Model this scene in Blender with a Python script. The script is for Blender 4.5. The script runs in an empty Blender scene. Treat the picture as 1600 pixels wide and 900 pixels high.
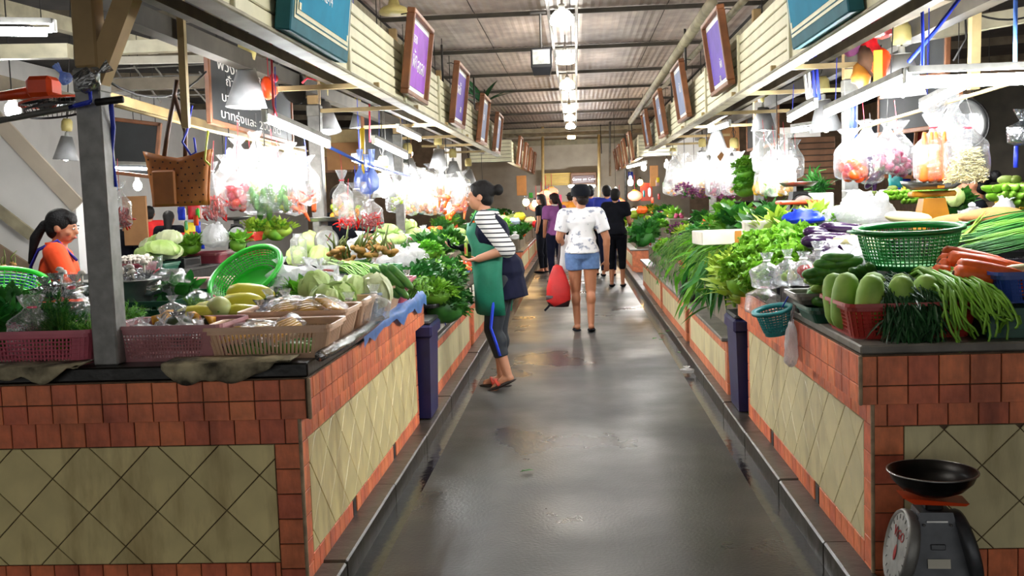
import bpy, bmesh, math, random
from mathutils import Vector, Matrix, noise
random.seed(7)
C = bpy.context.scene.collection
SC = bpy.context.scene
PI = math.pi
R = random.random
def U(a, b): return a + (b - a) * random.random()

# ------------------------------------------------------------------ camera
F = 1600.0
YAW, PITCH, ROLL = 0.06519, 0.08633, -0.0345
CAM = Vector((0, 0, 1.5))
_cy, _sy, _cp, _sp = math.cos(YAW), math.sin(YAW), math.cos(PITCH), math.sin(PITCH)
cf = Vector((-_sy * _cp, _cy * _cp, -_sp))
_r0 = Vector((_cy, _sy, 0)); _u0 = _r0.cross(cf)
cr = math.cos(ROLL) * _r0 + math.sin(ROLL) * _u0
cu = -math.sin(ROLL) * _r0 + math.cos(ROLL) * _u0
cam_data = bpy.data.cameras.new('camera'); cam = bpy.data.objects.new('camera', cam_data); C.objects.link(cam)
cam.matrix_world = Matrix(((cr.x, cu.x, -cf.x, CAM.x), (cr.y, cu.y, -cf.y, CAM.y), (cr.z, cu.z, -cf.z, CAM.z), (0, 0, 0, 1)))
cam_data.sensor_width = 36; cam_data.lens = 36 * F / 1600; cam_data.clip_start = .05; cam_data.clip_end = 200
SC.camera = cam
def P(px, py, Y):
    "world point seen at photo pixel (px,py) at distance Y along the aisle"
    d = cf + cr * ((px - 800) / F) - cu * ((py - 450) / F)
    return CAM + d * (Y / d.y)
def PX(px, py, X):
    d = cf + cr * ((px - 800) / F) - cu * ((py - 450) / F)
    return CAM + d * (X / d.x)
def PZ(px, py, z):
    d = cf + cr * ((px - 800) / F) - cu * ((py - 450) / F)
    return CAM + d * ((z - CAM.z) / d.z)

# ------------------------------------------------------------------ world, exposure, lights of the hall
w = bpy.data.worlds.new('world'); SC.world = w; w.use_nodes = True
w.node_tree.nodes['Background'].inputs[0].default_value = (.86, .85, .82, 1)
w.node_tree.nodes['Background'].inputs[1].default_value = 1.4
SC.view_settings.view_transform = 'Standard'; SC.view_settings.look = 'None'
SC.view_settings.exposure = 0.0; SC.view_settings.gamma = 1; SC.view_settings.use_curve_mapping = False
SC.cycles.transparent_max_bounces = 20
L_TUBE, L_BULB, L_GLOBE = 250.0, 290.0, 105.0

# ------------------------------------------------------------------ materials
def lin(h):
    h = h.lstrip('#'); o = []
    for i in (0, 2, 4):
        c = int(h[i:i + 2], 16) / 255
        o.append(c / 12.92 if c <= .04045 else ((c + .055) / 1.055) ** 2.4)
    return o
MATS = {}
def M(name, hexc, rough=.6, var=.18, scale=9, metal=0, bump=0, rnd=.12, hue=0.0, hex2=None, spec=.5, coat=0, bscale=None, trans=0, stripe=None, detail=4, stain=None):
    m = bpy.data.materials.new(name); m.use_nodes = True; nt = m.node_tree; N = nt.nodes; L = nt.links
    b = N['Principled BSDF']; tc = N.new('ShaderNodeTexCoord')
    nz = N.new('ShaderNodeTexNoise'); nz.inputs['Scale'].default_value = scale; nz.inputs['Detail'].default_value = detail
    L.new(tc.outputs['Object'], nz.inputs['Vector'])
    rp = N.new('ShaderNodeValToRGB'); L.new(nz.outputs['Fac'], rp.inputs['Fac'])
    c = lin(hexc); c2 = lin(hex2) if hex2 else [min(1, x * (1 + var)) for x in c]
    if not hex2: c = [x * (1 - var) for x in c]
    rp.color_ramp.elements[0].position = .34; rp.color_ramp.elements[1].position = .66
    rp.color_ramp.elements[0].color = (*c, 1); rp.color_ramp.elements[1].color = (*c2, 1)
    src = rp.outputs['Color']
    if stripe:                      # (hex, axis, period, width): printed stripes round the thing
        sx = N.new('ShaderNodeSeparateXYZ'); L.new(tc.outputs['Object'], sx.inputs[0])
        mo = N.new('ShaderNodeMath'); mo.operation = 'PINGPONG'; L.new(sx.outputs[stripe[1]], mo.inputs[0]); mo.inputs[1].default_value = stripe[2] / 2
        gt = N.new('ShaderNodeMath'); gt.operation = 'LESS_THAN'; L.new(mo.outputs[0], gt.inputs[0]); gt.inputs[1].default_value = stripe[3] / 2
        mx = N.new('ShaderNodeMixRGB'); L.new(gt.outputs[0], mx.inputs[0]); L.new(src, mx.inputs[1]); mx.inputs[2].default_value = (*lin(stripe[0]), 1)
        src = mx.outputs[0]
    if stain:                       # old dirt runs down the wall in world space
        ge = N.new('ShaderNodeNewGeometry'); mp = N.new('ShaderNodeMapping'); mp.inputs['Scale'].default_value = (5, 5, 1.1); L.new(ge.outputs['Position'], mp.inputs[0])
        ns = N.new('ShaderNodeTexNoise'); ns.inputs['Scale'].default_value = 1.0; ns.inputs['Detail'].default_value = 6; ns.inputs['Roughness'].default_value = .62; L.new(mp.outputs[0], ns.inputs['Vector'])
        sr = N.new('ShaderNodeMapRange'); L.new(ns.outputs['Fac'], sr.inputs[0]); sr.inputs[1].default_value = .48; sr.inputs[2].default_value = .74; sr.inputs[3].default_value = 0; sr.inputs[4].default_value = stain[1]
        sm = N.new('ShaderNodeMixRGB'); sm.blend_type = 'MULTIPLY'; L.new(sr.outputs[0], sm.inputs[0]); L.new(src, sm.inputs[1]); sm.inputs[2].default_value = (*lin(stain[0]), 1); src = sm.outputs[0]
    if rnd or hue:
        oi = N.new('ShaderNodeObjectInfo'); hs = N.new('ShaderNodeHueSaturation')
        mr = N.new('ShaderNodeMapRange'); L.new(oi.outputs['Random'], mr.inputs[0]); mr.inputs[3].default_value = 1 - rnd; mr.inputs[4].default_value = 1 + rnd
        L.new(mr.outputs[0], hs.inputs['Value'])
        if hue:
            mh = N.new('ShaderNodeMapRange'); L.new(oi.outputs['Random'], mh.inputs[0]); mh.inputs[3].default_value = .5 - hue; mh.inputs[4].default_value = .5 + hue
            L.new(mh.outputs[0], hs.inputs['Hue'])
        L.new(src, hs.inputs['Color']); src = hs.outputs['Color']
    L.new(src, b.inputs['Base Color'])
    b.inputs['Roughness'].default_value = rough; b.inputs['Metallic'].default_value = metal
    b.inputs['Specular IOR Level'].default_value = spec
    if coat: b.inputs['Coat Weight'].default_value = coat; b.inputs['Coat Roughness'].default_value = .1
    if bump:
        bp = N.new('ShaderNodeBump'); bp.inputs['Strength'].default_value = bump; bp.inputs['Distance'].default_value = .02
        n2 = N.new('ShaderNodeTexNoise'); n2.inputs['Scale'].default_value = bscale or scale * 2; n2.inputs['Detail'].default_value = 5
        L.new(tc.outputs['Object'], n2.inputs['Vector']); L.new(n2.outputs['Fac'], bp.inputs['Height']); L.new(bp.outputs[0], b.inputs['Normal'])
    if trans:                       # thin leaves and cloth let light through
        tl = N.new('ShaderNodeBsdfTranslucent'); L.new(src, tl.inputs['Color']); ms = N.new('ShaderNodeMixShader'); ms.inputs[0].default_value = trans
        L.new(b.outputs[0], ms.inputs[1]); L.new(tl.outputs[0], ms.inputs[2]); L.new(ms.outputs[0], N['Material Output'].inputs['Surface'])
    MATS[name] = m; return m
def EM(name, rgb, s):
    m = bpy.data.materials.new(name); m.use_nodes = True; b = m.node_tree.nodes['Principled BSDF']
    b.inputs['Base Color'].default_value = (.8, .8, .8, 1); b.inputs['Emission Color'].default_value = (*rgb, 1); b.inputs['Emission Strength'].default_value = s
    MATS[name] = m; return m
def BAG(name, rgb=(1, 1, 1), clear=.72, white=.5, rough=.12):
    "thin crumpled plastic: part clear, part milky, part gloss"
    m = bpy.data.materials.new(name); m.use_nodes = True; nt = m.node_tree; N = nt.nodes; L = nt.links
    N.remove(N['Principled BSDF']); out = N['Material Output']
    tc = N.new('ShaderNodeTexCoord'); nz = N.new('ShaderNodeTexNoise'); nz.inputs['Scale'].default_value = 22; nz.inputs['Detail'].default_value = 3; nz.inputs['Distortion'].default_value = 1.5
    L.new(tc.outputs['Object'], nz.inputs['Vector'])
    bp = N.new('ShaderNodeBump'); bp.inputs['Strength'].default_value = .9; bp.inputs['Distance'].default_value = .012; L.new(nz.outputs['Fac'], bp.inputs['Height'])
    tr = N.new('ShaderNodeBsdfTransparent'); tr.inputs[0].default_value = (*[.6 + .4 * c for c in rgb], 1)
    gl = N.new('ShaderNodeBsdfGlossy'); gl.inputs['Roughness'].default_value = rough; L.new(bp.outputs[0], gl.inputs['Normal'])
    df = N.new('ShaderNodeBsdfDiffuse'); df.inputs[0].default_value = (*[c * .85 for c in rgb], 1); tl = N.new('ShaderNodeBsdfTranslucent'); tl.inputs[0].default_value = (*rgb, 1)
    L.new(bp.outputs[0], df.inputs['Normal'])
    m1 = N.new('ShaderNodeMixShader'); m1.inputs[0].default_value = .5; L.new(df.outputs[0], m1.inputs[1]); L.new(tl.outputs[0], m1.inputs[2])
    m2 = N.new('ShaderNodeMixShader'); m2.inputs[0].default_value = white; L.new(gl.outputs[0], m2.inputs[1]); L.new(m1.outputs[0], m2.inputs[2])
    lw = N.new('ShaderNodeLayerWeight'); lw.inputs['Blend'].default_value = .35; L.new(bp.outputs[0], lw.inputs['Normal'])
    mr = N.new('ShaderNodeMapRange'); L.new(lw.outputs['Facing'], mr.inputs[0]); mr.inputs[3].default_value = clear; mr.inputs[4].default_value = clear * .35
    m3 = N.new('ShaderNodeMixShader'); L.new(mr.outputs[0], m3.inputs[0]); L.new(m2.outputs[0], m3.inputs[1]); L.new(tr.outputs[0], m3.inputs[2])
    L.new(m3.outputs[0], out.inputs['Surface']); MATS[name] = m; return m

# the hall
M('terracotta', 'DE7850', .45, .18, 14, bump=.15, rnd=.13, hue=.006, stain=('4A3020', .7))
M('terracotta_pale', 'C8744E', .5, .2, 12, bump=.1, rnd=.14)
M('cream_tile', 'DAC990', .35, .1, 5, bump=.06, rnd=.06, stain=('8A6838', .75))
M('cream_tile_right', 'D6CA9C', .35, .08, 5, bump=.06, rnd=.05, stain=('8A7A58', .6))
M('grout', '5E4C3A', .9, .3, 20, bump=.3)
M('grout_light', '8A7A62', .9, .3, 20, bump=.3)
M('corner_trim', '9A8468', .6, .3, 25)
M('counter_slab', '6E6A62', .45, .3, 8, bump=.15)
M('black_mat', '15130F', .35, .4, 6, bump=.2)
M('old_cloth', 'B4A888', .9, .5, 10, bump=.5, hex2='3A342A')
M('white_board', 'C9C4B4', .5, .15, 6)
M('steel', '7E7D7A', .48, .18, 18, metal=.5, bump=.04)
M('steel_dull', '7C7A74', .5, .25, 10, metal=.5)
M('steel_dark', '2E2C2A', .5, .3, 10, metal=.4)
M('aluminium', 'B0B1B2', .5, .06, 20, metal=.12, rnd=.04)
M('lamp_white', 'E8E8E4', .5, .03, 10)
M('wood_post', 'A88C60', .65, .22, 4, bump=.1)
M('wood_grey', '6A6050', .7, .3, 5, bump=.15)
M('wood_frame', '7A4A2A', .5, .2, 10, rnd=.15)
M('wood_pale', 'B09A6C', .6, .15, 8)
M('plank_cream', 'D4CFB0', .6, .10, 4, bump=.08, rnd=.06)
M('plank_yellow', 'C8A85A', .6, .10, 6, rnd=.08)
M('plank_brown', '6E4C34', .6, .2, 6, rnd=.12)
M('beam_pale', '8E866E', .6, .25, 6)
M('beam_dark', '3C362C', .6, .3, 6)
M('roof_dark', '2A2622', .8, .35, 5)
M('wall_white', 'D8D6D2', .7, .05, 3)
M('wall_grey', 'A79C8C', .8, .1, 3)
M('brick_brown', '84705C', .8, .2, 5)
M('teal_sign', '127C9C', .75, .08, 10, spec=.15); M('teal_edge', '2C6470', .7, .12, 10, spec=.2)
M('sign_cream', 'CFC9A4', .5, .08, 12); M('sign_white', 'E4E2DC', .5, .05, 12)
M('purple_print', '5A3CA0', .6, .12, 8, spec=.2); M('violet_print', '8C48B0', .6, .15, 6, spec=.2); M('grey_blue_print', '7A86A4', .6, .12, 8, spec=.2)
M('brown_sign', '4A2A2A', .4, .1, 8)
M('chalk', 'D8D6CE', .9, .1, 30); M('chalkboard', '1B1E20', .6, .3, 5)
M('pink_chalk', 'C88A96', .9, .1, 30)
M('white_letter', 'E6E4EA', .5, .03, 10)
EM('tube_glow', (.95, .98, 1.0), L_TUBE); EM('bulb_glow', (1, .96, .9), L_BULB)
EM('globe_glow', (1, .96, .88), L_GLOBE); EM('globe_warm', (1, .72, .3), L_GLOBE * .35); EM('warm_glow', (1, .6, .2), 90); EM('lantern_glow', (1, .16, .04), 2.0)
# plastics, cloth, skin
M('pink_plastic', 'BC5C6C', .4, .12, 8, rnd=.05); M('mauve_plastic', 'AA7478', .45, .15, 8, rnd=.05); M('beige_plastic', 'CFAA8C', .45, .12, 8, rnd=.08)
M('grey_blue_plastic', '7E92A8', .45, .1, 8); M('crimson_plastic', 'A02A44', .35, .1, 8); M('maroon_plastic', '6E2A34', .4, .1, 8); M('red_plastic', 'A02A20', .4, .12, 8)
M('green_plastic', '147A34', .3, .08, 8, spec=.6); M('lime_plastic', '3ACB3E', .3, .06, 8); M('dark_green_plastic', '0F4A38', .4, .15, 8); M('blue_plastic', '2A4A9A', .4, .1, 8)
M('teal_plastic', '1E7A7C', .35, .1, 8); M('black_plastic', '141418', .35, .2, 8); M('navy_bin', '1C1A4A', .4, .2, 8); M('bin_black', '0E0D14', .45, .2, 8); M('pale_pink_plastic', 'C9A6A0', .45, .08, 8)
M('yellow_paint', 'D08A18', .4, .12, 8); M('orange_plastic', 'E0481A', .35, .08, 8); M('styrofoam', 'D8D2C2', .8, .05, 20); M('tape', 'B4782C', .4, .1, 8); M('cardboard', '9A6E44', .8, .12, 6)
M('scale_grey', '4E5054', .45, .2, 14, metal=.5); M('scale_dial', '9A9C98', .35, .25, 20); M('scale_red', 'A8201C', .5, .1, 9); M('pan_black', '1C1B1A', .35, .35, 14, metal=.6); M('pan_steel', '9A9A98', .3, .3, 8, metal=.9)
M('blue_bag', '1E3FC8', .3, .15, 8, trans=.3); M('navy_bag', '14162E', .25, .3, 12); M('light_blue_bag', '5C84C8', .3, .2, 10, trans=.2); M('red_cord', 'C2283A', .5, .1, 8); M('blue_cord', '2438B8', .5, .1, 8); M('yellow_cord', 'C8CC3A', .5, .1, 8); M('black_cord', '17130F', .6, .2, 8)
M('leather', 'A86428', .5, .12, 10, bump=.1); M('leather_dark', '3A2010', .6, .2, 10); M('leather_strap', '4A2C18', .5, .2, 10)
M('bell_cream', 'B7A868', .45, .12, 12); M('red_ornament', 'C81C24', .35, .25, 20); M('yellow_card', 'E0CE28', .5, .08, 8)
M('skin', 'B98264', .55, .06, 8, rnd=.05); M('skin_tan', 'A26A4C', .55, .06, 8, rnd=.05); M('hair', '0B0909', .62, .3, 40, spec=.25, bump=.3, bscale=90); M('hair_brown', '1A100E', .62, .3, 40, spec=.25, bump=.3, bscale=90); M('lips', '8A4038', .5, .1, 8); M('eye_dark', '0A0808', .3, .1, 8); M('eye_white', 'CFC8C0', .3, .05, 8)
_m = M('tee_print', 'DAD8DA', .8, .05, 16, hex2='8A8E9E', rnd=0, detail=2).node_tree.nodes['Color Ramp'].color_ramp; _m.elements[0].position = .58; _m.elements[1].position = .66; M('denim', '5C79A8', .85, .16, 26, bump=.15); M('cap_black', '0A0C14', .8, .2, 8, spec=.15); M('rucksack_red', 'B01818', .6, .2, 7, bump=.2); M('rucksack_dark', '2A0E12', .6, .2, 7)
M('striped_cotton', 'D6D4D2', .8, .05, 8, stripe=('1B1B26', 2, .034, .010)); M('apron_green', '0B6A50', .7, .12, 9, bump=.2); M('navy_cloth', '0E1128', .85, .15, 9, bump=.1, spec=.2); M('leggings', '1D2228', .75, .12, 12); M('stripe_blue', '2A48D8', .6, .1, 9)
M('sandal_red', 'B0331C', .5, .1, 9); M('sandal_sole', '2C211C', .7, .2, 9); M('orange_tee', 'E0440E', .8, .07, 9, bump=.1); M('strap_blue', '1E1C8C', .7, .1, 9); M('purple_shirt', '8A4C8C', .8, .08, 9); M('black_tee', '0C0E16', .9, .15, 9, spec=.15); M('blue_tee', '1A2A8C', .8, .1, 9); M('red_tee', 'B81818', .8, .1, 9); M('collar_white', 'D8D4D0', .8, .05, 9)
# produce
M('winter_melon', '78A43E', .6, .2, 10, rnd=.1, bump=.05, hex2='98BC52'); M('cucumber', '2E6A22', .4, .25, 18, hex2='5A8E34', rnd=.15); M('pale_cucumber', '8AA84A', .45, .2, 12, rnd=.1); M('yellow_melon', 'C8C238', .4, .12, 6, hex2='E2DA58', rnd=.08); M('pale_melon', 'B9C07A', .45, .12, 9, rnd=.05)
M('cabbage', 'B2CE78', .5, .2, 8, hex2='D2E6A0', rnd=.06, trans=.15); M('cabbage_white', 'D2DAA8', .5, .12, 8, hex2='E2E8C4', rnd=.06, trans=.15); M('napa', 'A8CC66', .5, .25, 8, hex2='CCE29C', rnd=.08, trans=.15)
M('eggplant', '2C1038', .22, .25, 5, coat=.4, rnd=.15); M('eggplant_cap', '6E7A3A', .6, .2, 9); M('carrot', 'E8621E', .5, .14, 22, rnd=.08, bump=.08); M('daikon', 'D9CE96', .5, .1, 9); M('tomato', 'CC2A14', .25, .15, 5, rnd=.15, hue=.02); M('tomato_green', 'C25A28', .3, .3, 5, hex2='C88830', rnd=.1)
M('calyx', '3A6A22', .6, .2, 9); M('chilli', 'B0140E', .25, .2, 9, rnd=.2); M('lime', '6E9A1E', .4, .25, 6, hex2='A4A82C', rnd=.15); M('lime_orange', 'D08A1C', .4, .2, 6, rnd=.15); M('onion', '8A2E4E', .35, .25, 9, rnd=.15); M('banana_green', '6E9E28', .5, .15, 8, rnd=.12); M('banana_yellow', 'D2AE2A', .5, .15, 8, rnd=.1)
M('ginger', 'A9803E', .7, .2, 12, bump=.2, rnd=.1); M('galangal_stem', '5C6A26', .6, .2, 9); M('yam', 'A06A38', .8, .2, 10, bump=.3); M('mushroom', 'D6D0C4', .6, .08, 9); M('mango_yellow', 'DBA828', .4, .15, 6); M('pumpkin_flesh', 'D89A22', .5, .1, 9); M('pumpkin_skin', '2E3A1E', .5, .3, 9)
M('leaf_fresh', '4E8A1E', .5, .2, 9, hex2='78B02E', rnd=.14, hue=.012, trans=.3); M('leaf_dark', '1F5A20', .5, .2, 9, hex2='3C7E2A', rnd=.14, hue=.01, trans=.25); M('leaf_lettuce', '4C8A14', .5, .25, 14, hex2='86BC30', rnd=.1, trans=.3); M('leaf_deep', '123E1C', .5, .25, 9, hex2='24582A', rnd=.12, trans=.2); M('leaf_yellow', '9AB83A', .5, .2, 9, rnd=.1, trans=.3)
M('stem_pale', '9CB85E', .5, .15, 9, rnd=.1); M('stem_green', '5E8E2E', .5, .15, 9, rnd=.1); M('long_bean', '7CB036', .45, .15, 9, rnd=.12); M('flower_purple', '7A3A6A', .6, .3, 9, rnd=.2, trans=.2); M('dried_brown', '5A3A24', .8, .3, 12, rnd=.2); M('garlic', 'DED6CC', .6, .08, 9); M('leaf_palm', '174E26', .45, .2, 9)
BAG('clear_bag', (.97, .99, 1), .74, .5); BAG('milky_bag', (.95, .95, .96), .34, .8); BAG('white_bag', (.92, .92, .93), .06, .9); BAG('clear_wrap', (.95, .97, 1), .86, .2, .08); BAG('blue_film', (.25, .42, .95), .3, .6); BAG('dark_film', (.10, .12, .14), .45, .3, .1); BAG('red_film', (.85, .08, .1), .25, .6)
BAG('clear_front', (.96, .98, 1), .80, .35)
def floor_mat():
    m = M('concrete', '2C2E2E', .5, .2, 1.2, hex2='424341', rnd=0, spec=.35, bump=.12, bscale=60); nt = m.node_tree; N = nt.nodes; L = nt.links
    tc = N.new('ShaderNodeTexCoord'); nz = N.new('ShaderNodeTexNoise'); nz.inputs['Scale'].default_value = .9; nz.inputs['Detail'].default_value = 6
    L.new(tc.outputs['Object'], nz.inputs['Vector']); mr = N.new('ShaderNodeMapRange'); mr.inputs[1].default_value = .35; mr.inputs[2].default_value = .65; mr.inputs[3].default_value = .24; mr.inputs[4].default_value = .5
    L.new(nz.outputs['Fac'], mr.inputs[0]); L.new(mr.outputs[0], N['Principled BSDF'].inputs['Roughness'])
floor_mat()
M('wet_gutter', '14130F', .14, .3, 4, hex2='2A2620', rnd=0, spec=.25, bump=.15, bscale=12); M('kerb_concrete', '3A3630', .35, .3, 5, bump=.3, rnd=0); M('ground_dark', '2A2825', .6, .3, 2, rnd=0)
M('ceiling_sheet', '7E7068', .5, .18, 3, hex2='A49488', rnd=.08)

# ------------------------------------------------------------------ mesh building
class MB:
    def __init__(s): s.v = []; s.f = []
    def add(s, vs, fs):
        n = len(s.v); s.v += [tuple(v) for v in vs]; s.f += [tuple(i + n for i in f) for f in fs]; return s
    def box(s, c, sz, rot=None, taper=1.0):
        x, y, z = sz[0] / 2, sz[1] / 2, sz[2] / 2; t = taper
        vs = [Vector(p) for p in ((-x, -y, -z), (x, -y, -z), (x, y, -z), (-x, y, -z), (-x * t, -y * t, z), (x * t, -y * t, z), (x * t, y * t, z), (-x * t, y * t, z))]
        if rot is not None: vs = [rot @ v for v in vs]
        c = Vector(c)
        return s.add([v + c for v in vs], [(3, 2, 1, 0), (4, 5, 6, 7), (0, 1, 5, 4), (1, 2, 6, 5), (2, 3, 7, 6), (3, 0, 4, 7)])
    def cbox(s, c, sz, b=.005, rot=None):
        "box with chamfered edges"
        hx, hy, hz = sz[0] / 2, sz[1] / 2, sz[2] / 2; bm = bmesh.new(); bmesh.ops.create_cube(bm, size=1)
        bmesh.ops.scale(bm, vec=(sz[0], sz[1], sz[2]), verts=bm.verts); bmesh.ops.bevel(bm, geom=bm.edges[:], offset=min(b, hx * .9, hy * .9, hz * .9), segments=1, affect='EDGES')
        vs = [v.co.copy() for v in bm.verts]; bm.verts.index_update(); fs = [[v.index for v in f.verts] for f in bm.faces]; bm.free()
        if rot is not None: vs = [rot @ v for v in vs]
        c = Vector(c); return s.add([v + c for v in vs], fs)
    def bar(s, a, b, wd, ht, up=(0, 0, 1)):
        a, b = Vector(a), Vector(b); d = (b - a); l = d.length; d.normalize(); u = Vector(up)
        x = d.cross(u)
        if x.length < 1e-4: x = d.cross(Vector((0, 1, 0)))
        x.normalize(); z = x.cross(d); rot = Matrix((x, d, z)).transposed()
        return s.box((a + b) / 2, (wd, l, ht), rot)
    def tube(s, pts, r, n=8, cap=True, flat=1.0):
        pts = [Vector(p) for p in pts]; k = len(pts)
        rs = r if isinstance(r, (list, tuple)) else [r] * k
        t0 = (pts[1] - pts[0]).normalized(); ref = Vector((0, 0, 1)) if abs(t0.z) < .9 else Vector((1, 0, 0))
        x = t0.cross(ref).normalized(); vs = []; fs = []
        for i, p in enumerate(pts):
            t = (pts[min(i + 1, k - 1)] - pts[max(i - 1, 0)])
            if t.length < 1e-9: t = t0
            t = t.normalized(); x = (x - t * x.dot(t))
            x = x.normalized() if x.length > 1e-6 else t.orthogonal().normalized()
            y = t.cross(x)
            for j in range(n):
                a = 2 * PI * j / n; vs.append(p + (x * math.cos(a) + y * math.sin(a) * flat) * rs[i])
        for i in range(k - 1):
            for j in range(n): fs.append((i * n + j, i * n + (j + 1) % n, (i + 1) * n + (j + 1) % n, (i + 1) * n + j))
        if cap: fs.append(tuple(range(n - 1, -1, -1))); fs.append(tuple((k - 1) * n + j for j in range(n)))
        return s.add(vs, fs)
    def lathe(s, prof, n=12, mat=None, sx=1, sy=1, closed=False):
        vs = []; fs = []; rings = []
        for r, z in prof:
            if r < 1e-6: rings.append([len(vs)]); vs.append(Vector((0, 0, z)))
            else:
                rings.append(list(range(len(vs), len(vs) + n)))
                vs += [Vector((r * sx * math.cos(2 * PI * j / n), r * sy * math.sin(2 * PI * j / n), z)) for j in range(n)]
        pairs = list(zip(rings, rings[1:])) + ([(rings[-1], rings[0])] if closed else [])
        for a, b in pairs:
            for j in range(n):
                j2 = (j + 1) % n
                if len(a) == 1 and len(b) == 1: continue
                if len(a) == 1: fs.append((a[0], b[j2], b[j]))
                elif len(b) == 1: fs.append((a[j], a[j2], b[0]))
                else: fs.append((a[j], a[j2], b[j2], b[j]))
        if mat is not None: vs = [mat @ v for v in vs]
        return s.add(vs, fs)
    def ell(s, c, r, n=10, m=6, rot=None):
        c = Vector(c); r = (r, r, r) if not isinstance(r, (tuple, list)) else r
        mt = Matrix.Translation(c) @ (rot.to_4x4() if rot is not None else Matrix()) @ Matrix.Diagonal((*r, 1))
        return s.lathe([(math.sin(PI * i / m), -math.cos(PI * i / m)) if 0 < i < m else (0, -1 if i == 0 else 1) for i in range(m + 1)], n, mt)
    def cone(s, a, b, ra, rb, n=14, round_=True):
        "tapered limb from a to b with round or flat ends"
        a, b = Vector(a), Vector(b); d = (b - a); l = d.length; q = d.to_track_quat('Z', 'Y').to_matrix().to_4x4(); mt = Matrix.Translation(a) @ q
        pr = []
        if round_: pr += [(0, -ra)] + [(ra * math.sin(t), -ra * math.cos(t)) for t in (PI / 8, PI / 4, 3 * PI / 8)]
        else: pr += [(0, 0)]
        pr += [(ra, 0), ((ra + rb) / 2, l / 2), (rb, l)]
        if round_: pr += [(rb * math.cos(t), l + rb * math.sin(t)) for t in (PI / 8, PI / 4, 3 * PI / 8)] + [(0, l + rb)]
        else: pr += [(0, l)]
        return s.lathe(pr, n, mt)
    def xf(s, mt): s.v = [tuple(mt @ Vector(v)) for v in s.v]; return s
    def warp(s, fn): s.v = [tuple(fn(Vector(v))) for v in s.v]; return s
    def mesh(s, name, mat=None, smooth=False):
        me = bpy.data.meshes.new(name); me.from_pydata(s.v, [], s.f); me.validate(); me.update()
        if mat: me.materials.append(MATS[mat] if isinstance(mat, str) else mat)
        if smooth: me.shade_smooth()
        return me
    def build(s, name, mat, parent=None, smooth=False, loc=None):
        return ob(name, s.mesh(name, mat, smooth), parent, loc)
def ob(name, me, parent=None, loc=None, mw=None):
    o = bpy.data.objects.new(name, me); C.objects.link(o)
    if parent: o.parent = parent
    if mw is not None: o.matrix_local = mw
    elif loc is not None: o.location = loc
    return o
def tag(o, label=None, cat=None, group=None, kind=None):
    if label: o['label'] = label
    if cat: o['category'] = cat
    if group: o['group'] = group
    if kind: o['kind'] = kind
    return o
def thing(name, label, cat, loc=(0, 0, 0), rz=0, group=None):
    o = bpy.data.objects.new(name, None); C.objects.link(o); o.location = loc; o.rotation_euler = (0, 0, rz); o.empty_display_size = .1
    return tag(o, label, cat, group)
def struct(o): o['kind'] = 'structure'; return o
CH = {}
def kids(o): return [c for c in bpy.data.objects if c.parent == o] if o.name not in CH else CH[o.name]
def freeze(o):
    "remember the children of a prototype so that copying is quick"
    CH[o.name] = [c for c in o.children]
    for c in CH[o.name]: CH[c.name] = [g for g in c.children]
    return o
def copy_tree(o, parent=None):
    c = o.copy(); C.objects.link(c); c.parent = parent
    for ch in CH.get(o.name, ()): copy_tree(ch, c)
    return c
def place(proto, loc, rot=(0, 0, 0), sc=1, label=None, cat=None, group=None, first=[]):
    c = copy_tree(proto); c.location = loc; c.rotation_euler = rot
    c.scale = (sc, sc, sc) if not isinstance(sc, tuple) else sc
    return tag(c, label, cat, group)
PROTO = []
def proto(o):
    "a hidden-away prototype that is deleted at the end: only its copies stay"
    freeze(o); PROTO.append(o); return o
def pmesh(name, mb, mat, smooth=True): return proto(ob(name, mb.mesh(name, mat, smooth)))
TS = bpy.data.scenes.new('work')
def baked(o):
    "mesh of one object with its modifiers, worked out apart from the big scene"
    TS.collection.objects.link(o); vl = TS.view_layers[0]; vl.update(); return bpy.data.meshes.new_from_object(o.evaluated_get(vl.depsgraph))
def text_mesh(body, size, mat, name='lettering', ext=.001, shear=0, spacing=1):
    cu_ = bpy.data.curves.new(name, 'FONT'); cu_.body = body; cu_.size = size; cu_.extrude = ext; cu_.align_x = 'CENTER'; cu_.align_y = 'CENTER'; cu_.resolution_u = 2; cu_.shear = shear; cu_.space_line = spacing
    t = bpy.data.objects.new(name, cu_); me = baked(t)
    bpy.data.objects.remove(t); me.name = name; me.materials.clear(); me.materials.append(MATS[mat]); return me
def frame_mx(o, u, n, up=(0, 0, 1)):
    "local x along u, local y = up, local z = n"
    u, n, up = Vector(u).normalized(), Vector(n).normalized(), Vector(up).normalized()
    return Matrix(((u.x, up.x, n.x, o[0]), (u.y, up.y, n.y, o[1]), (u.z, up.z, n.z, o[2]), (0, 0, 0, 1)))
def poly_tile(poly, th=.006, inset=.0018):
    "flat tile with eased edges; poly lies in local xy, the face looks to +z"
    c = Vector((sum(p[0] for p in poly) / len(poly), sum(p[1] for p in poly) / len(poly)))
    k = len(poly); m = MB(); vs = [(p[0], p[1], 0) for p in poly] + [(p[0], p[1], th - inset) for p in poly]
    for p in poly:
        d = c - Vector(p[:2]); l = d.length; q = Vector(p[:2]) + d * min(.4, inset * 1.4 / max(l, 1e-5)); vs.append((q.x, q.y, th))
    fs = [tuple(range(2 * k, 3 * k))]
    for i in range(k):
        j = (i + 1) % k; fs += [(i, j, k + j, k + i), (k + i, k + j, 2 * k + j, 2 * k + i)]
    return m.add(vs, fs)
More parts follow.
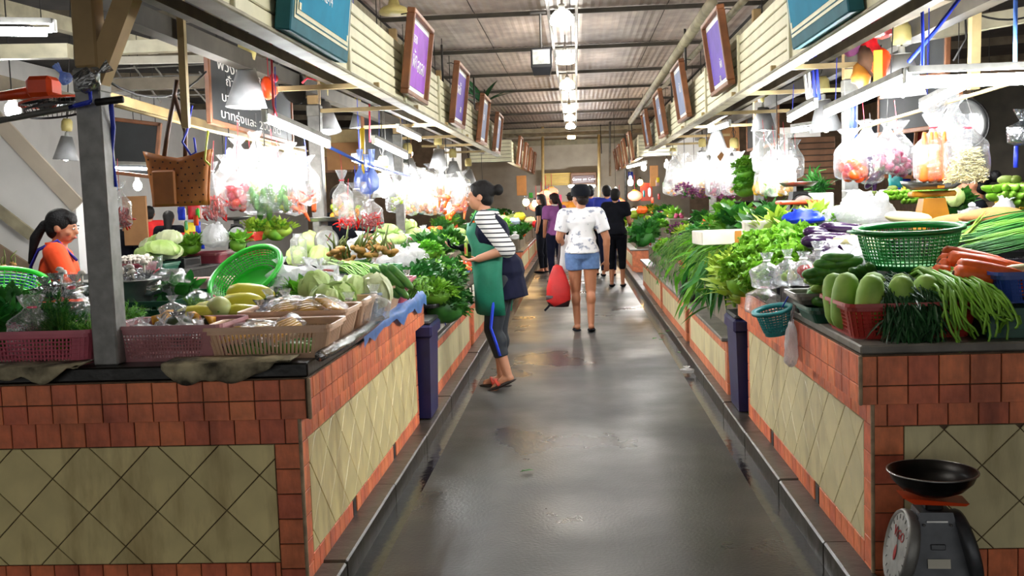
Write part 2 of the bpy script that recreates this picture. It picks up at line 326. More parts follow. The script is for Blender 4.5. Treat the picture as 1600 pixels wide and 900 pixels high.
def clip(poly, x0, x1, y0, y1):
    for ax, lim, sg in ((0, x0, 1), (0, x1, -1), (1, y0, 1), (1, y1, -1)):
        out = []
        for i in range(len(poly)):
            a, b = poly[i], poly[(i + 1) % len(poly)]; da, db = sg * (a[ax] - lim), sg * (b[ax] - lim)
            if da >= 0: out.append(a)
            if da * db < 0: t = da / (da - db); out.append((a[0] + (b[0] - a[0]) * t, a[1] + (b[1] - a[1]) * t))
        poly = out
        if len(poly) < 3: return []
    return poly
RECT = {}
def rect_tile(w_, h_, mat):
    k = (round(w_, 4), round(h_, 4), mat)
    if k not in RECT: RECT[k] = poly_tile([(0, 0), (w_, 0), (w_, h_), (0, h_)]).mesh('tile', mat)
    return RECT[k]
def tile_rows(parent, fm, x0, x1, rows, pitch, mat, gap=.004, off=0):
    "rows: (z0,z1) bands of tiles along local x on the plane fm"
    for (z0, z1) in rows:
        x = x0 - off
        while x < x1 - .004:
            a, b = max(x, x0), min(x + pitch, x1)
            if b - a > .012: ob('tile', rect_tile(b - a - gap, z1 - z0 - gap, mat), parent, mw=fm @ Matrix.Translation((a + gap / 2, z0 + gap / 2, U(-.0006, .0006))))
            x += pitch
def diamond_tiles(parent, fm, x0, x1, z0, z1, side, mat, ax, az, gap=.004):
    h = side / math.sqrt(2); g = gap * .7; full = None
    for i in range(-30, 60):
        for j in range(-12, 24):
            if (i + j) % 2: continue
            cx, cz = ax + i * h, az + j * h
            if cx + h < x0 or cx - h > x1 or cz + h < z0 or cz - h > z1: continue
            base = [(cx - h + g, cz), (cx, cz - h + g), (cx + h - g, cz), (cx, cz + h - g)]
            p = clip(base, x0 + .002, x1 - .002, z0 + .002, z1 - .002)
            if len(p) < 3: continue
            ar = abs(sum(p[k][0] * p[(k + 1) % len(p)][1] - p[(k + 1) % len(p)][0] * p[k][1] for k in range(len(p)))) / 2
            if ar < 2e-4: continue
            loc = [(q[0] - cx, q[1] - cz) for q in p]
            if ar > 2 * (h - g) ** 2 * .995:
                if full is None: full = poly_tile(loc).mesh('tile', mat)
                me = full
            else: me = poly_tile(loc).mesh('tile', mat)
            ob('tile', me, parent, mw=fm @ Matrix.Translation((cx, cz, U(-.0006, .0006))))
def rope(name, pts, r, mat, label, cat='cord', n=6, group=None):
    o = MB().tube(pts, r, n).build(name, mat, None, True); return tag(o, label, cat, group)
def sag(a, b, d, n=8):
    a, b = Vector(a), Vector(b); return [a.lerp(b, i / n) - Vector((0, 0, d * 4 * (i / n) * (1 - i / n))) for i in range(n + 1)]

# ------------------------------------------------------------------ setting
fl = MB()
fl.box((0, 15, -.05), (1.69, 40, .10)); fl = struct(fl.build('floor', 'concrete'))
g = struct(MB().box((0, 14, -.17), (26, 52, .1)).build('ground_floor', 'ground_dark'))
for sd, nm in ((-1, 'left'), (1, 'right')):
    k = struct(MB().box((sd * .92, 15, -.095), (.15, 40, .03)).build('drain_channel', 'wet_gutter'))
    kb = MB()
    y = -4.0
    while y < 32:
        l = U(.9, 1.3); kb.cbox((sd * 1.05, y + l / 2, -.04 + U(-.004, .004)), (.115, l - .006, .13), .008); y += l
    struct(kb.build('kerb', 'kerb_concrete'))
    struct(MB().box((sd * 3.6, 15, -.06), (5.0, 40, .12)).build('stall_floor', 'ground_dark'))
# ceiling: sheets between the purlins, each sheet with its ribs
cl = struct(MB().box((0, 16, 3.68), (4.6, 40, .04)).build('ceiling', 'roof_dark'))
PUR = [-2.2, .6, 3.4, 6.2, 9.05, 11.88, 14.7, 17.55, 20.2, 22.9, 25.7, 28.6, 31.4]
sheet = {}
for i in range(len(PUR) - 1):
    l = PUR[i + 1] - PUR[i]
    for jx in range(4):
        mb = MB(); x0 = -2.2 + jx * 1.1; n = 12
        vs = []; fs = []
        for a in range(n * 2 + 1):
            x = a / (n * 2) * 1.09; z = .008 if a % 2 else 0
            vs += [(x, 0, -z * .6), (x, l - .02, -z)]
        for a in range(n * 2): fs.append((2 * a, 2 * a + 1, 2 * a + 3, 2 * a + 2))
        ob('ceiling_sheet', mb.add(vs, fs).mesh('ceiling_sheet', 'ceiling_sheet'), cl, loc=(x0, PUR[i] + .01, 3.64 + (i % 2) * .006))
    struct(MB().box((0, PUR[i], 3.60), (4.5, .03, .05)).build('trim_%d' % (i + 1), 'beam_dark'))
for i, yy in enumerate((27.6, 29.4)): struct(MB().box((0, yy, 3.3), (4.6, .08, .1)).build('trim_%d' % (20 + i), 'beam_pale'))
# roof over the stalls
for sd, nm in ((-1, 'left'), (1, 'right')):
    struct(MB().box((sd * 6.2, 13, 3.95), (8.0, 46, .06)).build('roof_' + nm, 'roof_dark'))
    struct(MB().bar((sd * 2.15, -4, 3.45), (sd * 2.15, 32, 3.45), .08, .14).build('trim_%d' % (30 + sd), 'beam_pale'))
    for i in range(9): struct(MB().bar((sd * 2.2, 2.4 + i * 2.9, 3.5), (sd * 9.5, 2.4 + i * 2.9, 3.86), .07, .12).build('trim_%d' % (50 + i + 20 * sd), 'wood_grey'))
# far end
struct(MB().box((0, 32.1, 1.85), (7, .12, 3.7)).build('wall_back', 'wall_grey'))
struct(MB().box((0, 32.0, 3.2), (4.6, .1, .16)).build('trim_80', 'beam_pale'))
struct(MB().box((-8.6, 15, 1.9), (.12, 40, 4.0)).build('wall_left', 'wall_white'))
struct(MB().box((8.6, 15, 1.9), (.12, 40, 4.0)).build('wall_right', 'brick_brown'))
struct(MB().box((-6, 32.1, 1.9), (5, .12, 4)).build('wall_back_left', 'brick_brown'))
struct(MB().box((6, 32.1, 1.9), (5, .12, 4)).build('wall_back_right', 'brick_brown'))
# ------------------------------------------------------------------ tiled front counters
def front_counter(sd, yf, yb, zt, zo, zc, zb, pitch, row_mid, cream, label, dim_x, ax, az):
    xs = sd * 1.10; ov = .06
    t = thing('tiled_counter', label, 'counter', (0, 0, 0))
    bx0, bx1 = sorted((sd * 1.10, sd * dim_x))
    MB().box(((bx0 + bx1) / 2, (yf + yb) / 2 + .003, zo / 2), (bx1 - bx0, yb - yf - .006, zo)).build('body', 'grout', t)
    cx0, cx1 = sorted((sd * (1.10 - ov), sd * dim_x))
    MB().box(((cx0 + cx1) / 2, (yf - ov + .006 + yb) / 2, (zo + zt) / 2), (cx1 - cx0, yb - yf + ov - .006, zt - zo - .002)).build('ledge_core', 'grout', t)
    # front face: local x runs away from the aisle
    L = dim_x - 1.10
    fmf = frame_mx((xs, yf, 0), (sd, 0, 0), (0, -1, 0)) if sd > 0 else None
    def face(o, u, n): return frame_mx(o, u, n)
    # with u to the right seen from outside the tiles stay right-handed
    if sd < 0: F0 = face((-dim_x, yf, 0), (1, 0, 0), (0, -1, 0)); col = (L - pitch, L); inner = (0, L - pitch); FO = face((-dim_x, yf - ov, 0), (1, 0, 0), (0, -1, 0)); lo = L + ov
    else: F0 = face((1.10, yf, 0), (1, 0, 0), (0, -1, 0)); col = (0, pitch); inner = (pitch, L); FO = face((1.10 - ov, yf - ov, 0), (1, 0, 0), (0, -1, 0)); lo = L + ov
    o1 = pitch * .55
    for fm, W, c, inn, FOv, w2 in ((F0, L, col, inner, FO, lo),):
        tile_rows(t, fm, 0, W, [(zc, zo)], pitch, 'terracotta', off=o1)
        tile_rows(t, fm, inn[0], inn[1], [(0, zb)], pitch, 'terracotta', off=o1 * .4)
        z = zc
        rows = []
        while z > .02: rows.append((max(0, z - pitch), z)); z -= pitch
        tile_rows(t, fm, c[0], c[1], rows, pitch, 'terracotta')
        diamond_tiles(t, fm, inn[0], inn[1], zb, zc, .197, cream, ax, az)
        tile_rows(t, FOv, 0, w2, [(zo, row_mid), (row_mid, zt - .004)], pitch, 'terracotta', off=o1 * .9)
    # aisle side
    D = yb - yf
    if sd < 0: S0 = frame_mx((xs, yf, 0), (0, 1, 0), (1, 0, 0)); SO = frame_mx((xs + ov, yf - ov, 0), (0, 1, 0), (1, 0, 0)); sc = (0, pitch); si = (pitch, D - .06); s2 = (D - .06, D)
    else: S0 = frame_mx((xs, yb, 0), (0, -1, 0), (-1, 0, 0)); SO = frame_mx((xs - ov, yb, 0), (0, -1, 0), (-1, 0, 0)); sc = (D - pitch, D); si = (.06, D - pitch); s2 = (0, .06)
    tile_rows(t, S0, 0, D, [(zc, zo)], pitch, 'terracotta', off=.03)
    z = zc; rows = []
    while z > .02: rows.append((max(0, z - pitch), z)); z -= pitch
    tile_rows(t, S0, sc[0], sc[1], rows, pitch, 'terracotta'); tile_rows(t, S0, s2[0], s2[1], rows, pitch, 'terracotta')
    # bottom row with two weep holes left open
    holes = [D * .30, D * .68]; x = si[0]
    while x < si[1] - .01:
        b = min(x + pitch * .9, si[1])
        if not any(x < h_ < b for h_ in holes): ob('tile', rect_tile(b - x - .004, zb - .004, 'terracotta'), t, mw=S0 @ Matrix.Translation((x + .002, .002, 0)))
        else: MB().box((0, 0, 0), (.05, .004, zb * .8)).build('weep_hole', 'black_plastic', t).matrix_local = S0 @ Matrix.Translation(((x + b) / 2, zb / 2, .002)) @ Matrix.Rotation(PI / 2, 4, 'X')
        x = b
    diamond_tiles(t, S0, si[0], si[1], zb, zc, .197, cream, .11, zb + .23)
    tile_rows(t, SO, 0, D + ov, [(zo, row_mid), (row_mid, zt - .004)], pitch, 'terracotta', off=.05)
    for (cx, cy, z0, z1) in ((xs, yf, 0, zo), (xs - sd * ov, yf - ov, zo, zt)):
        MB().cbox((cx - sd * .004, cy - .004, (z0 + z1) / 2), (.014, .014, z1 - z0), .004).build('corner_trim', 'corner_trim', t)
    ztop = .905 if sd < 0 else .912
    MB().cbox(((cx0 + cx1) / 2, (yf - ov + yb) / 2 + .005, (zt + ztop) / 2), (cx1 - cx0 - .004, yb - yf + ov - .02, ztop - zt), .006).build('worktop', 'counter_slab' if sd > 0 else 'black_mat', t)
    return t
front_counter(-1, 3.86, 6.74, .85, .69, .582, .108, .1, .765, 'cream_tile', 'terracotta and cream tiled counter under the pink and beige baskets', 3.0, .62, .32)
front_counter(1, 3.90, 6.74, .878, .69, .596, .115, .112, .762, 'cream_tile_right', 'terracotta and cream tiled counter behind the weighing scale', 3.0, .40, .30)
ZL, ZR = .905, .912
# rags hanging over the left counter's front edge
def rag(px0, px1, dep, seed, label):
    a, b = P(px0, 575, 3.79), P(px1, 575, 3.79); n = 26; k = 7; mb = MB(); vs = []; fs = []; random.seed(seed)
    for i in range(n + 1):
        t = i / n; x = a.x + (b.x - a.x) * t; dd = dep * (.35 + .65 * abs(noise.noise((t * 2.3, seed, 0))) * 2) * (math.sin(PI * min(1, t * 1.1 + .03)) ** .5)
        for j in range(k):
            s_ = j / (k - 1)
            if s_ < .3: y = 3.93 - (s_ / .3) * .14; z = ZL + .014
            else: y = 3.782; z = ZL + .012 - (s_ - .3) / .7 * dd
            f_ = .02 * noise.noise((t * 12, s_ * 2, seed)); vs.append((x, y - abs(f_) * (s_ > .25) - .004, z + f_ * .3 * (s_ < .3)))
    for i in range(n):
        for j in range(k - 1): fs.append((i * k + j, (i + 1) * k + j, (i + 1) * k + j + 1, i * k + j + 1))
    o = mb.add(vs, fs).build('cloth_rag', 'old_cloth', None, True); md = o.modifiers.new('thick', 'SOLIDIFY'); md.thickness = .006
    tag(o, label, 'cloth', 'rags over the counter edge')
rag(-30, 125, .09, 3, 'dirty cream rag hanging over the counter under the pink basket')
rag(255, 455, .17, 8, 'grey stained rag drooping over the counter under the beige basket')
# a rolled dark mat and a blue sheet at the aisle edge of the left counter
tag(MB().tube([(-1.0, 3.85, ZL + .02), (-.985, 4.3, ZL + .018), (-.99, 4.75, ZL + .02), (-1.0, 5.1, ZL + .018)], [.022, .028, .024, .016], 10).build('rolled_sheet', 'dark_film', None, True), 'dark plastic sheet rolled along the aisle edge of the left counter', 'sheet')
vs = []; fs = []
for i in range(17):
    y = 4.7 + i * .125
    for j in range(5):
        d = .05 + .05 * abs(noise.noise((i * .4, 1.3, 2))) * 2
        x, z = ((-1.06 + j * .03, ZL + .012) if j < 2 else (-1.008 + .012 * noise.noise((i * .5, j, 0)), ZL + .012 - (j - 1) * d * .33)); vs.append((x, y, z))
for i in range(16):
    for j in range(4): fs.append((i * 5 + j, (i + 1) * 5 + j, (i + 1) * 5 + j + 1, i * 5 + j + 1))
tag(MB().add(vs, fs).build('blue_sheet', 'light_blue_bag', None, True), 'blue plastic sheet draped over the aisle edge of the left counter', 'sheet')

# ------------------------------------------------------------------ low counters further down the aisle
def low_counter(sd, y0, y1, h, label, board, group):
    t = thing('low_counter', label, 'counter', (0, 0, 0), 0, group); X = sd * (1.10 if sd < 0 else 1.06); D = y1 - y0; xb = sd * 2.3
    MB().box(((X + xb) / 2 - sd * .0, (y0 + y1) / 2, h / 2), (abs(xb - X) - .012, D, h)).build('body', 'grout_light', t)
    S = frame_mx((X, y0, 0), (0, 1, 0), (1, 0, 0)) if sd < 0 else frame_mx((X, y1, 0), (0, -1, 0), (-1, 0, 0))
    S = S @ Matrix.Translation((0, 0, -.006))
    mt = 'terracotta' if sd < 0 else 'terracotta_pale'
    tile_rows(t, S, 0, D, [(0, .11), (h - .09, h)], .2, mt)
    for a in (0, D - .1): tile_rows(t, S, a, a + .1, [(.11, h - .09)], .1, mt)
    n = max(2, round((D - .2) / .42)); wd = (D - .2) / n
    tile_rows(t, S, .1, D - .1, [(.11, h - .09)], wd, 'cream_tile_right')
    E_ = frame_mx((min(X, xb), y0, 0), (1, 0, 0), (0, -1, 0)); tile_rows(t, E_, 0, abs(xb - X), [(0, .11), (.11, h)], .3, mt)
    MB().cbox(((X + xb) / 2 - sd * .02, (y0 + y1) / 2, h + .015), (abs(xb - X) + .04, D + .04, .03), .006).build('top_slab', 'counter_slab', t)
    if board:
        bd = MB(); bd.cbox((X + (.012 if sd < 0 else -.012), (y0 + y1) / 2, h + .075), (.02, D, .06), .004); bd.build('edge_board', 'white_board', t)
        MB().cbox((X + (.012 if sd < 0 else -.012), (y0 + y1) / 2, h + .142), (.02, D, .06), .004).build('edge_board', 'white_board', t)
    return t
LOWL = [(7.35, 10.2), (10.5, 13.3), (13.6, 17.2), (20.0, 23.0), (23.2, 26.5), (26.7, 30.5)]
LOWR = [(7.45, 9.95), (10.25, 13.1), (13.3, 16.9), (20.0, 23.0), (23.2, 26.5), (26.7, 30.5)]
wl = ['just behind the woman in the green apron', 'second beyond the navy bin on the left', 'third beyond the navy bin on the left', 'past the cross aisle on the left', 'second past the cross aisle on the left', 'last before the far wall on the left']
wr = ['right behind the navy bin on the right', 'second beyond the navy bin on the right', 'beside the man in black', 'past the cross aisle on the right', 'second past the cross aisle on the right', 'last before the far wall on the right']
for i, (a, b) in enumerate(LOWL): low_counter(-1, a, b, .46, 'low tiled counter with whitewashed boards, ' + wl[i], i < 2, 'low counters along the aisle')
for i, (a, b) in enumerate(LOWR): low_counter(1, a, b, .42, 'low cream and orange tiled counter, ' + wr[i], False, 'low counters along the aisle')
ZLL, ZRL = .49, .45
# navy bins
def bin_(x, y, h, label):
    t = thing('waste_bin', label, 'bin', (x, y, .03), 0, 'navy waste bins')
    b = MB(); prof = [(-.20, .0), (.0, .0)]
    b.box((0, 0, h / 2), (.24, .36, h), taper=1.14); b.build('tub', 'navy_bin', t)
    r = MB(); r.cbox((0, 0, h), (.31, .45, .09), .015); r.build('rim', 'navy_bin', t)
    l = MB(); l.cbox((0, 0, h + .055), (.29, .43, .03), .012); l.build('lid', 'bin_black', t)
    return t
bin_(-1.15, 7.02, .60, 'navy plastic bin between the two left counters'); bin_(1.17, 7.03, .58, 'navy plastic bin between the two right counters')

# ------------------------------------------------------------------ posts, beams, braces
def post(x, y, label, zb, metal_top, top=3.5, w_=.1):
    t = thing('roof_post', label, 'post', (x, y, zb), 0, 'posts carrying the stall roofs')
    MB().cbox((0, 0, (metal_top - zb) / 2), (w_, w_, metal_top - zb), .006).build('steel_sleeve', 'steel', t)
    MB().cbox((0, 0, (metal_top + top) / 2 - zb), (w_ * .92, w_ * .92, top - metal_top), .008).build('timber_post', 'wood_post', t)
    MB().cbox((0, 0, metal_top - zb - .05), (w_ * 1.06, w_ * 1.06, .09), .006).build('collar', 'steel_dull', t)
    return t
LP = [(-1.86, 3.92, 'steel-sleeved post standing on the left counter by the pink basket', ZL, 2.06), (-2.05, 8.1, 'steel post behind the hanging bags of chillies', .02, 2.3), (-2.05, 11.9, 'left row steel post, third from the front', .02, 2.3), (-2.05, 15.8, 'left row steel post, fourth from the front', .02, 2.3)]
RP = [(2.05, 7.85, 'white steel post left of the bag of tomatoes', .02, 2.3), (2.05, 11.7, 'right row steel post, second from the front', .02, 2.3), (2.05, 15.6, 'right row steel post, third from the front', .02, 2.3)]
for a in LP + RP: post(*a)
def beam(name, a, b, wd, ht, mat, label, group='roof timbers'): return tag(MB().bar(a, b, wd, ht).build(name, mat), label, 'beam', group)
beam('diagonal_brace', P(150, 132, 3.92), P(205, -15, 3.92), .075, .075, 'wood_post', 'wooden diagonal brace rising from the front left post')
beam('roof_beam', (-2.05, 4.35, 2.42), (-2.05, 17.4, 2.42), .09, .1, 'beam_dark', 'long dark beam along the left lamps')
beam('roof_beam', (2.05, 3.0, 2.42), (2.05, 17.4, 2.42), .09, .1, 'beam_dark', 'long dark beam along the right lamps')
beam('roof_beam', (-1.55, 2.0, 2.30), (-1.55, 17.4, 2.30), .05, .05, 'wood_grey', 'slim timber rail under the left planked fascia')
beam('roof_beam', (1.55, 2.0, 2.30), (1.55, 17.4, 2.30), .05, .05, 'wood_grey', 'slim timber rail under the right planked fascia')
for i, y in enumerate((6.5, 8.1, 10, 11.9, 13.8, 15.8)):
    for sd, nm in ((-1, 'left'), (1, 'right')): beam('cross_rail', (sd * 1.22, y, 2.25), (sd * 2.05, y, 2.25), .035, .03, 'wood_pale', 'short cross rail under the %s fascia, number %s from the front' % (nm, ['one', 'two', 'three', 'four', 'five', 'six', 'seven'][i]), 'cross rails under the fascias')
# rear roof timbers behind the front left post
beam('roof_beam', P(-20, 82, 6.4), P(110, 80, 6.4), .08, .09, 'beam_pale', 'pale timber under the strip light at the upper left')
beam('roof_beam', P(165, 76, 6.6), P(325, 69, 6.6), .08, .08, 'beam_pale', 'upper pale rail between the front post and the chalkboard')
beam('roof_beam', P(160, 134, 7.2), P(335, 128, 7.2), .08, .08, 'wood_grey', 'grey rail between the front post and the chalkboard')
beam('roof_beam', P(170, 95, 8.4), P(330, 92, 8.4), .05, .06, 'white_board', 'whitish rail behind the pale timbers')
beam('roof_beam', P(160, 150, 6.2), P(460, 236, 9.4), .06, .06, 'wood_pale', 'timber rail behind the leather bag')
beam('roof_beam', P(-10, 10, 7.6), P(240, 75, 9.8), .1, .12, 'beam_pale', 'sloping rafter beyond the front left post')
beam('roof_beam', P(-10, 130, 8.4), P(110, 160, 9), .12, .14, 'wood_grey', 'dim rafter behind the orange fan')
for i in range(5): beam('roof_beam', P(175 + i * 34, 100 + i * 3, 8.8), P(215 + i * 36, 160, 8.8), .012, .012, 'steel_dull', 'thin rusty rod of the mesh behind the front left post', 'mesh rods behind the front post')
for i in range(4): beam('roof_beam', P(175, 108 + i * 14, 8.82), P(330, 100 + i * 16, 8.82), .01, .01, 'steel_dull', 'thin rusty cross rod behind the front left post', 'mesh cross rods behind the front post')
beam('roof_beam', P(1400, 60, 6.6), P(1620, 20, 6.4), .08, .09, 'beam_pale', 'pale timber above the strip light at the upper right')
beam('roof_beam', P(1330, 60, 6.2), P(1480, -10, 5.6), .06, .08, 'wood_grey', 'timber rail behind the red hanging bag')
beam('timber_upright', P(1524, -10, 6.0), P(1521, 140, 6.0), .06, .05, 'wood_pale', 'pale wooden upright above the right strip light')
beam('timber_upright', P(281, -10, 5.2), P(291, 200, 5.2), .035, .035, 'wood_pale', 'thin wooden stick above the leather bag')
# wall pieces behind: white stair side, dark boards, shutters
st = MB(); a, b = P(-60, 130, 9.0), P(118, 318, 9.0)
st.add([(-9.0, 9.0, 0), (b.x, 9.0, 0), (b.x, 9.0, b.z), (a.x, 9.0, a.z), (-9.0, 9.0, a.z), (-9.0, 9.15, 0), (b.x, 9.15, 0), (b.x, 9.15, b.z), (a.x, 9.15, a.z), (-9.0, 9.15, a.z)], [(0, 1, 2, 3, 4), (9, 8, 7, 6, 5), (1, 6, 7, 2), (2, 7, 8, 3), (3, 8, 9, 4)])
stair = struct(st.build('wall_stair', 'wall_white'))
struct(MB().bar(P(-60, 128, 8.95), P(122, 322, 8.95), .03, .14).build('trim_90', 'wall_grey')); struct(MB().bar(P(-40, 300, 8.9), P(50, 368, 8.9), .03, .1).build('trim_91', 'beam_pale')); struct(MB().bar(P(-40, 370, 8.88), P(45, 425, 8.88), .03, .14).build('trim_92', 'brick_brown'))

# ------------------------------------------------------------------ planked fascia with framed signs
def fascia(sd, y0, y1, label, nsec=True):
    t = thing('planked_fascia', label, 'fascia', (sd * 1.25, y0, 2.24), 0, 'planked fascias above the stalls'); D = y1 - y0
    MB().box((sd * .045, D / 2, .21), (.05, D, .43)).build('backing', 'beam_dark', t)
    me = MB().cbox((0, D / 2, 0), (.02, D - .004, .063), .005).mesh('plank', 'plank_cream')
    for i in range(6): ob('plank', me, t, (sd * (.012 + U(-.002, .002)), 0, .038 + i * .0705))
    for y in (.04, D / 2): MB().cbox((-sd * .006, y, .21), (.022, .05, .43), .004).build('batten', 'plank_cream', t)
    MB().cbox((sd * .03, D / 2, -.008), (.10, D, .02), .005).build('bottom_ledge', 'beam_pale', t)
    return t
ords = ['first', 'second', 'third', 'fourth', 'fifth', 'sixth', 'seventh']
for sd, nm in ((-1, 'left'), (1, 'right')):
    ys = [1.9, 5.72, 9.55, 13.4, 17.4] if sd < 0 else [2.2, 6.0, 9.8, 13.6, 17.4]
    for i in range(4): fascia(sd, ys[i], ys[i + 1] - .01, 'cream planked fascia over the %s stalls, %s from the front' % (nm, ords[i]))
    for i in range(3): fascia(sd, 20.2 + i * 3.7, 23.88 + i * 3.7, 'cream planked fascia past the cross aisle on the %s, %s section' % (nm, ords[i]))
    e = thing('fascia_return', 'planked end of the far %s fascia facing the cross aisle' % nm, 'fascia', (sd * 1.25, 20.15, 2.24))
    for i in range(6): MB().cbox((sd * .4, 0, .038 + i * .0705), (.8, .02, .063), .005).build('plank', 'plank_cream', e)
    MB().box((sd * .4, .03, .21), (.8, .03, .43)).build('backing', 'beam_dark', e)
def framed_sign(sd, yc, wd, ht, zc, prnt, label, lines=(), out=.10, tilt=.13, frame='wood_frame'):
    t = thing('framed_sign', label, 'sign', (sd * (1.25 - out), yc, zc), 0, 'framed signs on the fascias')
    t.matrix_local = frame_mx((sd * (1.25 - out), yc, zc), (0, -sd, 0), (-sd, 0, 0)) @ Matrix.Rotation(tilt, 4, 'X')
    f = .035
    for (c, s_) in (((0, ht / 2 - f / 2, 0), (wd, f, .06)), ((0, -ht / 2 + f / 2, 0), (wd, f, .06)), ((wd / 2 - f / 2, 0, 0), (f, ht - 2 * f, .06)), ((-wd / 2 + f / 2, 0, 0), (f, ht - 2 * f, .06))):
        MB().cbox(c, s_, .006).build('frame_rail', frame, t)
    MB().box((0, 0, -.012), (wd - 2 * f, ht - 2 * f, .012)).build('mount', 'sign_white', t)
    MB().box((0, 0, -.003), (wd - 2 * f - .09, ht - 2 * f - .09, .006)).build('print', prnt, t)
    for (body, size, x, y) in lines: ob('lettering', text_mesh(body, size, 'white_letter'), t, (x, y, .002))
    MB().tube([(0, ht / 2, -.02), (0, ht / 2 + .03, -.12), (0, ht / 2 + .02, -.16)], .005, 6).build('hook', 'steel_dark', t)
    return t
th = (('ของ', .1, -.2, .12), ('ผัก', .17, -.16, -.03), ('สดสด', .15, .14, -.05))
framed_sign(-1, 7.75, .98, .60, 2.57, 'violet_print', 'framed violet sign with white lettering nearest on the left fascia', th)
framed_sign(-1, 10.5, .98, .60, 2.56, 'purple_print', 'framed purple sign second from the front on the left fascia', (('ผลไม้', .14, -.1, .06), ('สด', .1, .15, -.12)))
framed_sign(-1, 13.2, .95, .60, 2.52, 'grey_blue_print', 'framed grey-blue sign third on the left fascia', (('ผัก', .14, 0, .04),))
framed_sign(-1, 15.6, .95, .58, 2.5, 'grey_blue_print', 'pale framed sign fourth on the left fascia, below the palm plant', (('ผัก', .14, 0, .04),))
framed_sign(1, 8.35, .98, .60, 2.60, 'purple_print', 'framed purple sign nearest on the right fascia', (('ผัก', .1, .12, -.1), ('สด', .08, .0, -.2)))
framed_sign(1, 11.2, .95, .60, 2.58, 'grey_blue_print', 'framed blue-grey sign second on the right fascia', (('ผัก', .14, 0, .04),))
framed_sign(1, 13.9, .95, .60, 2.56, 'grey_blue_print', 'framed sign with bright orange edge third on the right fascia', (('ผัก', .14, 0, .04),))
framed_sign(1, 16.6, .9, .58, 2.54, 'grey_blue_print', 'small looking framed sign fourth on the right fascia', (('ผัก', .14, 0, .04),))
for i in range(4):
    framed_sign(-1, 21.6 + i * 2.5, .9, .6, 2.5, 'sign_white', 'pale framed sign %s past the cross aisle on the left' % ords[i])
    framed_sign(1, 21.4 + i * 2.6, .9, .6, 2.5, 'sign_cream', 'pale framed sign %s past the cross aisle on the right' % ords[i])
def teal_sign(sd, y0, y1, label, lines):
    wd = y1 - y0; ht = .62; t = thing('teal_sign', label, 'sign', (0, 0, 0)); yc = (y0 + y1) / 2
    t.matrix_local = frame_mx((sd * 1.17, yc, 2.55), (0, -sd, 0), (-sd, 0, 0)) @ Matrix.Rotation(.12, 4, 'X')
    MB().cbox((0, 0, 0), (wd, ht, .07), .006).build('case', 'teal_edge', t)
    MB().box((0, 0, .036), (wd - .07, ht - .12, .004)).build('cream_border', 'sign_cream', t)
    MB().box((0, 0, .039), (wd - .10, ht - .15, .003)).build('inner_line', 'teal_edge', t); MB().box((0, 0, .0405), (wd - .11, ht - .16, .003)).build('inner_border', 'sign_cream', t)
    MB().box((0, 0, .043), (wd - .15, ht - .20, .003)).build('face', 'teal_sign', t)
    for sx in (-1, 1):
        for sy in (-1, 1): MB().box((sx * (wd / 2 - .09), sy * (ht / 2 - .115), .0455), (.03, .03, .002)).build('corner_mark', 'sign_cream', t)
    for (body, size, x, y) in lines: ob('lettering', text_mesh(body, size, 'white_letter'), t, (x, y, .046))
teal_sign(-1, 4.30, 5.38, 'teal cased sign with cream border lettered N2-14 on the left fascia', (('N2-14', .075, 0, -.08), ('ผักสด', .13, 0, .1)))
teal_sign(1, 4.50, 5.62, 'teal cased sign with cream border on the right fascia', (('N1-14', .075, 0, -.02), ('ผลไม้', .13, 0, .14)))

# ------------------------------------------------------------------ ceiling light tray with dome lamps
tr = thing('light_tray', 'long steel light tray along the middle of the ceiling', 'light tray', (0, 6, 3.42))
for x in (-.23, .06): MB().cbox((x, 8.9, 0), (.03, 32.8, .06), .004).build('rail', 'steel', tr)
for i in range(11): MB().box((-.085, .3 + i * 2.45, .02), (.30, .03, .02)).build('cross_bar', 'steel_dull', tr)
for i in range(11): MB().tube([(-.085, .3 + i * 2.45, .02), (-.085, .3 + i * 2.45, .20)], .006, 6).build('hanger_rod', 'steel_dark', tr)
for i, (y, mt) in enumerate(((4.3, 'globe_glow'), (7.2, 'globe_glow'), (10.1, 'globe_glow'), (13.0, 'globe_glow'), (16.0, 'globe_glow'), (20.4, 'globe_warm'), (22.6, 'globe_glow'), (25.2, 'globe_glow'), (29.6, 'globe_warm'))):  # nearest lamp is unseen, added to light the front produce from above
    t = thing('ceiling_lamp', 'glowing dome lamp %s from the front under the ceiling tray' % (ords + ['eighth', 'ninth', 'tenth'])[i], 'lamp', (-.085, y, 3.17), 0, 'dome lamps under the ceiling tray')
    MB().lathe([(0, 0), (.06, -.012), (.11, 0), (.118, .03), (.105, .08), (.07, .12), (.03, .135), (0, .137)], 16).build('glowing_dome', mt, t, True)
    MB().lathe([(0, .13), (.035, .13), (.03, .19), (.012, .2), (.012, .25), (0, .25)], 10).build('socket', 'steel_dull', t, True)
fb = thing('floodlight', 'black box floodlight hanging on a rod from the ceiling', 'lamp', P(847, 119, 10.4))
MB().cbox((0, 0, .17), (.21, .16, .2), .01).build('housing', 'black_plastic', fb); MB().box((0, -.082, .18), (.17, .006, .14)).build('glass', 'scale_dial', fb)
MB().box((0, 0, .04), (.16, .14, .08), taper=1.25).build('lower_hood', 'black_plastic', fb); MB().tube([(0, 0, .26), (0, 0, .62)], .012, 8).build('rod', 'steel_dark', fb); MB().box((-.02, 0, .62), (.16, .03, .02)).build('bracket', 'steel_dark', fb)
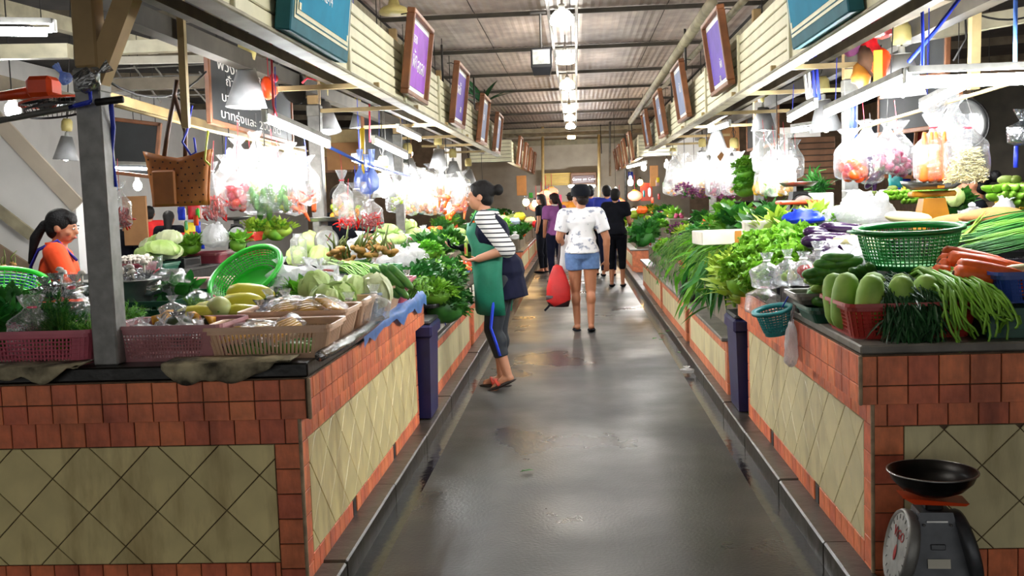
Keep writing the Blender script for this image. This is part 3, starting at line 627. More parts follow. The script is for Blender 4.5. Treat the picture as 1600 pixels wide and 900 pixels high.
# ------------------------------------------------------------------ pendant lamps and strip lights
def mk_pendant():
    t = thing('pendant_lamp', 'x', 'lamp')
    sh = MB().lathe([(.055, .245), (.13, 0), (.128, -.002), (.053, .242)], 24, closed=True).build('shade', 'aluminium', t, True)
    MB().lathe([(.05, .235), (.122, .006), (.120, .005), (.048, .233)], 20, closed=True).build('inner_lining', 'lamp_white', t, True)
    MB().lathe([(0, .243), (.05, .243), (.052, .248), (.02, .252), (.018, .29), (0, .29)], 14).build('cap', 'aluminium', t, True)
    MB().ell((0, 0, .045), (.04, .04, .055), 10, 6).build('bulb', 'bulb_glow', t, True)
    MB().lathe([(0, .09), (.018, .09), (.02, .14), (.018, .24), (0, .24)], 8).build('lamp_holder', 'lamp_white', t)
    MB().lathe([(0, .30), (.05, .30), (.058, .34), (.055, .40), (.036, .43), (0, .43)], 14).build('bell', 'bell_cream', t, True)
    MB().tube([(0, 0, 0), (0, 0, 1)], .006, 6).build('cord', 'black_cord', t, False, (0, 0, .28))
    MB().tube([(.01, 0, .44), (.03, .0, .50), (.0, .0, .55), (-.02, 0, .5), (.005, 0, .45)], .004, 5).build('hook', 'steel_dark', t)
    return proto(t)
PEN = mk_pendant()
def hang_to(o, top=None):
    "draw the cord of a lamp up to the beam or the roof above it"
    x = abs(o.location.x); zt = top or (2.38 if 1.9 < x < 2.2 and o.location.y < 17.4 and o.location.z < 2.1 else (3.63 if x < 2.2 else 3.92))
    for c in o.children:
        if c.name.startswith('cord'): c.scale = (1, 1, max(.1, zt - o.location.z - c.location.z))
def pendant(px, py, Y, label, tx=0, ty=0, off=False, s=1):
    o = place(PEN, P(px, py, Y), (tx, ty, U(0, 6)), s, label, 'lamp', 'grey pendant lamps'); hang_to(o); return o
pendant(385, 168, 6.45, 'grey cone pendant lamp in front of the chalkboard', .06, .02)
pendant(509, 207, 8.35, 'tilted grey cone lamp beside the front left strip light', .05, -.14)
pendant(601, 308, 9.2, 'grey cone lamp hanging lowest on the left, over the lime bags', s=.86)
pendant(641, 279, 12.4, 'grey cone lamp right of the lowest left lamp', 0, .05)
pendant(686, 262, 13.6, 'grey cone lamp with bright glow left of the woman in the apron')
pendant(709, 278, 15.2, 'grey cone lamp nearest the head of the woman in the apron')
pendant(733, 288, 17.0, 'grey cone lamp just above the head of the woman in the apron')
pendant(1193, 204, 11.1, 'grey cone lamp beside the chalkboard on the right')
pendant(1291, 205, 8.35, 'grey cone lamp by the front right strip light', .0, .1)
pendant(1150, 269, 13.1, 'grey cone lamp above the hanging herb bunch on the right', 0, -.05)
pendant(1411, 150, 6.3, 'large grey cone lamp behind the right strip lights', 0, .12)
pendant(1098, 262, 15.2, 'grey cone lamp above the purple flowers')
pendant(1052, 270, 18.0, 'grey cone lamp furthest down the right row')
pendant(1120, 235, 12.6, 'grey cone lamp between the herb bunch and the flowers')
pendant(103, 250, 10.5, 'grey cone lamp left of the front left post', .1)
pendant(440, 330, 12.0, 'grey cone lamp behind the hanging bags of tomatoes')
pendant(560, 200, 14.5, 'small far grey cone lamp behind the blue bags')
bulbs = [(20, 172, 7.2), (350, 262, 12.5), (215, 290, 13), (248, 275, 14), (1240, 255, 12.2), (1215, 240, 14.5), (1175, 250, 16.5), (1006, 262, 22), (962, 300, 24), (985, 285, 20), (1042, 258, 21), (755, 322, 20), (640, 240, 18), (1470, 205, 13), (1545, 225, 14), (690, 300, 17), (1085, 290, 17.5)]
def mk_bulb():
    t = thing('bare_bulb', 'x', 'lamp'); MB().ell((0, 0, 0), (.055, .055, .065), 10, 6).build('bulb', 'bulb_glow', t, True)
    MB().lathe([(0, .055), (.03, .055), (.028, .11), (.01, .13), (0, .13)], 8).build('socket', 'lamp_white', t); MB().tube([(0, 0, 0), (0, 0, 1)], .005, 5).build('cord', 'black_cord', t, False, (0, 0, .12)); return proto(t)
BULB = mk_bulb()
wb = ['below the orange fan', 'behind the leather bag', 'left behind the leather bag', 'between the front post and the leather bag', 'above the yellow fruit bags on the right', 'high above the herb bunch', 'left of the herb bunch', 'by the red decorations', 'nearest the man in black', 'over the far right stalls', 'between the far right lamps', 'behind the woman in the apron', 'behind the strip lights on the left', 'behind the bag of carrots', 'behind the bag of bean sprouts', 'left of the apron woman\'s head', 'over the far right flowers']
for i, b in enumerate(bulbs): hang_to(place(BULB, P(*b), (0, 0, 0), 1, 'glowing bare bulb ' + wb[i], 'lamp', 'bare bulbs over the stalls'))
def strip(a, b, label, double=False, r=.014, cords=True, mat='tube_glow', up=.9):
    a, b = Vector(a), Vector(b); t = thing('strip_light', label, 'lamp', (a + b) / 2, 0, 'fluorescent strip lights'); c = (a + b) / 2; a, b = a - c, b - c; d = (b - a).normalized(); sd_ = d.cross(Vector((0, 0, 1))).normalized()
    MB().bar(a + Vector((0, 0, .045)), b + Vector((0, 0, .045)), .04, .03).build('fitting', 'steel_dull', t)
    for k in ((-1, 1) if double else (0,)):
        o = sd_ * k * .03 + Vector((0, 0, -.03 * (k + 1) / 2 if double else 0)); MB().tube([a + o + d * .03, b + o - d * .03], r, 8).build('tube', mat, t, True)
    for e in (a, b): MB().cbox(e + Vector((0, 0, .02)), (.03, .03, .07), .004).build('end_holder', 'lamp_white', t)
    if cords:
        for k in (.15, .85): p = a.lerp(b, k); zt = 2.28 if 1.3 < abs(c.x) < 1.75 and c.y < 17 else (3.6 if abs(c.x) < 2.2 else 3.9); MB().tube([p + Vector((0, 0, .06)), Vector((p.x + .01, p.y, zt - c.z))], .003, 5).build('cord', 'blue_cord' if k < .5 else 'black_cord', t)
    return t
strip(P(414, 187, 5.5), P(513, 228, 6.75), 'strip light hanging in front of the second left lamp')
strip(P(584, 222, 8.3), P(635, 246, 9.8), 'strip light above the lowest left lamp')
strip(P(622, 203, 9.4), P(656, 219, 10.7), 'strip light higher up behind the left strip lights')
strip(P(552, 250, 9.0), P(612, 270, 10.2), 'thin strip light over the blue bags')
strip(P(-40, 44, 5.6), P(84, 46, 5.6), 'double strip light left of the front left post', True)
strip(P(1291, 180, 6.6), P(1416, 126, 5.0), 'slanting strip light at the right, ending at the crossing one')
strip(P(1418, 124, 4.95), P(1640, 116, 4.95), 'long double strip light across the upper right corner', True, .016)
strip(P(1233, 188, 8.0), P(1274, 166, 6.9), 'strip light left of the grey cone lamp on the right')
strip(P(1108, 205, 12.5), P(1140, 195, 11.0), 'strip light left of the chalkboard on the right')
strip(P(1238, 205, 9.4), P(1300, 196, 8.9), 'strip light under the grey cone lamp on the right', cords=False)
strip(P(1440, 168, 7.5), P(1510, 135, 6.2), 'strip light behind the slanting one at the right')
strip(P(888, 291, 30), P(930, 291, 30), 'strip light below the far end sign', cords=False, r=.04)
strip(P(630, 262, 12), P(676, 276, 14.5), 'strip light over the left white bags', cords=False)
strip(P(980, 262, 22), P(1010, 255, 19), 'strip light over the far right stalls', cords=False)
strip(P(170, 262, 9), P(235, 264, 9), 'strip light behind the front left post')
strip(P(740, 300, 20), P(770, 303, 23), 'strip light over the far left stalls', cords=False)
# ------------------------------------------------------------------ produce: one prototype of each kind
def along_x(mb, bend=0, L=.2):
    "turn a z-lathe to lie along x and bend it in the xy plane"
    def f(v):
        x = v.z; y = v.x; z = v.y
        return Vector((x, y + bend * ((x / L) ** 2 - .08), z))
    return mb.warp(f)
def prof_body(L, r, pts): return [(r * a, L * (t - .5)) for t, a in pts]
BAR = [(0, 0), (.03, .42), (.1, .74), (.25, .96), (.5, 1), (.75, .95), (.9, .74), (.97, .42), (1, 0)]
def lumpy(mb, amp, sc, seed=0):
    c = sum((Vector(v) for v in mb.v), Vector()) / len(mb.v)
    return mb.warp(lambda v: c + (v - c) * (1 + amp * noise.noise((v - c) * sc + Vector((seed, seed * 2, 0)))))
def fruit(name, parts, label='x', cat='vegetable'):
    t = thing(name, label, cat)
    for (nm, mb, mat) in parts: mb.build(nm, mat, t, True)
    return proto(t)
V = {}
V['winter_melon'] = pmesh('winter_melon', lumpy(MB().lathe(prof_body(.235, .056, [(0, 0), (.02, .4), (.08, .72), (.2, .93), (.45, 1), (.7, .97), (.88, .78), (.96, .5), (1, 0)]), 16), .04, 12), 'winter_melon')
def cuc(L, r, bend, mat, nm='cucumber'): return pmesh(nm, along_x(MB().lathe(prof_body(L, r, BAR), 10), bend, L), mat)
V['cucumber'] = cuc(.19, .024, .02, 'cucumber'); V['cucumber_b'] = cuc(.15, .026, .03, 'cucumber'); V['pale_cucumber'] = cuc(.10, .021, .01, 'pale_cucumber')
V['yellow_melon'] = fruit('yellow_cucumber', [('flesh', along_x(MB().lathe(prof_body(.23, .05, [(0, 0), (.03, .3), (.12, .62), (.3, .9), (.55, 1), (.78, .95), (.93, .68), (1, 0)]), 14), .02, .23), 'yellow_melon'), ('stalk', MB().tube([(-.112, 0, 0), (-.125, .0, .012), (-.135, 0, .03)], [.006, .005, .006], 6), 'stem_green')])
V['round_melon'] = fruit('round_melon', [('flesh', MB().ell((0, 0, 0), (.058, .058, .055), 16, 10), 'pale_melon'), ('navel', MB().ell((0, -.055, -.012), (.006, .004, .006), 6, 4), 'stem_green')])
def cabbage(r, mat, seed, sy=1.0, nleaf=7):
    random.seed(seed); c = lumpy(MB().ell((0, 0, 0), (r * .94, r * .94 * sy, r * .9), 16, 10), .05, 14, seed); lv = MB()
    for k in range(nleaf):
        az = k * 2 * PI / nleaf + U(-.2, .2); el = U(-.3, .5); n = 7; vs = []; fs = []; q = Matrix.Rotation(az, 3, 'Z') @ Matrix.Rotation(-el, 3, 'Y')
        for i in range(n):
            for j in range(n):
                a, b = (i / (n - 1) - .5) * 2.0, (j / (n - 1) - .5) * 1.9
                d = Vector((math.cos(a) * math.cos(b), math.sin(a) * math.cos(b), math.sin(b))); e = max(abs(i / (n - 1) - .5), abs(j / (n - 1) - .5)) * 2
                rr = r * (1.0 + .10 * e ** 4 + .03 * noise.noise(d * 4 + Vector((k, seed, 0))) * (.3 + e)) + .004 * math.sin(10 * a) * e ** 3
                v = q @ (d * rr); vs.append((v.x, v.y * sy, v.z))
        for i in range(n - 1):
            for j in range(n - 1):
                if (i in (0, n - 2)) and (j in (0, n - 2)): continue
                fs.append((i * n + j, (i + 1) * n + j, (i + 1) * n + j + 1, i * n + j + 1))
        lv.add(vs, fs)
    return fruit('cabbage', [('heart', c, mat), ('outer_leaves', lv, mat)])
V['cabbage'] = cabbage(.088, 'cabbage', 1); V['cabbage_b'] = cabbage(.08, 'cabbage', 5, 1.1); V['cabbage_white'] = cabbage(.085, 'cabbage_white', 9)
V['napa'] = cabbage(.062, 'napa', 12, 2.0, 9); V['napa_white'] = cabbage(.062, 'cabbage_white', 14, 1.8, 9)
V['eggplant'] = fruit('eggplant', [('flesh', along_x(MB().lathe(prof_body(.23, .030, [(0, 0), (.03, .5), (.12, .88), (.3, 1), (.6, .86), (.85, .66), (.97, .55), (1, 0)]), 12), .035, .23), 'eggplant'), ('cap', along_x(MB().lathe([(0, .135), (.006, .133), (.008, .118), (.02, .108), (.021, .088), (0, .086)], 10), .035, .23), 'eggplant_cap')])
V['carrot'] = fruit('carrot', [('root', along_x(MB().lathe(prof_body(.21, .024, [(0, 0), (.01, .25), (.12, .45), (.35, .68), (.7, .95), (.93, 1), (.985, .7), (1, 0)]), 10), .01, .21), 'carrot'), ('crown', MB().ell((.104, 0, 0), (.006, .009, .009), 6, 4), 'dried_brown')])
V['tomato'] = fruit('tomato', [('flesh', MB().ell((0, 0, 0), (.034, .034, .028), 12, 8), 'tomato'), ('calyx', MB().add([(0, 0, .030)] + [(.014 * math.cos(a * PI / 5) * (1 if a % 2 == 0 else .3), .014 * math.sin(a * PI / 5) * (1 if a % 2 == 0 else .3), .029) for a in range(10)], [(0, 1 + i, 1 + (i + 1) % 10) for i in range(10)]), 'calyx')])
V['tomato_small'] = pmesh('tomato', MB().ell((0, 0, 0), (.030, .026, .026), 8, 6), 'tomato_green')
V['chilli'] = pmesh('chilli', MB().tube([(-.035, 0, 0), (-.015, .002, .004), (.01, 0, .005), (.03, -.004, 0), (.042, -.01, -.004)], [.004, .0075, .007, .004, .0005], 6), 'chilli')
V['lime'] = pmesh('lime', MB().ell((0, 0, 0), (.024, .022, .022), 10, 6), 'lime'); V['lime_orange'] = pmesh('lime', MB().ell((0, 0, 0), (.024, .022, .022), 10, 6), 'lime_orange')
V['onion'] = pmesh('onion', MB().lathe([(0, -.028), (.012, -.027), (.026, -.012), (.028, .004), (.02, .02), (.007, .03), (.004, .042), (0, .044)], 10), 'onion')
V['potato'] = pmesh('yam', lumpy(MB().ell((0, 0, 0), (.16, .06, .05), 14, 8), .15, 8), 'yam'); V['mango'] = pmesh('mango', lumpy(MB().ell((0, 0, 0), (.055, .04, .034), 10, 7), .08, 10), 'mango_yellow')
V['daikon'] = pmesh('daikon', along_x(MB().lathe(prof_body(.26, .032, BAR), 12), .02, .26), 'daikon'); V['garlic'] = pmesh('garlic', MB().lathe([(0, -.02), (.016, -.019), (.026, -.004), (.02, .012), (.006, .022), (.003, .04), (0, .041)], 8), 'garlic')
V['mushroom'] = fruit('mushroom', [('cap', MB().lathe([(0, .03), (.012, .027), (.018, .015), (.014, .012), (0, .014)], 8), 'mushroom'), ('stalk', MB().tube([(0, 0, -.02), (0, 0, .015)], .005, 6), 'mushroom')])
V['pumpkin_wedge'] = fruit('pumpkin_wedge', [('flesh', MB().add([(0, 0, 0), (.05, -.02, .11), (.05, .02, .11), (.02, -.03, .05), (.02, .03, .05), (-.01, 0, .1)], [(0, 3, 1, 5), (0, 5, 2, 4), (1, 2, 5), (0, 4, 3), (3, 4, 2, 1)]), 'pumpkin_flesh'), ('rind', MB().add([(.006, 0, -.004), (.058, -.02, .112), (.058, .02, .112), (.028, -.032, .048), (.028, .032, .048)], [(0, 4, 3), (3, 4, 2, 1)]), 'pumpkin_skin')])
V['pumpkin'] = pmesh('small_pumpkin', MB().ell((0, 0, 0), (.06, .06, .045), 20, 8).warp(lambda v: Vector((v.x * (1 + .06 * math.cos(8 * math.atan2(v.y, v.x))), v.y * (1 + .06 * math.cos(8 * math.atan2(v.y, v.x))), v.z))), 'pumpkin_skin')
def banana(mat):
    fr = MB()
    for k in range(9):
        a = (k - 4) * .2; lvl = k % 2
        pts = [Vector((math.sin(a) * s_ * .12, -s_ * .11 - lvl * .015, -.02 - .05 * s_ + .07 * s_ * s_ - lvl * .03)) for s_ in (0, .15, .4, .7, .92, 1)]
        fr.tube(pts, [.006, .009, .017, .018, .011, .004], 7)
    return fruit('banana_hand', [('fruits', fr, mat), ('crown', MB().ell((0, .005, -.01), (.035, .018, .02), 8, 5), 'galangal_stem')], 'x', 'fruit')
V['banana'] = banana('banana_green'); V['banana_y'] = banana('banana_yellow')
def ginger():
    random.seed(4); r = MB(); s_ = MB()
    for k in range(6):
        p = Vector((U(-.06, .06), U(-.03, .03), U(-.01, .02))); r.ell(p, (U(.02, .035), U(.014, .02), U(.014, .02)), 8, 5, Matrix.Rotation(U(0, 3), 3, 'Z'))
        if k < 5:
            h = U(.06, .14); s_.tube([p, p + Vector((U(-.02, .02), U(-.02, .02), h * .5)), p + Vector((U(-.04, .04), U(-.03, .03), h))], [.008, .006, .003], 6)
    return fruit('galangal_root', [('root', r, 'ginger'), ('shoots', s_, 'galangal_stem')])
V['ginger'] = ginger()

# ------------------------------------------------------------------ leaves
def leaf(mb, p, d, L, W, droop=.4, fold=.25, n=4, ruf=0, tw=0):
    "one leaf: a folded strip with its own curve"
    p = Vector(p); d = Vector(d).normalized(); up = Vector((0, 0, 1)); s_ = d.cross(up)
    s_ = s_.normalized() if s_.length > .05 else Vector((1, 0, 0))
    if tw: s_ = Matrix.Rotation(tw, 3, d) @ s_
    nrm = s_.cross(d); vs = [p]; fs = []; c = p.copy(); dd = d.copy(); st = L / n
    for i in range(1, n + 1):
        t = i / n; dd = (dd - up * droop * st / L).normalized(); c = c + dd * st; w_ = W * (math.sin(PI * min(1, (t * .93 + .03)) ** .75)) * .5 + .0004
        k = 1 if i < n else .12
        r1 = ruf * W * U(-1, 1); r2 = ruf * W * U(-1, 1)
        vs += [c - s_ * w_ * k + nrm * (fold * w_ + r1), c, c + s_ * w_ * k + nrm * (fold * w_ + r2)]
    fs += [(0, 2, 1), (0, 3, 2)]
    for i in range(n - 1):
        a = 1 + i * 3; fs += [(a, a + 1, a + 4, a + 3), (a + 1, a + 2, a + 5, a + 4)]
    mb.add(vs, fs)
def clump(name, seed, nl, rx, ry, h, lL, lW, mat, stem_mat='stem_green', droop=.5, ruf=0, core=True, upb=.4, smooth=False, n=4, cat='herb', tw=.6):
    "a leafy heap: leaves all over a dome, with stems in the middle"
    random.seed(seed); lv = MB(); st = MB()
    for k in range(nl):
        a = U(0, 2 * PI); e = math.asin(min(1, U(.0, 1.0) ** .8)); rr = U(.62, 1.0)
        b = Vector((rx * math.cos(a) * math.cos(e) * rr, ry * math.sin(a) * math.cos(e) * rr, h * math.sin(e) * rr + .01))
        d = Vector((b.x / rx, b.y / ry, b.z / h * .8 + upb)) + Vector((U(-.6, .6), U(-.6, .6), U(-.5, .5))); leaf(lv, b, d, lL * U(.6, 1.2), lW * U(.7, 1.2), droop, .25, n, ruf, U(-tw, tw))
    for k in range(14):
        a = U(0, 2 * PI); r = U(.2, .8); st.tube([(U(-.02, .02), U(-.02, .02), .0), (rx * .5 * r * math.cos(a), ry * .5 * r * math.sin(a), h * .5), (rx * r * math.cos(a), ry * r * math.sin(a), h * .8)], [.004, .003, .002], 5)
    if core: lv.add(*(lambda m: (m.v, m.f))(lumpy(MB().ell((0, 0, h * .1), (rx * .78, ry * .78, h * .72), 10, 6), .2, 8, seed)))
    return fruit(name, [('leaves', lv, mat), ('stems', st, stem_mat)], 'x', cat)
def needles(name, seed, n_, rx, ry, h, mat, L=.06):
    "feathery dill: stems with fine hair-like leaves"
    random.seed(seed); st = MB(); lv = MB()
    for k in range(n_):
        a = U(0, 2 * PI); r = U(.0, 1) ** .6; b = Vector((rx * .25 * r * math.cos(a), ry * .25 * r * math.sin(a), 0)); tip = Vector((rx * r * math.cos(a), ry * r * math.sin(a), h * U(.5, 1.0) * (1 - .5 * r * r)))
        m = b.lerp(tip, .5) + Vector((0, 0, .12 * h)); st.tube([b, m, tip], [.0025, .002, .001], 4, False)
        for q in range(22):
            t = U(.3, 1); p = b.lerp(m, t * 2) if t < .5 else m.lerp(tip, t * 2 - 1); d = (tip - m).normalized() + Vector((U(-1, 1), U(-1, 1), U(-.6, .8))); d.normalize(); e = p + d * L * U(.5, 1); s_ = d.orthogonal().normalized() * .0026
            lv.add([p - s_, p + s_, e + Vector((0, 0, -.008))], [(0, 1, 2)])
    return fruit(name, [('fronds', lv, mat), ('stems', st, 'stem_green')], 'x', 'herb')
V['lettuce'] = clump('lettuce_head', 21, 150, .13, .13, .11, .062, .06, 'leaf_lettuce', 'leaf_dark', .3, .34, n=5, cat='lettuce')
V['lettuce_b'] = clump('lettuce_head', 22, 140, .12, .13, .10, .06, .06, 'leaf_lettuce', 'leaf_dark', .3, .34, n=5, cat='lettuce')
V['coriander'] = clump('herb_bunch', 23, 260, .16, .13, .10, .045, .035, 'leaf_fresh', 'leaf_dark', .5, .1, n=3)
V['parsley'] = clump('herb_bunch', 24, 300, .17, .15, .12, .045, .032, 'leaf_dark', 'leaf_deep', .6, .12, n=3)
V['basil'] = clump('herb_bunch', 25, 130, .15, .13, .11, .07, .045, 'leaf_dark', 'leaf_deep', .5, .05, n=4)
V['kale'] = clump('leaf_bunch', 26, 46, .15, .13, .12, .13, .10, 'leaf_dark', 'stem_pale', .5, .06, n=5)
V['choy'] = clump('leaf_bunch', 27, 40, .14, .12, .11, .12, .07, 'leaf_fresh', 'stem_pale', .45, .05, n=5)
V['pale_greens'] = clump('leaf_bunch', 28, 50, .14, .12, .10, .11, .05, 'leaf_yellow', 'stem_pale', .4, .05, n=4)
V['flowers'] = clump('flower_bunch', 29, 160, .15, .13, .14, .035, .03, 'flower_purple', 'leaf_dark', .4, .1, n=3, cat='flowers', core=False)
V['dried'] = clump('dried_herbs', 30, 120, .15, .13, .09, .06, .02, 'dried_brown', 'dried_brown', .4, .1, n=3)
V['dill'] = needles('dill_bunch', 31, 90, .12, .11, .24, 'leaf_dark', .05); V['dill_b'] = needles('dill_bunch', 32, 80, .14, .12, .15, 'leaf_fresh', .045); V['dill_dark'] = needles('dill_bunch', 33, 110, .14, .12, .22, 'leaf_deep', .055)
def strands(name, path, n_, spread, r, mat, seed, label, cat, group=None, wav=.01, leaves=None, tie=None, taper=.3, flat=1, lenvar=.25, flare=1.0, n=5):
    "a bundle of long stems following one path; leaves=(mat,count,L,W) at the far end"
    random.seed(seed); st = MB(); lv = MB(); path = [Vector(p) for p in path]; k = len(path)
    t = thing(name, label, cat, path[0], 0, group); o = path[0]
    for i in range(n_):
        a = U(0, 2 * PI); q = U(0, 1) ** .5 * spread; off = Vector((math.cos(a) * q, math.sin(a) * q * .6, math.sin(a) * q * .8)); end = 1 - U(0, lenvar)
        pts = []; ph = U(0, 6); ph2 = U(0, 6)
        for j in range(k * 2 - 1):
            s_ = j / (k * 2 - 2) * end * (k - 1); j0 = min(int(s_), k - 2); p = path[j0].lerp(path[j0 + 1], s_ - j0); tt = s_ / (k - 1)
            pts.append(p - o + off * (1 + (flare - 1) * tt) + Vector((math.sin(ph + tt * 7), math.cos(ph2 + tt * 6), math.sin(ph2 + tt * 8) * .6)) * wav * tt)
        m = len(pts); st.tube(pts, [r * (1 - (1 - taper) * j / (m - 1)) for j in range(m)], n, True, flat)
        if leaves:
            for q_ in range(leaves[1]):
                tq = U(leaves[4] if len(leaves) > 4 else .45, 1); jj = min(int(tq * (m - 1)), m - 2); p = pts[jj].lerp(pts[jj + 1], tq * (m - 1) - jj); d = (pts[jj + 1] - pts[jj]).normalized() + Vector((U(-.6, .6), U(-.6, .6), U(-.5, .5))); leaf(lv, p, d, leaves[2] * U(.6, 1.2), leaves[3] * U(.7, 1.2), .6, .2, 3, .04, U(-1, 1))
    st.build('stems', mat, t, True)
    if leaves: lv.build('leaves', leaves[0], t)
    if tie is not None: p = path[tie] - o; MB().lathe([(spread * 1.05, -.008), (spread * 1.1, 0), (spread * 1.05, .008)], 12, Matrix.Translation(p) @ (path[min(tie + 1, k - 1)] - path[max(tie - 1, 0)]).to_track_quat('Z', 'Y').to_matrix().to_4x4()).build('tie', 'red_cord', t)
    return t

# ------------------------------------------------------------------ containers
def rrect(w_, d_, r, k=4):
    pts = []
    for cx, cy, a0 in ((w_ / 2 - r, d_ / 2 - r, 0), (-w_ / 2 + r, d_ / 2 - r, PI / 2), (-w_ / 2 + r, -d_ / 2 + r, PI), (w_ / 2 - r, -d_ / 2 + r, 1.5 * PI)):
        for i in range(k + 1): a = a0 + PI / 2 * i / k; pts.append(Vector((cx + r * math.cos(a), cy + r * math.sin(a), 0)))
    return pts
def resample(pts, step):
    out = []; n = len(pts)
    for i in range(n):
        a, b = pts[i], pts[(i + 1) % n]; l = (b - a).length; m = max(1, round(l / step))
        for j in range(m): out.append(a.lerp(b, j / m))
    return out
def basket(name, w_, d_, h, mat, label, loc, rz=0, style='slots', taper=.86, group=None, step=.02, solid=None):
    t = thing(name, label, 'basket', loc, rz, group); r = min(w_, d_) * .12
    top = rrect(w_, d_, r); bot = rrect(w_ * taper, d_ * taper, r * .8); k = len(top)
    rim = MB(); vs = []; fs = []
    for dx, z in ((0, h - .028), (.0, h - .004), (.004, h), (.016, h + .002), (.018, h - .012), (.012, h - .012), (.01, h - .004), (.004, h - .006), (.004, h - .028)):
        for p in top: q = p * (1 + dx / max(.01, p.length)); vs.append((q.x, q.y, z))
    n = 9
    for i in range(n):
        for j in range(k): a, b = i, (i + 1) % n; fs.append((a * k + j, a * k + (j + 1) % k, b * k + (j + 1) % k, b * k + j))
    rim.add(vs, fs).build('rim', mat, t)
    fl_ = MB(); fl_.add([(p.x, p.y, 0) for p in bot] + [(p.x, p.y, .006) for p in bot], [tuple(range(k - 1, -1, -1)), tuple(range(k, 2 * k))] + [(j, (j + 1) % k, k + (j + 1) % k, k + j) for j in range(k)]); fl_.build('base', mat, t)
    wl_ = MB(); ts, bs = resample(top, step), None; rb = []
    for p in ts: rb.append(Vector((p.x * taper, p.y * taper, 0)))
    m = len(ts)
    if style == 'solid':
        wl_.add([(p.x, p.y, 0) for p in bot] + [(p.x, p.y, h - .02) for p in top] + [(p.x * .985, p.y * .985, .004) for p in bot] + [(p.x * .985, p.y * .985, h - .02) for p in top], [(j, (j + 1) % k, k + (j + 1) % k, k + j) for j in range(k)] + [(2 * k + (j + 1) % k, 2 * k + j, 3 * k + j, 3 * k + (j + 1) % k) for j in range(k)])
    else:
        def at(i, z): return rb[i % m].lerp(ts[i % m], z / h) + Vector((0, 0, z))
        bands = ((0, h * .16), (h * .8, h - .01)) if style == 'slots' else ((0, h * .1), (h * .86, h - .01))
        for z0, z1 in bands:
            wl_.add([at(i, z0) for i in range(m)] + [at(i, z1) for i in range(m)] + [at(i, z0) * .985 for i in range(m)] + [at(i, z1) * .985 for i in range(m)], [(j, (j + 1) % m, m + (j + 1) % m, m + j) for j in range(m)] + [(2 * m + (j + 1) % m, 2 * m + j, 3 * m + j, 3 * m + (j + 1) % m) for j in range(m)])
        for i in range(m):
            c = (ts[i] - ts[i - 1]).normalized()
            corner = abs(abs(ts[i].x) - w_ / 2) < r * 1.4 and abs(abs(ts[i].y) - d_ / 2) < r * 1.4
            wl_.bar(at(i, bands[0][1] - .003), at(i, bands[1][0] + .003), .003 if not corner else .004, (step * .5 if style == 'slots' else step * .36) if not corner else step * 1.15, up=c)
        if style == 'mesh':
            z = h * .1 + step
            while z < h * .86: wl_.tube([at(i, z) for i in range(m)] + [at(0, z)], step * .2, 4, False); z += step
    wl_.build('wall', mat, t)
    return t
def colander(name, r1, r0, h, mat, label, loc, rot=(0, 0, 0), nrib=56, rings=8, handles=False, group=None):
    t = thing(name, label, 'colander', loc, 0, group); t.rotation_euler = rot
    lat = MB()
    def ring(z): s_ = z / h; return r0 + (r1 - r0) * (s_ ** .8)
    for i in range(rings + 1):
        z = .02 + (h * .86 - .02) * i / rings; lat.lathe([(ring(z) - .003, z - .003), (ring(z) + .003, z - .003), (ring(z) + .003, z + .003), (ring(z) - .003, z + .003)], nrib, closed=True)
    for k in range(nrib):
        a = 2 * PI * k / nrib; c, s_ = math.cos(a), math.sin(a); zs = [.015, h * .3, h * .6, h * .88]
        lat.tube([(ring(z) * c, ring(z) * s_, z) for z in zs], .0036 if r1 > .15 else .003, 4, False)
    lat.build('lattice', mat, t)
    MB().lathe([(r1 - .012, h * .86), (r1 - .004, h), (r1 + .016, h), (r1 + .018, h - .014), (r1 + .012, h - .014), (r1 + .002, h - .008), (r1 - .006, h * .86)], nrib, closed=True).build('rim', mat, t, True)
    MB().lathe([(0, 0), (r0 + .004, 0), (r0 + .006, .02), (r0 - .004, .02), (r0 - .006, .006), (0, .006)], 32).build('base', mat, t)
    if handles:
        for s_ in (-1, 1): MB().tube([(s_ * (r1 + .01), -.05, h - .008), (s_ * (r1 + .045), -.035, h - .006), (s_ * (r1 + .045), .035, h - .006), (s_ * (r1 + .01), .05, h - .008)], .007, 6).build('handle', mat, t, True)
    return t
def crate(w_, d_, h, mat, label, loc, rz=0, group=None):
    "stacking crate with open slots in its sides"
    t = thing('crate', label, 'crate', loc, rz, group)
    for sx in (-1, 1):
        for sy in (-1, 1): MB().cbox((sx * (w_ / 2 - .015), sy * (d_ / 2 - .015), h / 2), (.03, .03, h), .004).build('corner_post', mat, t)
    for s_ in (-1, 1):
        for i in range(4): MB().box((0, s_ * (d_ / 2 - .008), .02 + i * (h - .04) / 3), (w_ - .03, .012, .026)).build('side_bar', mat, t); MB().box((s_ * (w_ / 2 - .008), 0, .02 + i * (h - .04) / 3), (.012, d_ - .03, .026)).build('side_bar', mat, t)
        b = MB()
        n = int(w_ / .03)
        for i in range(n): b.box((-w_ / 2 + .03 + (w_ - .06) * i / (n - 1), s_ * (d_ / 2 - .008), h / 2), (.006, .008, h - .02))
        n = int(d_ / .03)
        for i in range(n): b.box((s_ * (w_ / 2 - .008), -d_ / 2 + .03 + (d_ - .06) * i / (n - 1), h / 2), (.008, .006, h - .02))
        b.build('side_lattice', mat, t)
    MB().box((0, 0, .006), (w_ - .02, d_ - .02, .012)).build('base', mat, t)
    return t
def tray(w_, d_, h, mat, label, loc, rz=0, group=None, name='tray'): return basket(name, w_, d_, h, mat, label, loc, rz, 'solid', .9, group)
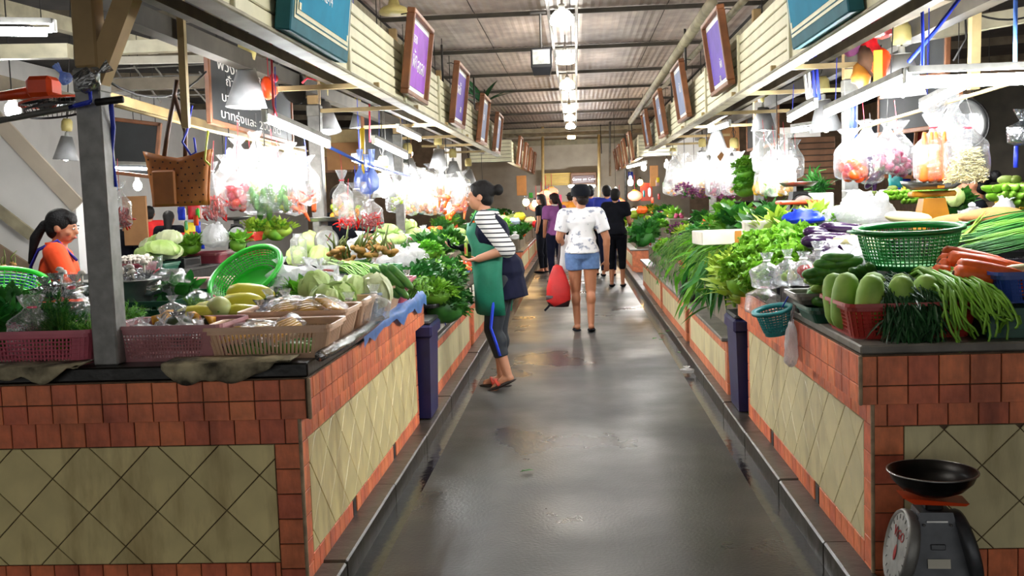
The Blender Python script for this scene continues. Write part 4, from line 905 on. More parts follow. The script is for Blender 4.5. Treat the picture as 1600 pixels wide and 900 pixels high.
def bowl(r, h, mat, label, loc, name='metal_bowl'):
    t = thing(name, label, 'bowl', loc)
    MB().lathe([(0, 0), (r * .5, 0), (r * .78, h * .35), (r * .94, h * .75), (r, h), (r + .012, h + .002), (r + .01, h - .006), (r - .002, h - .004), (r * .93, h * .75), (r * .76, h * .36), (r * .48, .006), (0, .006)], 32).build('shell', mat, t, True)
    return t

# ------------------------------------------------------------------ plastic bags
def bag_mesh(rx, ry, h, seed, neck=.74, fill=.42, flare=.5, n=26, m=20, crink=.13, tight=.14):
    random.seed(seed); vs = []; fs = []
    for i in range(m + 1):
        t = i / m
        if t < .1: r = math.sin(t / .1 * PI / 2) * .92 + .02
        elif t < fill: r = .95 + .05 * math.sin((t - .1) / (fill - .1) * PI)
        elif t < neck: u = (t - fill) / (neck - fill); r = 1 + (tight - 1) * (u * u * (3 - 2 * u))
        else: u = (t - neck) / (1 - neck); r = tight + (flare - tight) * u ** .7
        for j in range(n):
            a = 2 * PI * j / n; cr_ = 1 + crink * (.5 + t) * noise.noise((math.cos(a) * 2.2 + seed, math.sin(a) * 2.2, t * 3)) + (.25 * math.sin(a * 7 + seed) * (t - neck) / (1 - neck) if t > neck else 0)
            vs.append((rx * r * cr_ * math.cos(a), ry * r * cr_ * math.sin(a), h * t + .03 * h * noise.noise((a, t * 4, seed)) * (t > .85)))
    for i in range(m):
        for j in range(n): fs.append((i * n + j, i * n + (j + 1) % n, (i + 1) * n + (j + 1) % n, (i + 1) * n + j))
    fs.append(tuple(range(n - 1, -1, -1)))
    return MB().add(vs, fs)
def mk_bag(nm, rx, ry, h, seed, mat, tie='red_cord', **k):
    t = thing(nm, 'x', 'bag'); nk = k.get('neck', .74)
    bag_mesh(rx, ry, h, seed, **k).build('film', mat, t, True)
    if tie: MB().lathe([(rx * .17 + .003, h * nk - .004), (rx * .17 + .006, h * nk), (rx * .17 + .003, h * nk + .004), (rx * .17 - .003, h * nk)], 10, closed=True).build('tie', tie, t)
    return proto(t)
B = {}
B['hang'] = mk_bag('plastic_bag', .088, .062, .31, 1, 'clear_bag', None, neck=.86, fill=.5, tight=.24, flare=.62, crink=.24); B['hang_b'] = mk_bag('plastic_bag', .095, .066, .29, 2, 'clear_bag', None, neck=.84, fill=.52, tight=.26, flare=.7, crink=.24)
B['hangc'] = mk_bag('plastic_bag', .09, .06, .30, 21, 'clear_front', 'lamp_white', neck=.84, fill=.48, tight=.2, flare=.55, crink=.22); B['hangc_b'] = mk_bag('plastic_bag', .10, .068, .28, 22, 'clear_front', 'lamp_white', neck=.84, fill=.52, tight=.24, flare=.6, crink=.22)
B['sit'] = mk_bag('plastic_bag', .078, .065, .18, 3, 'clear_front', 'lamp_white', neck=.78, fill=.5, flare=.35, crink=.2); B['sit_b'] = mk_bag('plastic_bag', .088, .07, .16, 4, 'clear_front', 'lamp_white', neck=.8, fill=.52, flare=.35, crink=.2)
B['milky'] = mk_bag('plastic_bag', .085, .075, .15, 5, 'milky_bag', None, neck=.78, fill=.5, flare=.4, crink=.3); B['small'] = mk_bag('plastic_bag', .05, .045, .095, 6, 'clear_front', None, neck=.76, fill=.5, flare=.4, crink=.35)
B['wrap'] = mk_bag('plastic_bag', .13, .11, .27, 7, 'clear_wrap', neck=.8, fill=.55, tight=.3); B['long'] = mk_bag('plastic_bag', .10, .06, .42, 8, 'clear_bag', neck=.8, fill=.5)
B['dark'] = mk_bag('plastic_bag', .07, .06, .12, 9, 'dark_film', None, neck=.7, fill=.5); B['blue'] = mk_bag('plastic_bag', .05, .04, .30, 10, 'blue_film', 'blue_cord', neck=.6, fill=.3, tight=.25)
def mk_sack(rx, ry, h, seed, mat):
    "a slumped carrier bag: creased body and two limp handles"
    m = MB().ell((0, 0, 0), (1, 1, 1), 30, 20)
    def f(v):
        n1 = noise.noise(v * 1.6 + Vector((seed, 0, 0))); n2 = abs(noise.noise(v * 3.4 + Vector((0, seed, 0)))); n3 = abs(noise.noise(Vector((v.x * 7, v.y * 7, v.z * 3 + seed)))); k = 1 + .22 * n1 - .30 * n2 - .10 * n3
        z = v.z * (1 if v.z > 0 else .45); return Vector((v.x * k * rx, v.y * k * ry, (z * k + .42) * h * .7))
    m.warp(f); t = thing('carrier_bag', 'x', 'bag'); m.build('film', mat, t, True); hd = MB()
    for sx in (-1, 1): leaf(hd, (sx * rx * .3, 0, h * .82), (sx * .7, -.2, .8), h * .38, rx * .3, .8, .3, 5, .1)
    hd.build('handles', mat, t, True); return proto(t)
B['white_sack'] = mk_sack(.14, .10, .24, 11, 'white_bag'); B['big_sack'] = mk_sack(.25, .16, .30, 12, 'milky_bag')
B['blue_sack'] = mk_sack(.12, .09, .12, 13, 'blue_bag'); B['red'] = mk_bag('plastic_bag', .06, .05, .22, 14, 'red_film', None, neck=.75, fill=.5)
B['spread'] = mk_sack(.15, .11, .2, 15, 'clear_bag')
RB = ['hang', 'hang_b']
def pile(protos, c, w_, d_, nx, ny, nz, dz, label, cat, group, rot='flat', jit=.25, s=1.0, dome=0, rzs=None, skip=0):
    "individual pieces heaped in a box w x d about the point c"
    protos = protos if isinstance(protos, list) else [protos]
    for k in range(nz):
        sh = 1 - k * (.22 if nz > 1 else 0)
        for i in range(nx):
            for j in range(ny):
                if R() < skip: continue
                u, v = (i + .5) / nx - .5, (j + .5) / ny - .5; x = c[0] + (u + U(-jit, jit) / nx) * w_ * sh; y = c[1] + (v + U(-jit, jit) / ny) * d_ * sh; z = c[2] + k * dz + dome * (1 - 2 * (u * u + v * v)) * .5 + U(-.006, .006)
                if rot == 'flat': ro = (U(-.15, .15), U(-.2, .2), (rzs if rzs is not None else 0) + U(-.3, .3))
                elif rot == 'any': ro = (U(0, 6), U(0, 6), U(0, 6))
                elif rot == 'up': ro = (U(-.12, .12), U(-.12, .12), U(0, 6))
                else: ro = (U(-.1, .1), U(-.1, .1), U(0, 6))
                place(V[random.choice(protos)], (x, y, z), ro, s * U(.88, 1.1), label, cat, group)
# ------------------------------------------------------------------ left front stall
random.seed(11)
def on(px, py, Y, dz=0): v = P(px, py, Y); return (v.x, v.y, v.z + dz)
basket('plastic_basket', .62, .34, .14, 'pink_plastic', 'pink plastic basket of herbs left of the steel post', (-2.24, 4.06, ZL), 0, 'mesh', .92, 'baskets on the left counter', .016)
basket('plastic_basket', .47, .32, .145, 'mauve_plastic', 'dusty pink basket right of the steel post', (-1.645, 4.08, ZL), -.03, 'mesh', .86, 'baskets on the left counter', .014)
basket('plastic_basket', .50, .30, .13, 'beige_plastic', 'beige slotted basket at the corner of the left counter', (-1.235, 4.07, ZL), .02, 'slots', .88, 'baskets on the left counter', .017)
for i, (y, m_, w_) in enumerate(((4.45, 'beige_plastic', 'second'), (4.83, 'beige_plastic', 'third'), (5.21, 'grey_blue_plastic', 'fourth'), (5.62, 'beige_plastic', 'fifth'), (6.05, 'pink_plastic', 'sixth'))):
    basket('plastic_basket', .46, .32, .15, m_, '%s slotted basket %s from the corner along the aisle edge' % (m_.split('_')[0].replace('grey', 'grey-blue'), w_), (-1.23, y, ZL), 0, 'slots', .84, 'baskets on the left counter', .02)
# herbs in the pink basket
for i, (px, py, Y, s_) in enumerate(((95, 512, 4.08, 1.0), (60, 512, 4.14, .9), (128, 512, 4.12, .95), (80, 505, 4.2, 1.0))): place(V[['dill', 'dill', 'dill_b', 'dill_dark'][i]], (P(px, py, Y).x, Y, ZL + .04), (U(-.1, .1), U(-.1, .1), U(0, 6)), s_, 'feathery dark green dill in the pink basket by the post', 'herb', 'dill in the pink basket')
place(B['wrap'], (P(48, 510, 4.0).x, 4.0, ZL + .02), (0, .05, 1), (.8, .55, .95), 'clear plastic bag standing among the dill in the pink basket', 'bag')
place(B['wrap'], (P(115, 500, 4.22).x, 4.22, ZL + .05), (0, -.1, 2), (.9, .7, 1.1), 'clear plastic bag behind the dill, against the post', 'bag')
place(V['basil'], (P(8, 500, 4.3).x, 4.3, ZL + .07), (0, 0, 1), 1.1, 'dark leafy basil at the left edge behind the pink basket', 'herb'); place(V['basil'], (P(15, 480, 4.5).x, 4.5, ZL + .12), (0, 0, 3), 1.0, 'dark leafy basil below the lime colander rim', 'herb')
crate(.6, .5, .17, 'dark_green_plastic', 'dark green crate behind the pink basket', (-2.55, 4.68, ZL))
crate(.5, .4, .17, 'dark_green_plastic', 'dark green crate under the metal bowl', (-2.2, 5.0, ZL))
for i, (px, py) in enumerate(((88, 446), (118, 448), (70, 452))): place(B['dark'], on(px, py, 4.75, -.06), (0, 0, i * 2), 1.0, 'dark shiny bag of black produce behind the dill', 'bag', 'dark bags behind the dill')
for i, (px, py) in enumerate(((92, 428), (97, 432), (128, 434))): place(V['mushroom'], on(px, py, 4.78), (0, .3, i), 1.2, 'pale mushroom poking from the dark bags behind the dill', 'mushroom', 'mushrooms on the dark bags')
colander('plastic_colander', .24, .17, .11, 'lime_plastic', 'lime green colander at the left edge below the woman in orange', on(0, 470, 5.4), (.25, .2, 0), 44, 5)
basket('plastic_basket', .34, .26, .13, 'blue_plastic', 'blue basket behind the woman in orange', on(8, 462, 6.5), .1, 'mesh', .85, None, .02)
place(V['ginger'], on(10, 416, 6.5), (0, 0, 1), .9, 'pale ginger root standing in the blue basket', 'ginger')
# metal bowl with dark bagged produce
bowl(.185, .17, 'pan_steel', 'dark steel bowl of black bags right of the post', on(192, 489, 5.0))
for i, (px, py) in enumerate(((185, 436), (215, 436), (200, 430), (232, 438))): place(B['dark'], on(px, py, 5.0, -.07), (.2, .1, i * 2), 1.0, 'dark shiny bag heaped in the steel bowl', 'bag', 'dark bags in the steel bowl')
for i, (px, py) in enumerate(((186, 428), (202, 424), (225, 418), (208, 432), (190, 434))): place(V['mushroom'], on(px, py, 4.97), (0, .3, i), 1.3, 'pale mushroom on the dark bags in the steel bowl', 'mushroom', 'mushrooms in the steel bowl')
place(V['dill_b'], on(195, 500, 4.55, -.04), (.2, .3, 1), .9, 'light green dill sprigs below the steel bowl', 'herb')
# green leafy bags
for i, (px, py, Y, ro, s_, l) in enumerate(((283, 452, 5.2, (.1, -.5, 0), (1.0, .9, 1.0), 'clear bag of green leaves leaning right of the steel bowl'), (300, 472, 4.95, (.2, .9, .4), (.8, .7, .8), 'clear bag of dill lying in front of the leaning leaf bag'))):
    v = P(px, py, Y); place(B['wrap'], v - Vector((.02, 0, .09)), ro, s_, l, 'bag'); place(V['kale' if i == 0 else 'dill_b'], v - Vector((.0, .0, .08)), ro, .8 if i == 0 else .75, 'green leaves inside the %s' % ('leaning clear bag' if i == 0 else 'lying clear bag of dill'), 'greens')
tag(MB().cbox((0, 0, 0), (.2, .01, .16), .004).build('printed_packet', 'white_bag'), 'white and blue printed packet behind the steel bowl', 'packet').location = on(240, 468, 5.15)
tray(.34, .22, .12, 'dark_green_plastic', 'dark green tray below the leaf bags', (P(262, 500, 4.7).x, 4.7, ZL))
tray(.26, .2, .10, 'pale_pink_plastic', 'pale pink tub behind the leaf bags', on(325, 462, 5.75), .1)
tray(.5, .45, .095, 'dark_green_plastic', 'dark green tray under the yellow cucumbers', (-1.72, 4.78, ZL))
# yellow cucumbers and the round melon
for i, (px, py, Y, rz, s_) in enumerate(((392, 459, 4.95, .15, 1.05), (378, 473, 4.85, -.1, 1.0), (308, 491, 4.62, .2, .85), (385, 489, 4.7, .25, .85), (330, 483, 4.85, -.3, .85), (402, 480, 4.9, -.6, .8))): place(V['yellow_melon'], on(px, py, Y), (0, U(-.1, .1), rz + PI), s_, ['yellow cucumber with a stalk, topmost of the heap', 'plump yellow cucumber just below the topmost one', 'short pale yellow cucumber at the left of the heap', 'yellow cucumber lying right of the round melon', 'greenish cucumber behind the round melon', 'greenish cucumber at the right of the heap'][i], 'cucumber', 'yellow cucumbers')
place(V['round_melon'], on(342, 481, 4.66), (0, 0, .3), 1.0, 'pale round melon beside the yellow cucumbers', 'melon')
# dusty pink basket: small bagged things
for i in range(9): place(B['small'], (-1.80 + (i % 5) * .065 + U(-.01, .01), 4.02 + (i // 5) * .1, ZL + .08), (U(-.3, .3), U(-.3, .3), U(0, 6)), U(.8, 1), 'small knotted clear bag in the dusty pink basket', 'bag', 'small bags in the dusty pink basket')
place(V['pumpkin'], on(279, 508, 4.12), (0, 0, 0), .95, 'small dark green wrapped pumpkin in the dusty pink basket', 'pumpkin'); place(B['dark'], on(279, 516, 4.12, -.03), (0, 0, 0), .9, 'dark shiny wrap round the small pumpkin', 'bag'); place(B['small'], on(270, 492, 4.25, -.02), (0, 0, 1), 1.1, 'clear wrapped bundle behind the small pumpkin', 'bag')
for i, (px, py) in enumerate(((240, 505), (256, 500), (310, 502), (335, 506))): place(V['pumpkin_wedge'], on(px, py, 4.22, -.06), (0, 0, i * 1.3), .9, 'orange cut pumpkin wedge in the dusty pink basket', 'pumpkin', 'pumpkin wedges in the dusty pink basket')
# corner basket: wrapped packs
def pillow(w_, d_, h, seed):
    vs = []; fs = []; n = 11
    for sgn in (1, -1):
        for i in range(n):
            for j in range(n):
                u, v = i / (n - 1) * 2 - 1, j / (n - 1) * 2 - 1; e = max(0, (1 - u ** 4) * (1 - v ** 4)) ** .5; vs.append((u * w_ / 2, v * d_ / 2, sgn * h / 2 * e * (1 + .3 * noise.noise((u * 2, v * 2, seed + sgn))) + .01 * noise.noise((u * 4, v * 4, seed)) * (1 - e)))
    for s_ in range(2):
        for i in range(n - 1):
            for j in range(n - 1): a = s_ * n * n + i * n + j; fs.append((a, a + n, a + n + 1, a + 1) if s_ == 0 else (a, a + 1, a + n + 1, a + n))
    return MB().add(vs, fs)
pk = thing('wrapped_pack', 'x', 'packet'); pillow(.17, .12, .07, 2).build('film', 'clear_wrap', pk, True)
pt = MB()
for i in range(5): pt.tube([(-.065, -.04 + i * .02, 0), (0, -.04 + i * .02, .008), (.065, -.04 + i * .02, 0)], [.008, .012, .007], 6)
pt.build('contents', 'mango_yellow', pk, True); pk = proto(pk)
for i, (x, y, z, ry, rz) in enumerate(((-1.38, 4.02, .09, -.15, .3), (-1.29, 4.05, .10, .1, -.2), (-1.19, 4.03, .105, -.5, .5))): place(pk, (x, y, ZL + z), (.3, ry, rz), 1.0, ['clear pack of sliced yellow vegetables at the left of the corner basket', 'clear pack of yellow vegetables in the middle of the corner basket', 'clear pack of yellow vegetables tilted at the right of the corner basket'][i], 'packet', 'packs in the corner basket')
pile(['cucumber'], (-1.23, 4.08, ZL + .03), .34, .2, 2, 3, 1, .03, 'green cucumber seen through the slots of the corner basket', 'cucumber', 'cucumbers in the corner basket')
# bags and cabbages behind
for i, (px, py, Y, k) in enumerate(((410, 482, 4.5, 'dark'), (435, 482, 4.55, 'sit'), (455, 478, 4.6, 'sit_b'), (480, 486, 4.45, 'small'), (505, 488, 4.5, 'small'))): place(B[k], on(px, py, Y, -.08), (U(-.2, .2), U(-.2, .2), i), 1.0, ['dark shiny bag right of the yellow cucumbers', 'clear bag of green pods beside the dark bag', 'clear bag of green pods left of the cabbages', 'small crumpled bag in the second beige basket', 'small crumpled bag at the right of the second beige basket'][i], 'bag')
for i, (px, py) in enumerate(((436, 476), (455, 474))):
    for j in range(7): place(V['cucumber_b'], on(px + U(-8, 8), py + U(-6, 10), 4.56, -.03), (U(0, 1), 1.2 + U(-.3, .3), U(0, 6)), .5, 'thin green pod in the clear bags left of the cabbages', 'pod', 'green pods in the clear bags')
for i in range(3): place(pk, (-1.30 + i * .1, 4.42 + .03 * i, ZL + .15), (.4, .3 * (i - 1), .5 * i), 1.0, ['long wrapped pack at the left of the second beige basket', 'long wrapped pack in the middle of the second beige basket', 'long wrapped pack at the right of the second beige basket'][i], 'packet', 'packs in the second beige basket')
for i, (px, py, Y, k, s_) in enumerate(((496, 451, 5.0, 'cabbage', 1.0), (530, 467, 4.9, 'cabbage', .95), (549, 455, 5.1, 'cabbage_b', 1.0), (586, 455, 5.15, 'cabbage_white', 1.05), (507, 466, 4.75, 'cabbage_b', .8))): place(V[k], on(px, py, Y), (U(-.4, .4), U(-.4, .4), i * 1.7), s_, ['green cabbage in the clear bag left of the others', 'green cabbage in front of the middle one', 'green cabbage in the middle of the row', 'whitish cabbage nearest the aisle', 'pale cabbage low in the second basket'][i], 'cabbage', 'cabbages on the left counter')
place(B['wrap'], on(505, 455, 5.05, -.11), (0, .2, 1), 1.0, 'clear bag over the leftmost cabbage', 'bag'); place(B['sit_b'], on(546, 486, 4.78, -.07), (0, 0, 2), 1.0, 'clear bag of green stems in the third beige basket', 'bag'); place(B['sit'], on(585, 480, 4.85, -.07), (0, 0, 3), 1.0, 'clear bag of herbs below the whitish cabbage', 'bag')
for i in range(8): place(V['cucumber_b'], on(546 + U(-12, 12), 480 + U(-6, 6), 4.78), (U(0, 6), U(0, 1), U(0, 6)), .45, 'short green stem in the clear bag below the cabbages', 'pod', 'green stems in the third basket bag')
for i in range(9): v = P(445 + i * 11, 426 + (i % 3) * 5, 5.3 + (i % 2) * .1); place(B['small' if i % 3 else 'milky'], (v.x, v.y, v.z - .07), (U(-.3, .3), U(-.3, .3), i), 1.0, 'crumpled milky bag in the row behind the cabbages', 'bag', 'milky bags behind the cabbages')
crate(1.0, .35, .16, 'dark_green_plastic', 'dark green crate under the milky bags', (-1.85, 5.45, ZL)); crate(.6, .6, .12, 'black_plastic', 'black crate under the cabbages', (-1.5, 5.05, ZL))
place(B['spread'], on(440, 452, 5.2, -.1), (0, .2, 1), .9, 'open crumpled clear bag right of the green colander', 'bag'); place(V['choy'], on(470, 446, 5.15, -.08), (0, 0, 2), .7, 'pale greens in the bags beside the colander', 'greens')
colander('plastic_colander', .20, .13, .10, 'lime_plastic', 'bright lime green colander leaning behind the yellow cucumbers', on(396, 446, 5.3), (.62, -.34, 0), 48, 6)
# long beans, cucumbers, galangal by the aisle
for i in range(5):
    a, b = P(520 + i * 12, 412 + i * 2, 5.9), P(585 + i * 11, 447 - i * 2, 5.45 + i * .05); m_ = a.lerp(b, .5) + Vector((0, 0, .03))
    strands('long_bean_bundle', [a, a.lerp(m_, .5), m_, m_.lerp(b, .5), b], 26, .035, .005, 'long_bean', 40 + i, ['bundle of green long beans nearest the post', 'second bundle of green long beans from the post', 'middle bundle of green long beans', 'bundle of green long beans left of the cucumbers', 'bundle of green long beans right by the cucumbers'][i], 'beans', 'long bean bundles on the left counter', .02, None, None, .5)
for i, (px, py, rz) in enumerate(((598, 437, -1.1), (612, 432, -1.15), (625, 432, -1.2), (604, 447, -1.0), (618, 447, -1.15))): place(V['cucumber'], on(px, py, 5.5), (0, .75, rz + .9), 1.05, 'dark green cucumber %s in the grey-blue basket' % ['far left', 'second', 'at the right', 'low at the left', 'low at the right'][i], 'cucumber', 'cucumbers in the grey-blue basket')
tray(.34, .26, .14, 'green_plastic', 'green tub of galangal roots on the left counter', on(578, 425, 6.2, -.1))
for i, (px, py) in enumerate(((545, 392), (565, 388), (588, 386), (600, 396), (530, 398), (575, 400), (555, 402))): place(V['ginger'], on(px, py, 6.2), (U(-.3, .3), U(-.3, .3), i * 1.1), 1.15, 'knobbly galangal root with green shoots in the green tub', 'galangal', 'galangal roots in the green tub')
crate(.7, .4, .2, 'black_plastic', 'black crate under the long beans', (-1.55, 5.75, ZL)); crate(.6, .42, .22, 'black_plastic', 'black crate under the galangal', (-1.5, 6.3, ZL))
for i, (px, py) in enumerate(((553, 382), (560, 370))): place(B['milky'], on(px, py, 6.4, -.1), (0, .1, i), .9, ['milky bag left of the galangal', 'milky bag above the galangal'][i], 'bag')
strands('greens_bundle', [P(640, 462, 6.0), P(650, 445, 6.0), P(658, 440, 5.9), P(668, 446, 5.8)], 30, .03, .004, 'stem_green', 77, 'small bundle of greens beyond the cucumbers', 'greens', None, .02, ('leaf_fresh', 3, .05, .02))
place(B['sit'], on(636, 440, 6.1, -.09), (0, 0, 1), .9, 'clear bag of beans beyond the cucumbers', 'bag')
# ------------------------------------------------------------------ rear table of the left stall
rt = thing('rear_table', 'long dark table behind the left stall', 'table', (-3.75, 9.2, 0))
MB().cbox((0, 0, .985), (.75, 4.6, .03), .006).build('top', 'steel_dark', rt); MB().cbox((.36, 0, .9), (.02, 4.6, .14), .004).build('apron', 'black_mat', rt)
for sx in (-.33, .33):
    for sy in (-2.2, 0, 2.2): MB().cbox((sx, sy, .485), (.05, .05, .97), .005).build('leg', 'steel_dark', rt)
ZT = 1.0
def rt_at(px, X): d = P(px, 400, 10) - CAM; k = X / d.x; return (X, d.y * k, ZT)
tray(.22, .3, .10, 'maroon_plastic', 'maroon tub of white mushrooms on the rear table', rt_at(212, -3.5)); v = rt_at(212, -3.5)
pile(['mushroom'], (v[0], v[1], ZT + .11), .2, .26, 5, 6, 2, .02, 'small white mushroom heaped in the maroon tub', 'mushroom', 'mushrooms in the maroon tub', 'up', .3, 1.1)
tray(.24, .36, .07, 'dark_green_plastic', 'dark green tray under the Chinese cabbages', rt_at(246, -3.52)); crate(.3, .4, .09, 'black_plastic', 'black crate left of the red tray on the rear table', rt_at(275, -3.55))
for i, (px, py) in enumerate(((234, 384), (250, 378), (264, 372), (236, 396), (262, 394), (254, 388))): place(V['napa' if i % 2 else 'napa_white'], P(px, py, 8.9 - .1 * i), (U(-.2, .2), U(-.2, .2), .9 + .2 * i), 1.1, ['Chinese cabbage at the left of the rear table heap', 'light green Chinese cabbage in the middle of the rear table heap', 'light green Chinese cabbage topmost on the rear table', 'small pale Chinese cabbage at the bottom left of the heap', 'whitish cabbage at the bottom right of the heap', 'pale cabbage inside the heap'][i], 'cabbage', 'Chinese cabbages on the rear table')
for i, (px, py) in enumerate(((283, 392), (300, 388), (372, 384))): place(V['choy'], P(px, py, 9.2), (0, 0, i), .8, ['green leaf bunch beside the Chinese cabbages', 'green leaf bunch left of the white carrier bag', 'green leaf bunch right of the white carrier bag'][i], 'greens', 'leaf bunches on the rear table')
tray(.34, .44, .10, 'maroon_plastic', 'red-rimmed maroon tray on the rear table', rt_at(328, -3.5)); tray(.3, .36, .09, 'crimson_plastic', 'crimson tray right of the white carrier bag', rt_at(398, -3.45)); tray(.24, .3, .09, 'red_plastic', 'small red tray behind the crimson one', P(388, 376, 10.4))
place(B['white_sack'], P(338, 388, 9.2, ), (0, 0, 0), 1.0, 'full white carrier bag in the maroon tray', 'bag')
for i in range(5): place(V['choy' if i % 2 else 'pale_greens'], P(395 + i * 12, 362 + (i % 2) * 5, 10.6), (0, 0, i), .9, 'light greens heaped behind the crimson tray', 'greens', 'light greens behind the crimson tray')
for i in range(8): place(V['tomato'], P(374 + U(0, 20), 368 + U(-3, 4), 10.2), (0, 0, i), 1.0, 'tomato lying left of the light greens on the rear table', 'tomato', 'tomatoes on the rear table')
def dial_scale(loc, label, s=1.0, body='pan_black', rz=0, dial='scale_dial'):
    t = thing('dial_scale', label, 'scale', loc, rz)
    MB().lathe([(0, -.02), (.1 * s, -.02), (.105 * s, 0), (.1 * s, .02), (0, .02)], 24, Matrix.Translation((0, -.07 * s, .14 * s)) @ Matrix.Rotation(PI / 2, 4, 'X')).build('dial_case', body, t, True)
    MB().lathe([(0, 0), (.088 * s, 0), (.088 * s, .004), (0, .004)], 24, Matrix.Translation((0, -.09 * s, .14 * s)) @ Matrix.Rotation(PI / 2, 4, 'X')).build('dial_face', dial, t)
    MB().bar((0, -.096 * s, .14 * s), (.03 * s, -.096 * s, .2 * s), .006, .003).build('needle', 'scale_red', t)
    MB().box((0, 0, .13 * s), (.2 * s, .13 * s, .26 * s), taper=.6).build('body', body, t); MB().box((0, 0, .275 * s), (.06 * s, .06 * s, .05 * s)).build('neck', body, t)
    MB().lathe([(0, .30 * s), (.11 * s, .30 * s), (.15 * s, .33 * s), (.153 * s, .335 * s), (.11 * s, .306 * s), (0, .306 * s)], 28).build('pan', 'pan_steel', t, True)
    return t
dial_scale(P(372, 388, 9.6), 'white-faced dial scale at the end of the rear table', .9, 'pan_black', .3); dial_scale(P(508, 402, 7.6), 'dial scale just behind the second steel post', .9, 'steel_dull', .5)
tag(bag_mesh(.06, .06, .24, 3, neck=.9, fill=.8, tight=.6).build('water_bottle', 'clear_bag', None, True), 'clear water bottle left of the second steel post', 'bottle').location = P(468, 416, 7.4)
# ------------------------------------------------------------------ hanging rods and bags, left
rope('hanging_rod', [P(180, 165, 5.2), P(330, 205, 6.2), P(480, 236, 7.6)], .009, 'wood_pale', 'thin pale rod carrying the leather bag and clear bags', 'rod')
rope('hanging_rod', [P(-10, 190, 4.3), P(110, 168, 4.15), P(190, 155, 4.0)], .014, 'steel_dull', 'grey rod tied across the front left post', 'rod')
tag(MB().tube([P(150, 160, 3.83), P(192, 155, 3.83)], .014, 8).build('taped_rod_end', 'black_cord', None, True), 'black taped rod end tied to the front left post', 'rod')
def hang_bag(px, py, Y, kind, fill, n_, label, flabel, fcat, s=1.0, spread=(.10, .07, .07), fs=1.0, rot='any', strg=True, rz=0):
    "bag whose bottom hangs at the pixel; its filling lies in the bottom"
    v = P(px, py, Y); h = {'hang': .30, 'hang_b': .28, 'hangc': .30, 'hangc_b': .28, 'long': .42, 'wrap': .27}.get(kind, .2) * (s if not isinstance(s, tuple) else s[2])
    place(B[kind], v, (U(-.05, .05), U(-.05, .05), U(0, 6)), s, label, 'bag', 'clear bags hung over the stalls')
    sp = spread if not isinstance(s, tuple) else spread
    for i in range(n_):
        u = (i + .5) / n_; a = i * 2.4; r = math.sqrt(R()) * .5
        place(V[random.choice(fill)], (v.x + r * math.cos(a) * sp[0], v.y + r * math.sin(a) * sp[1], v.z + .02 + u * sp[2]), (U(0, 6), U(0, 6), U(0, 6)) if rot == 'any' else (U(-.3, .3), 1.4 + U(-.3, .3), U(0, 6)), fs * U(.85, 1.1), flabel, fcat, flabel)
    if strg: rope('bag_string', [(v.x, v.y, v.z + h * .8), (v.x + U(-.02, .02), v.y, v.z + h + .12)], .002, random.choice(['red_cord', 'black_cord', 'blue_cord']), 'string holding the ' + label.replace('clear bag', 'clear bag', 1), 'string', 4)
hang_bag(336, 345, 5.9, 'hangc', ['chilli'], 60, 'clear bag of dark red chillies right of the leather bag', 'dark red chilli in the bag by the leather bag', 'chilli', 1.15, (.13, .09, .11))
hang_bag(372, 330, 6.0, 'hangc_b', ['tomato'], 14, 'clear bag of red tomatoes left of the cucumber bag', 'tomato in the bag left of the hanging cucumbers', 'tomato', 1.05, (.11, .08, .12))
hang_bag(410, 338, 6.05, 'hangc_b', ['cucumber_b'], 14, 'clear bag of green cucumbers in the middle of the hanging row', 'cucumber in the middle hanging bag', 'cucumber', 1.25, (.13, .09, .12), .8, 'up')
hang_bag(440, 334, 6.1, 'hangc', ['lime', 'cucumber_b'], 12, 'clear bag of limes and cucumbers right of the middle bag', 'lime or cucumber in the bag by the second post', 'lime', 1.1, (.12, .08, .1), .8)
hang_bag(462, 338, 6.2, 'hangc_b', ['tomato_small', 'carrot'], 10, 'clear bag of carrots and tomatoes nearest the second post', 'vegetable in the bag nearest the second post', 'vegetable', 1.1, (.11, .08, .12), .7)
hang_bag(484, 322, 6.0, 'hang', ['chilli', 'carrot'], 6, 'clear bag of orange roots hanging over the second post', 'orange root in the bag over the post', 'vegetable', .95, (.1, .07, .08), .6)
hang_bag(355, 318, 6.4, 'hang', ['tomato_small'], 6, 'clear bag of pale tomatoes at the back of the hanging row', 'pale tomato at the back of the hanging row', 'tomato', 1.0)
hang_bag(395, 308, 6.5, 'hang_b', ['lime'], 7, 'clear bag of limes at the back of the hanging row', 'lime at the back of the hanging row', 'lime', 1.05)
hang_bag(430, 300, 6.5, 'hang_b', [], 0, 'empty clear bag puffed at the top of the hanging row', '', '', 1.0); hang_bag(375, 285, 6.4, 'hang', [], 0, 'empty clear bag high in the hanging row', '', '', .9); hang_bag(455, 292, 6.5, 'hang', [], 0, 'empty clear bag left of the second post', '', '', .9); hang_bag(405, 280, 6.3, 'hang', [], 0, 'empty bright bag topmost in the hanging row', '', '', .95)
hang_bag(190, 357, 5.4, 'hangc', ['chilli'], 36, 'clear bag of red chillies right beside the front post', 'red chilli in the bag beside the front post', 'chilli', .85, (.1, .08, .07))
hang_bag(538, 345, 7.6, 'long', ['lime', 'lime_orange'], 20, 'tall clear bag of limes in front of the vendor\'s face', 'lime in the tall bag before the vendor', 'lime', (1.0, 1, .9), (.17, .09, .10), 1.0)
hang_bag(560, 350, 7.5, 'hangc_b', ['lime', 'lime_orange'], 20, 'clear bag of limes right of the tall one', 'lime in the bag right of the tall one', 'lime', 1.1, (.14, .1, .1))
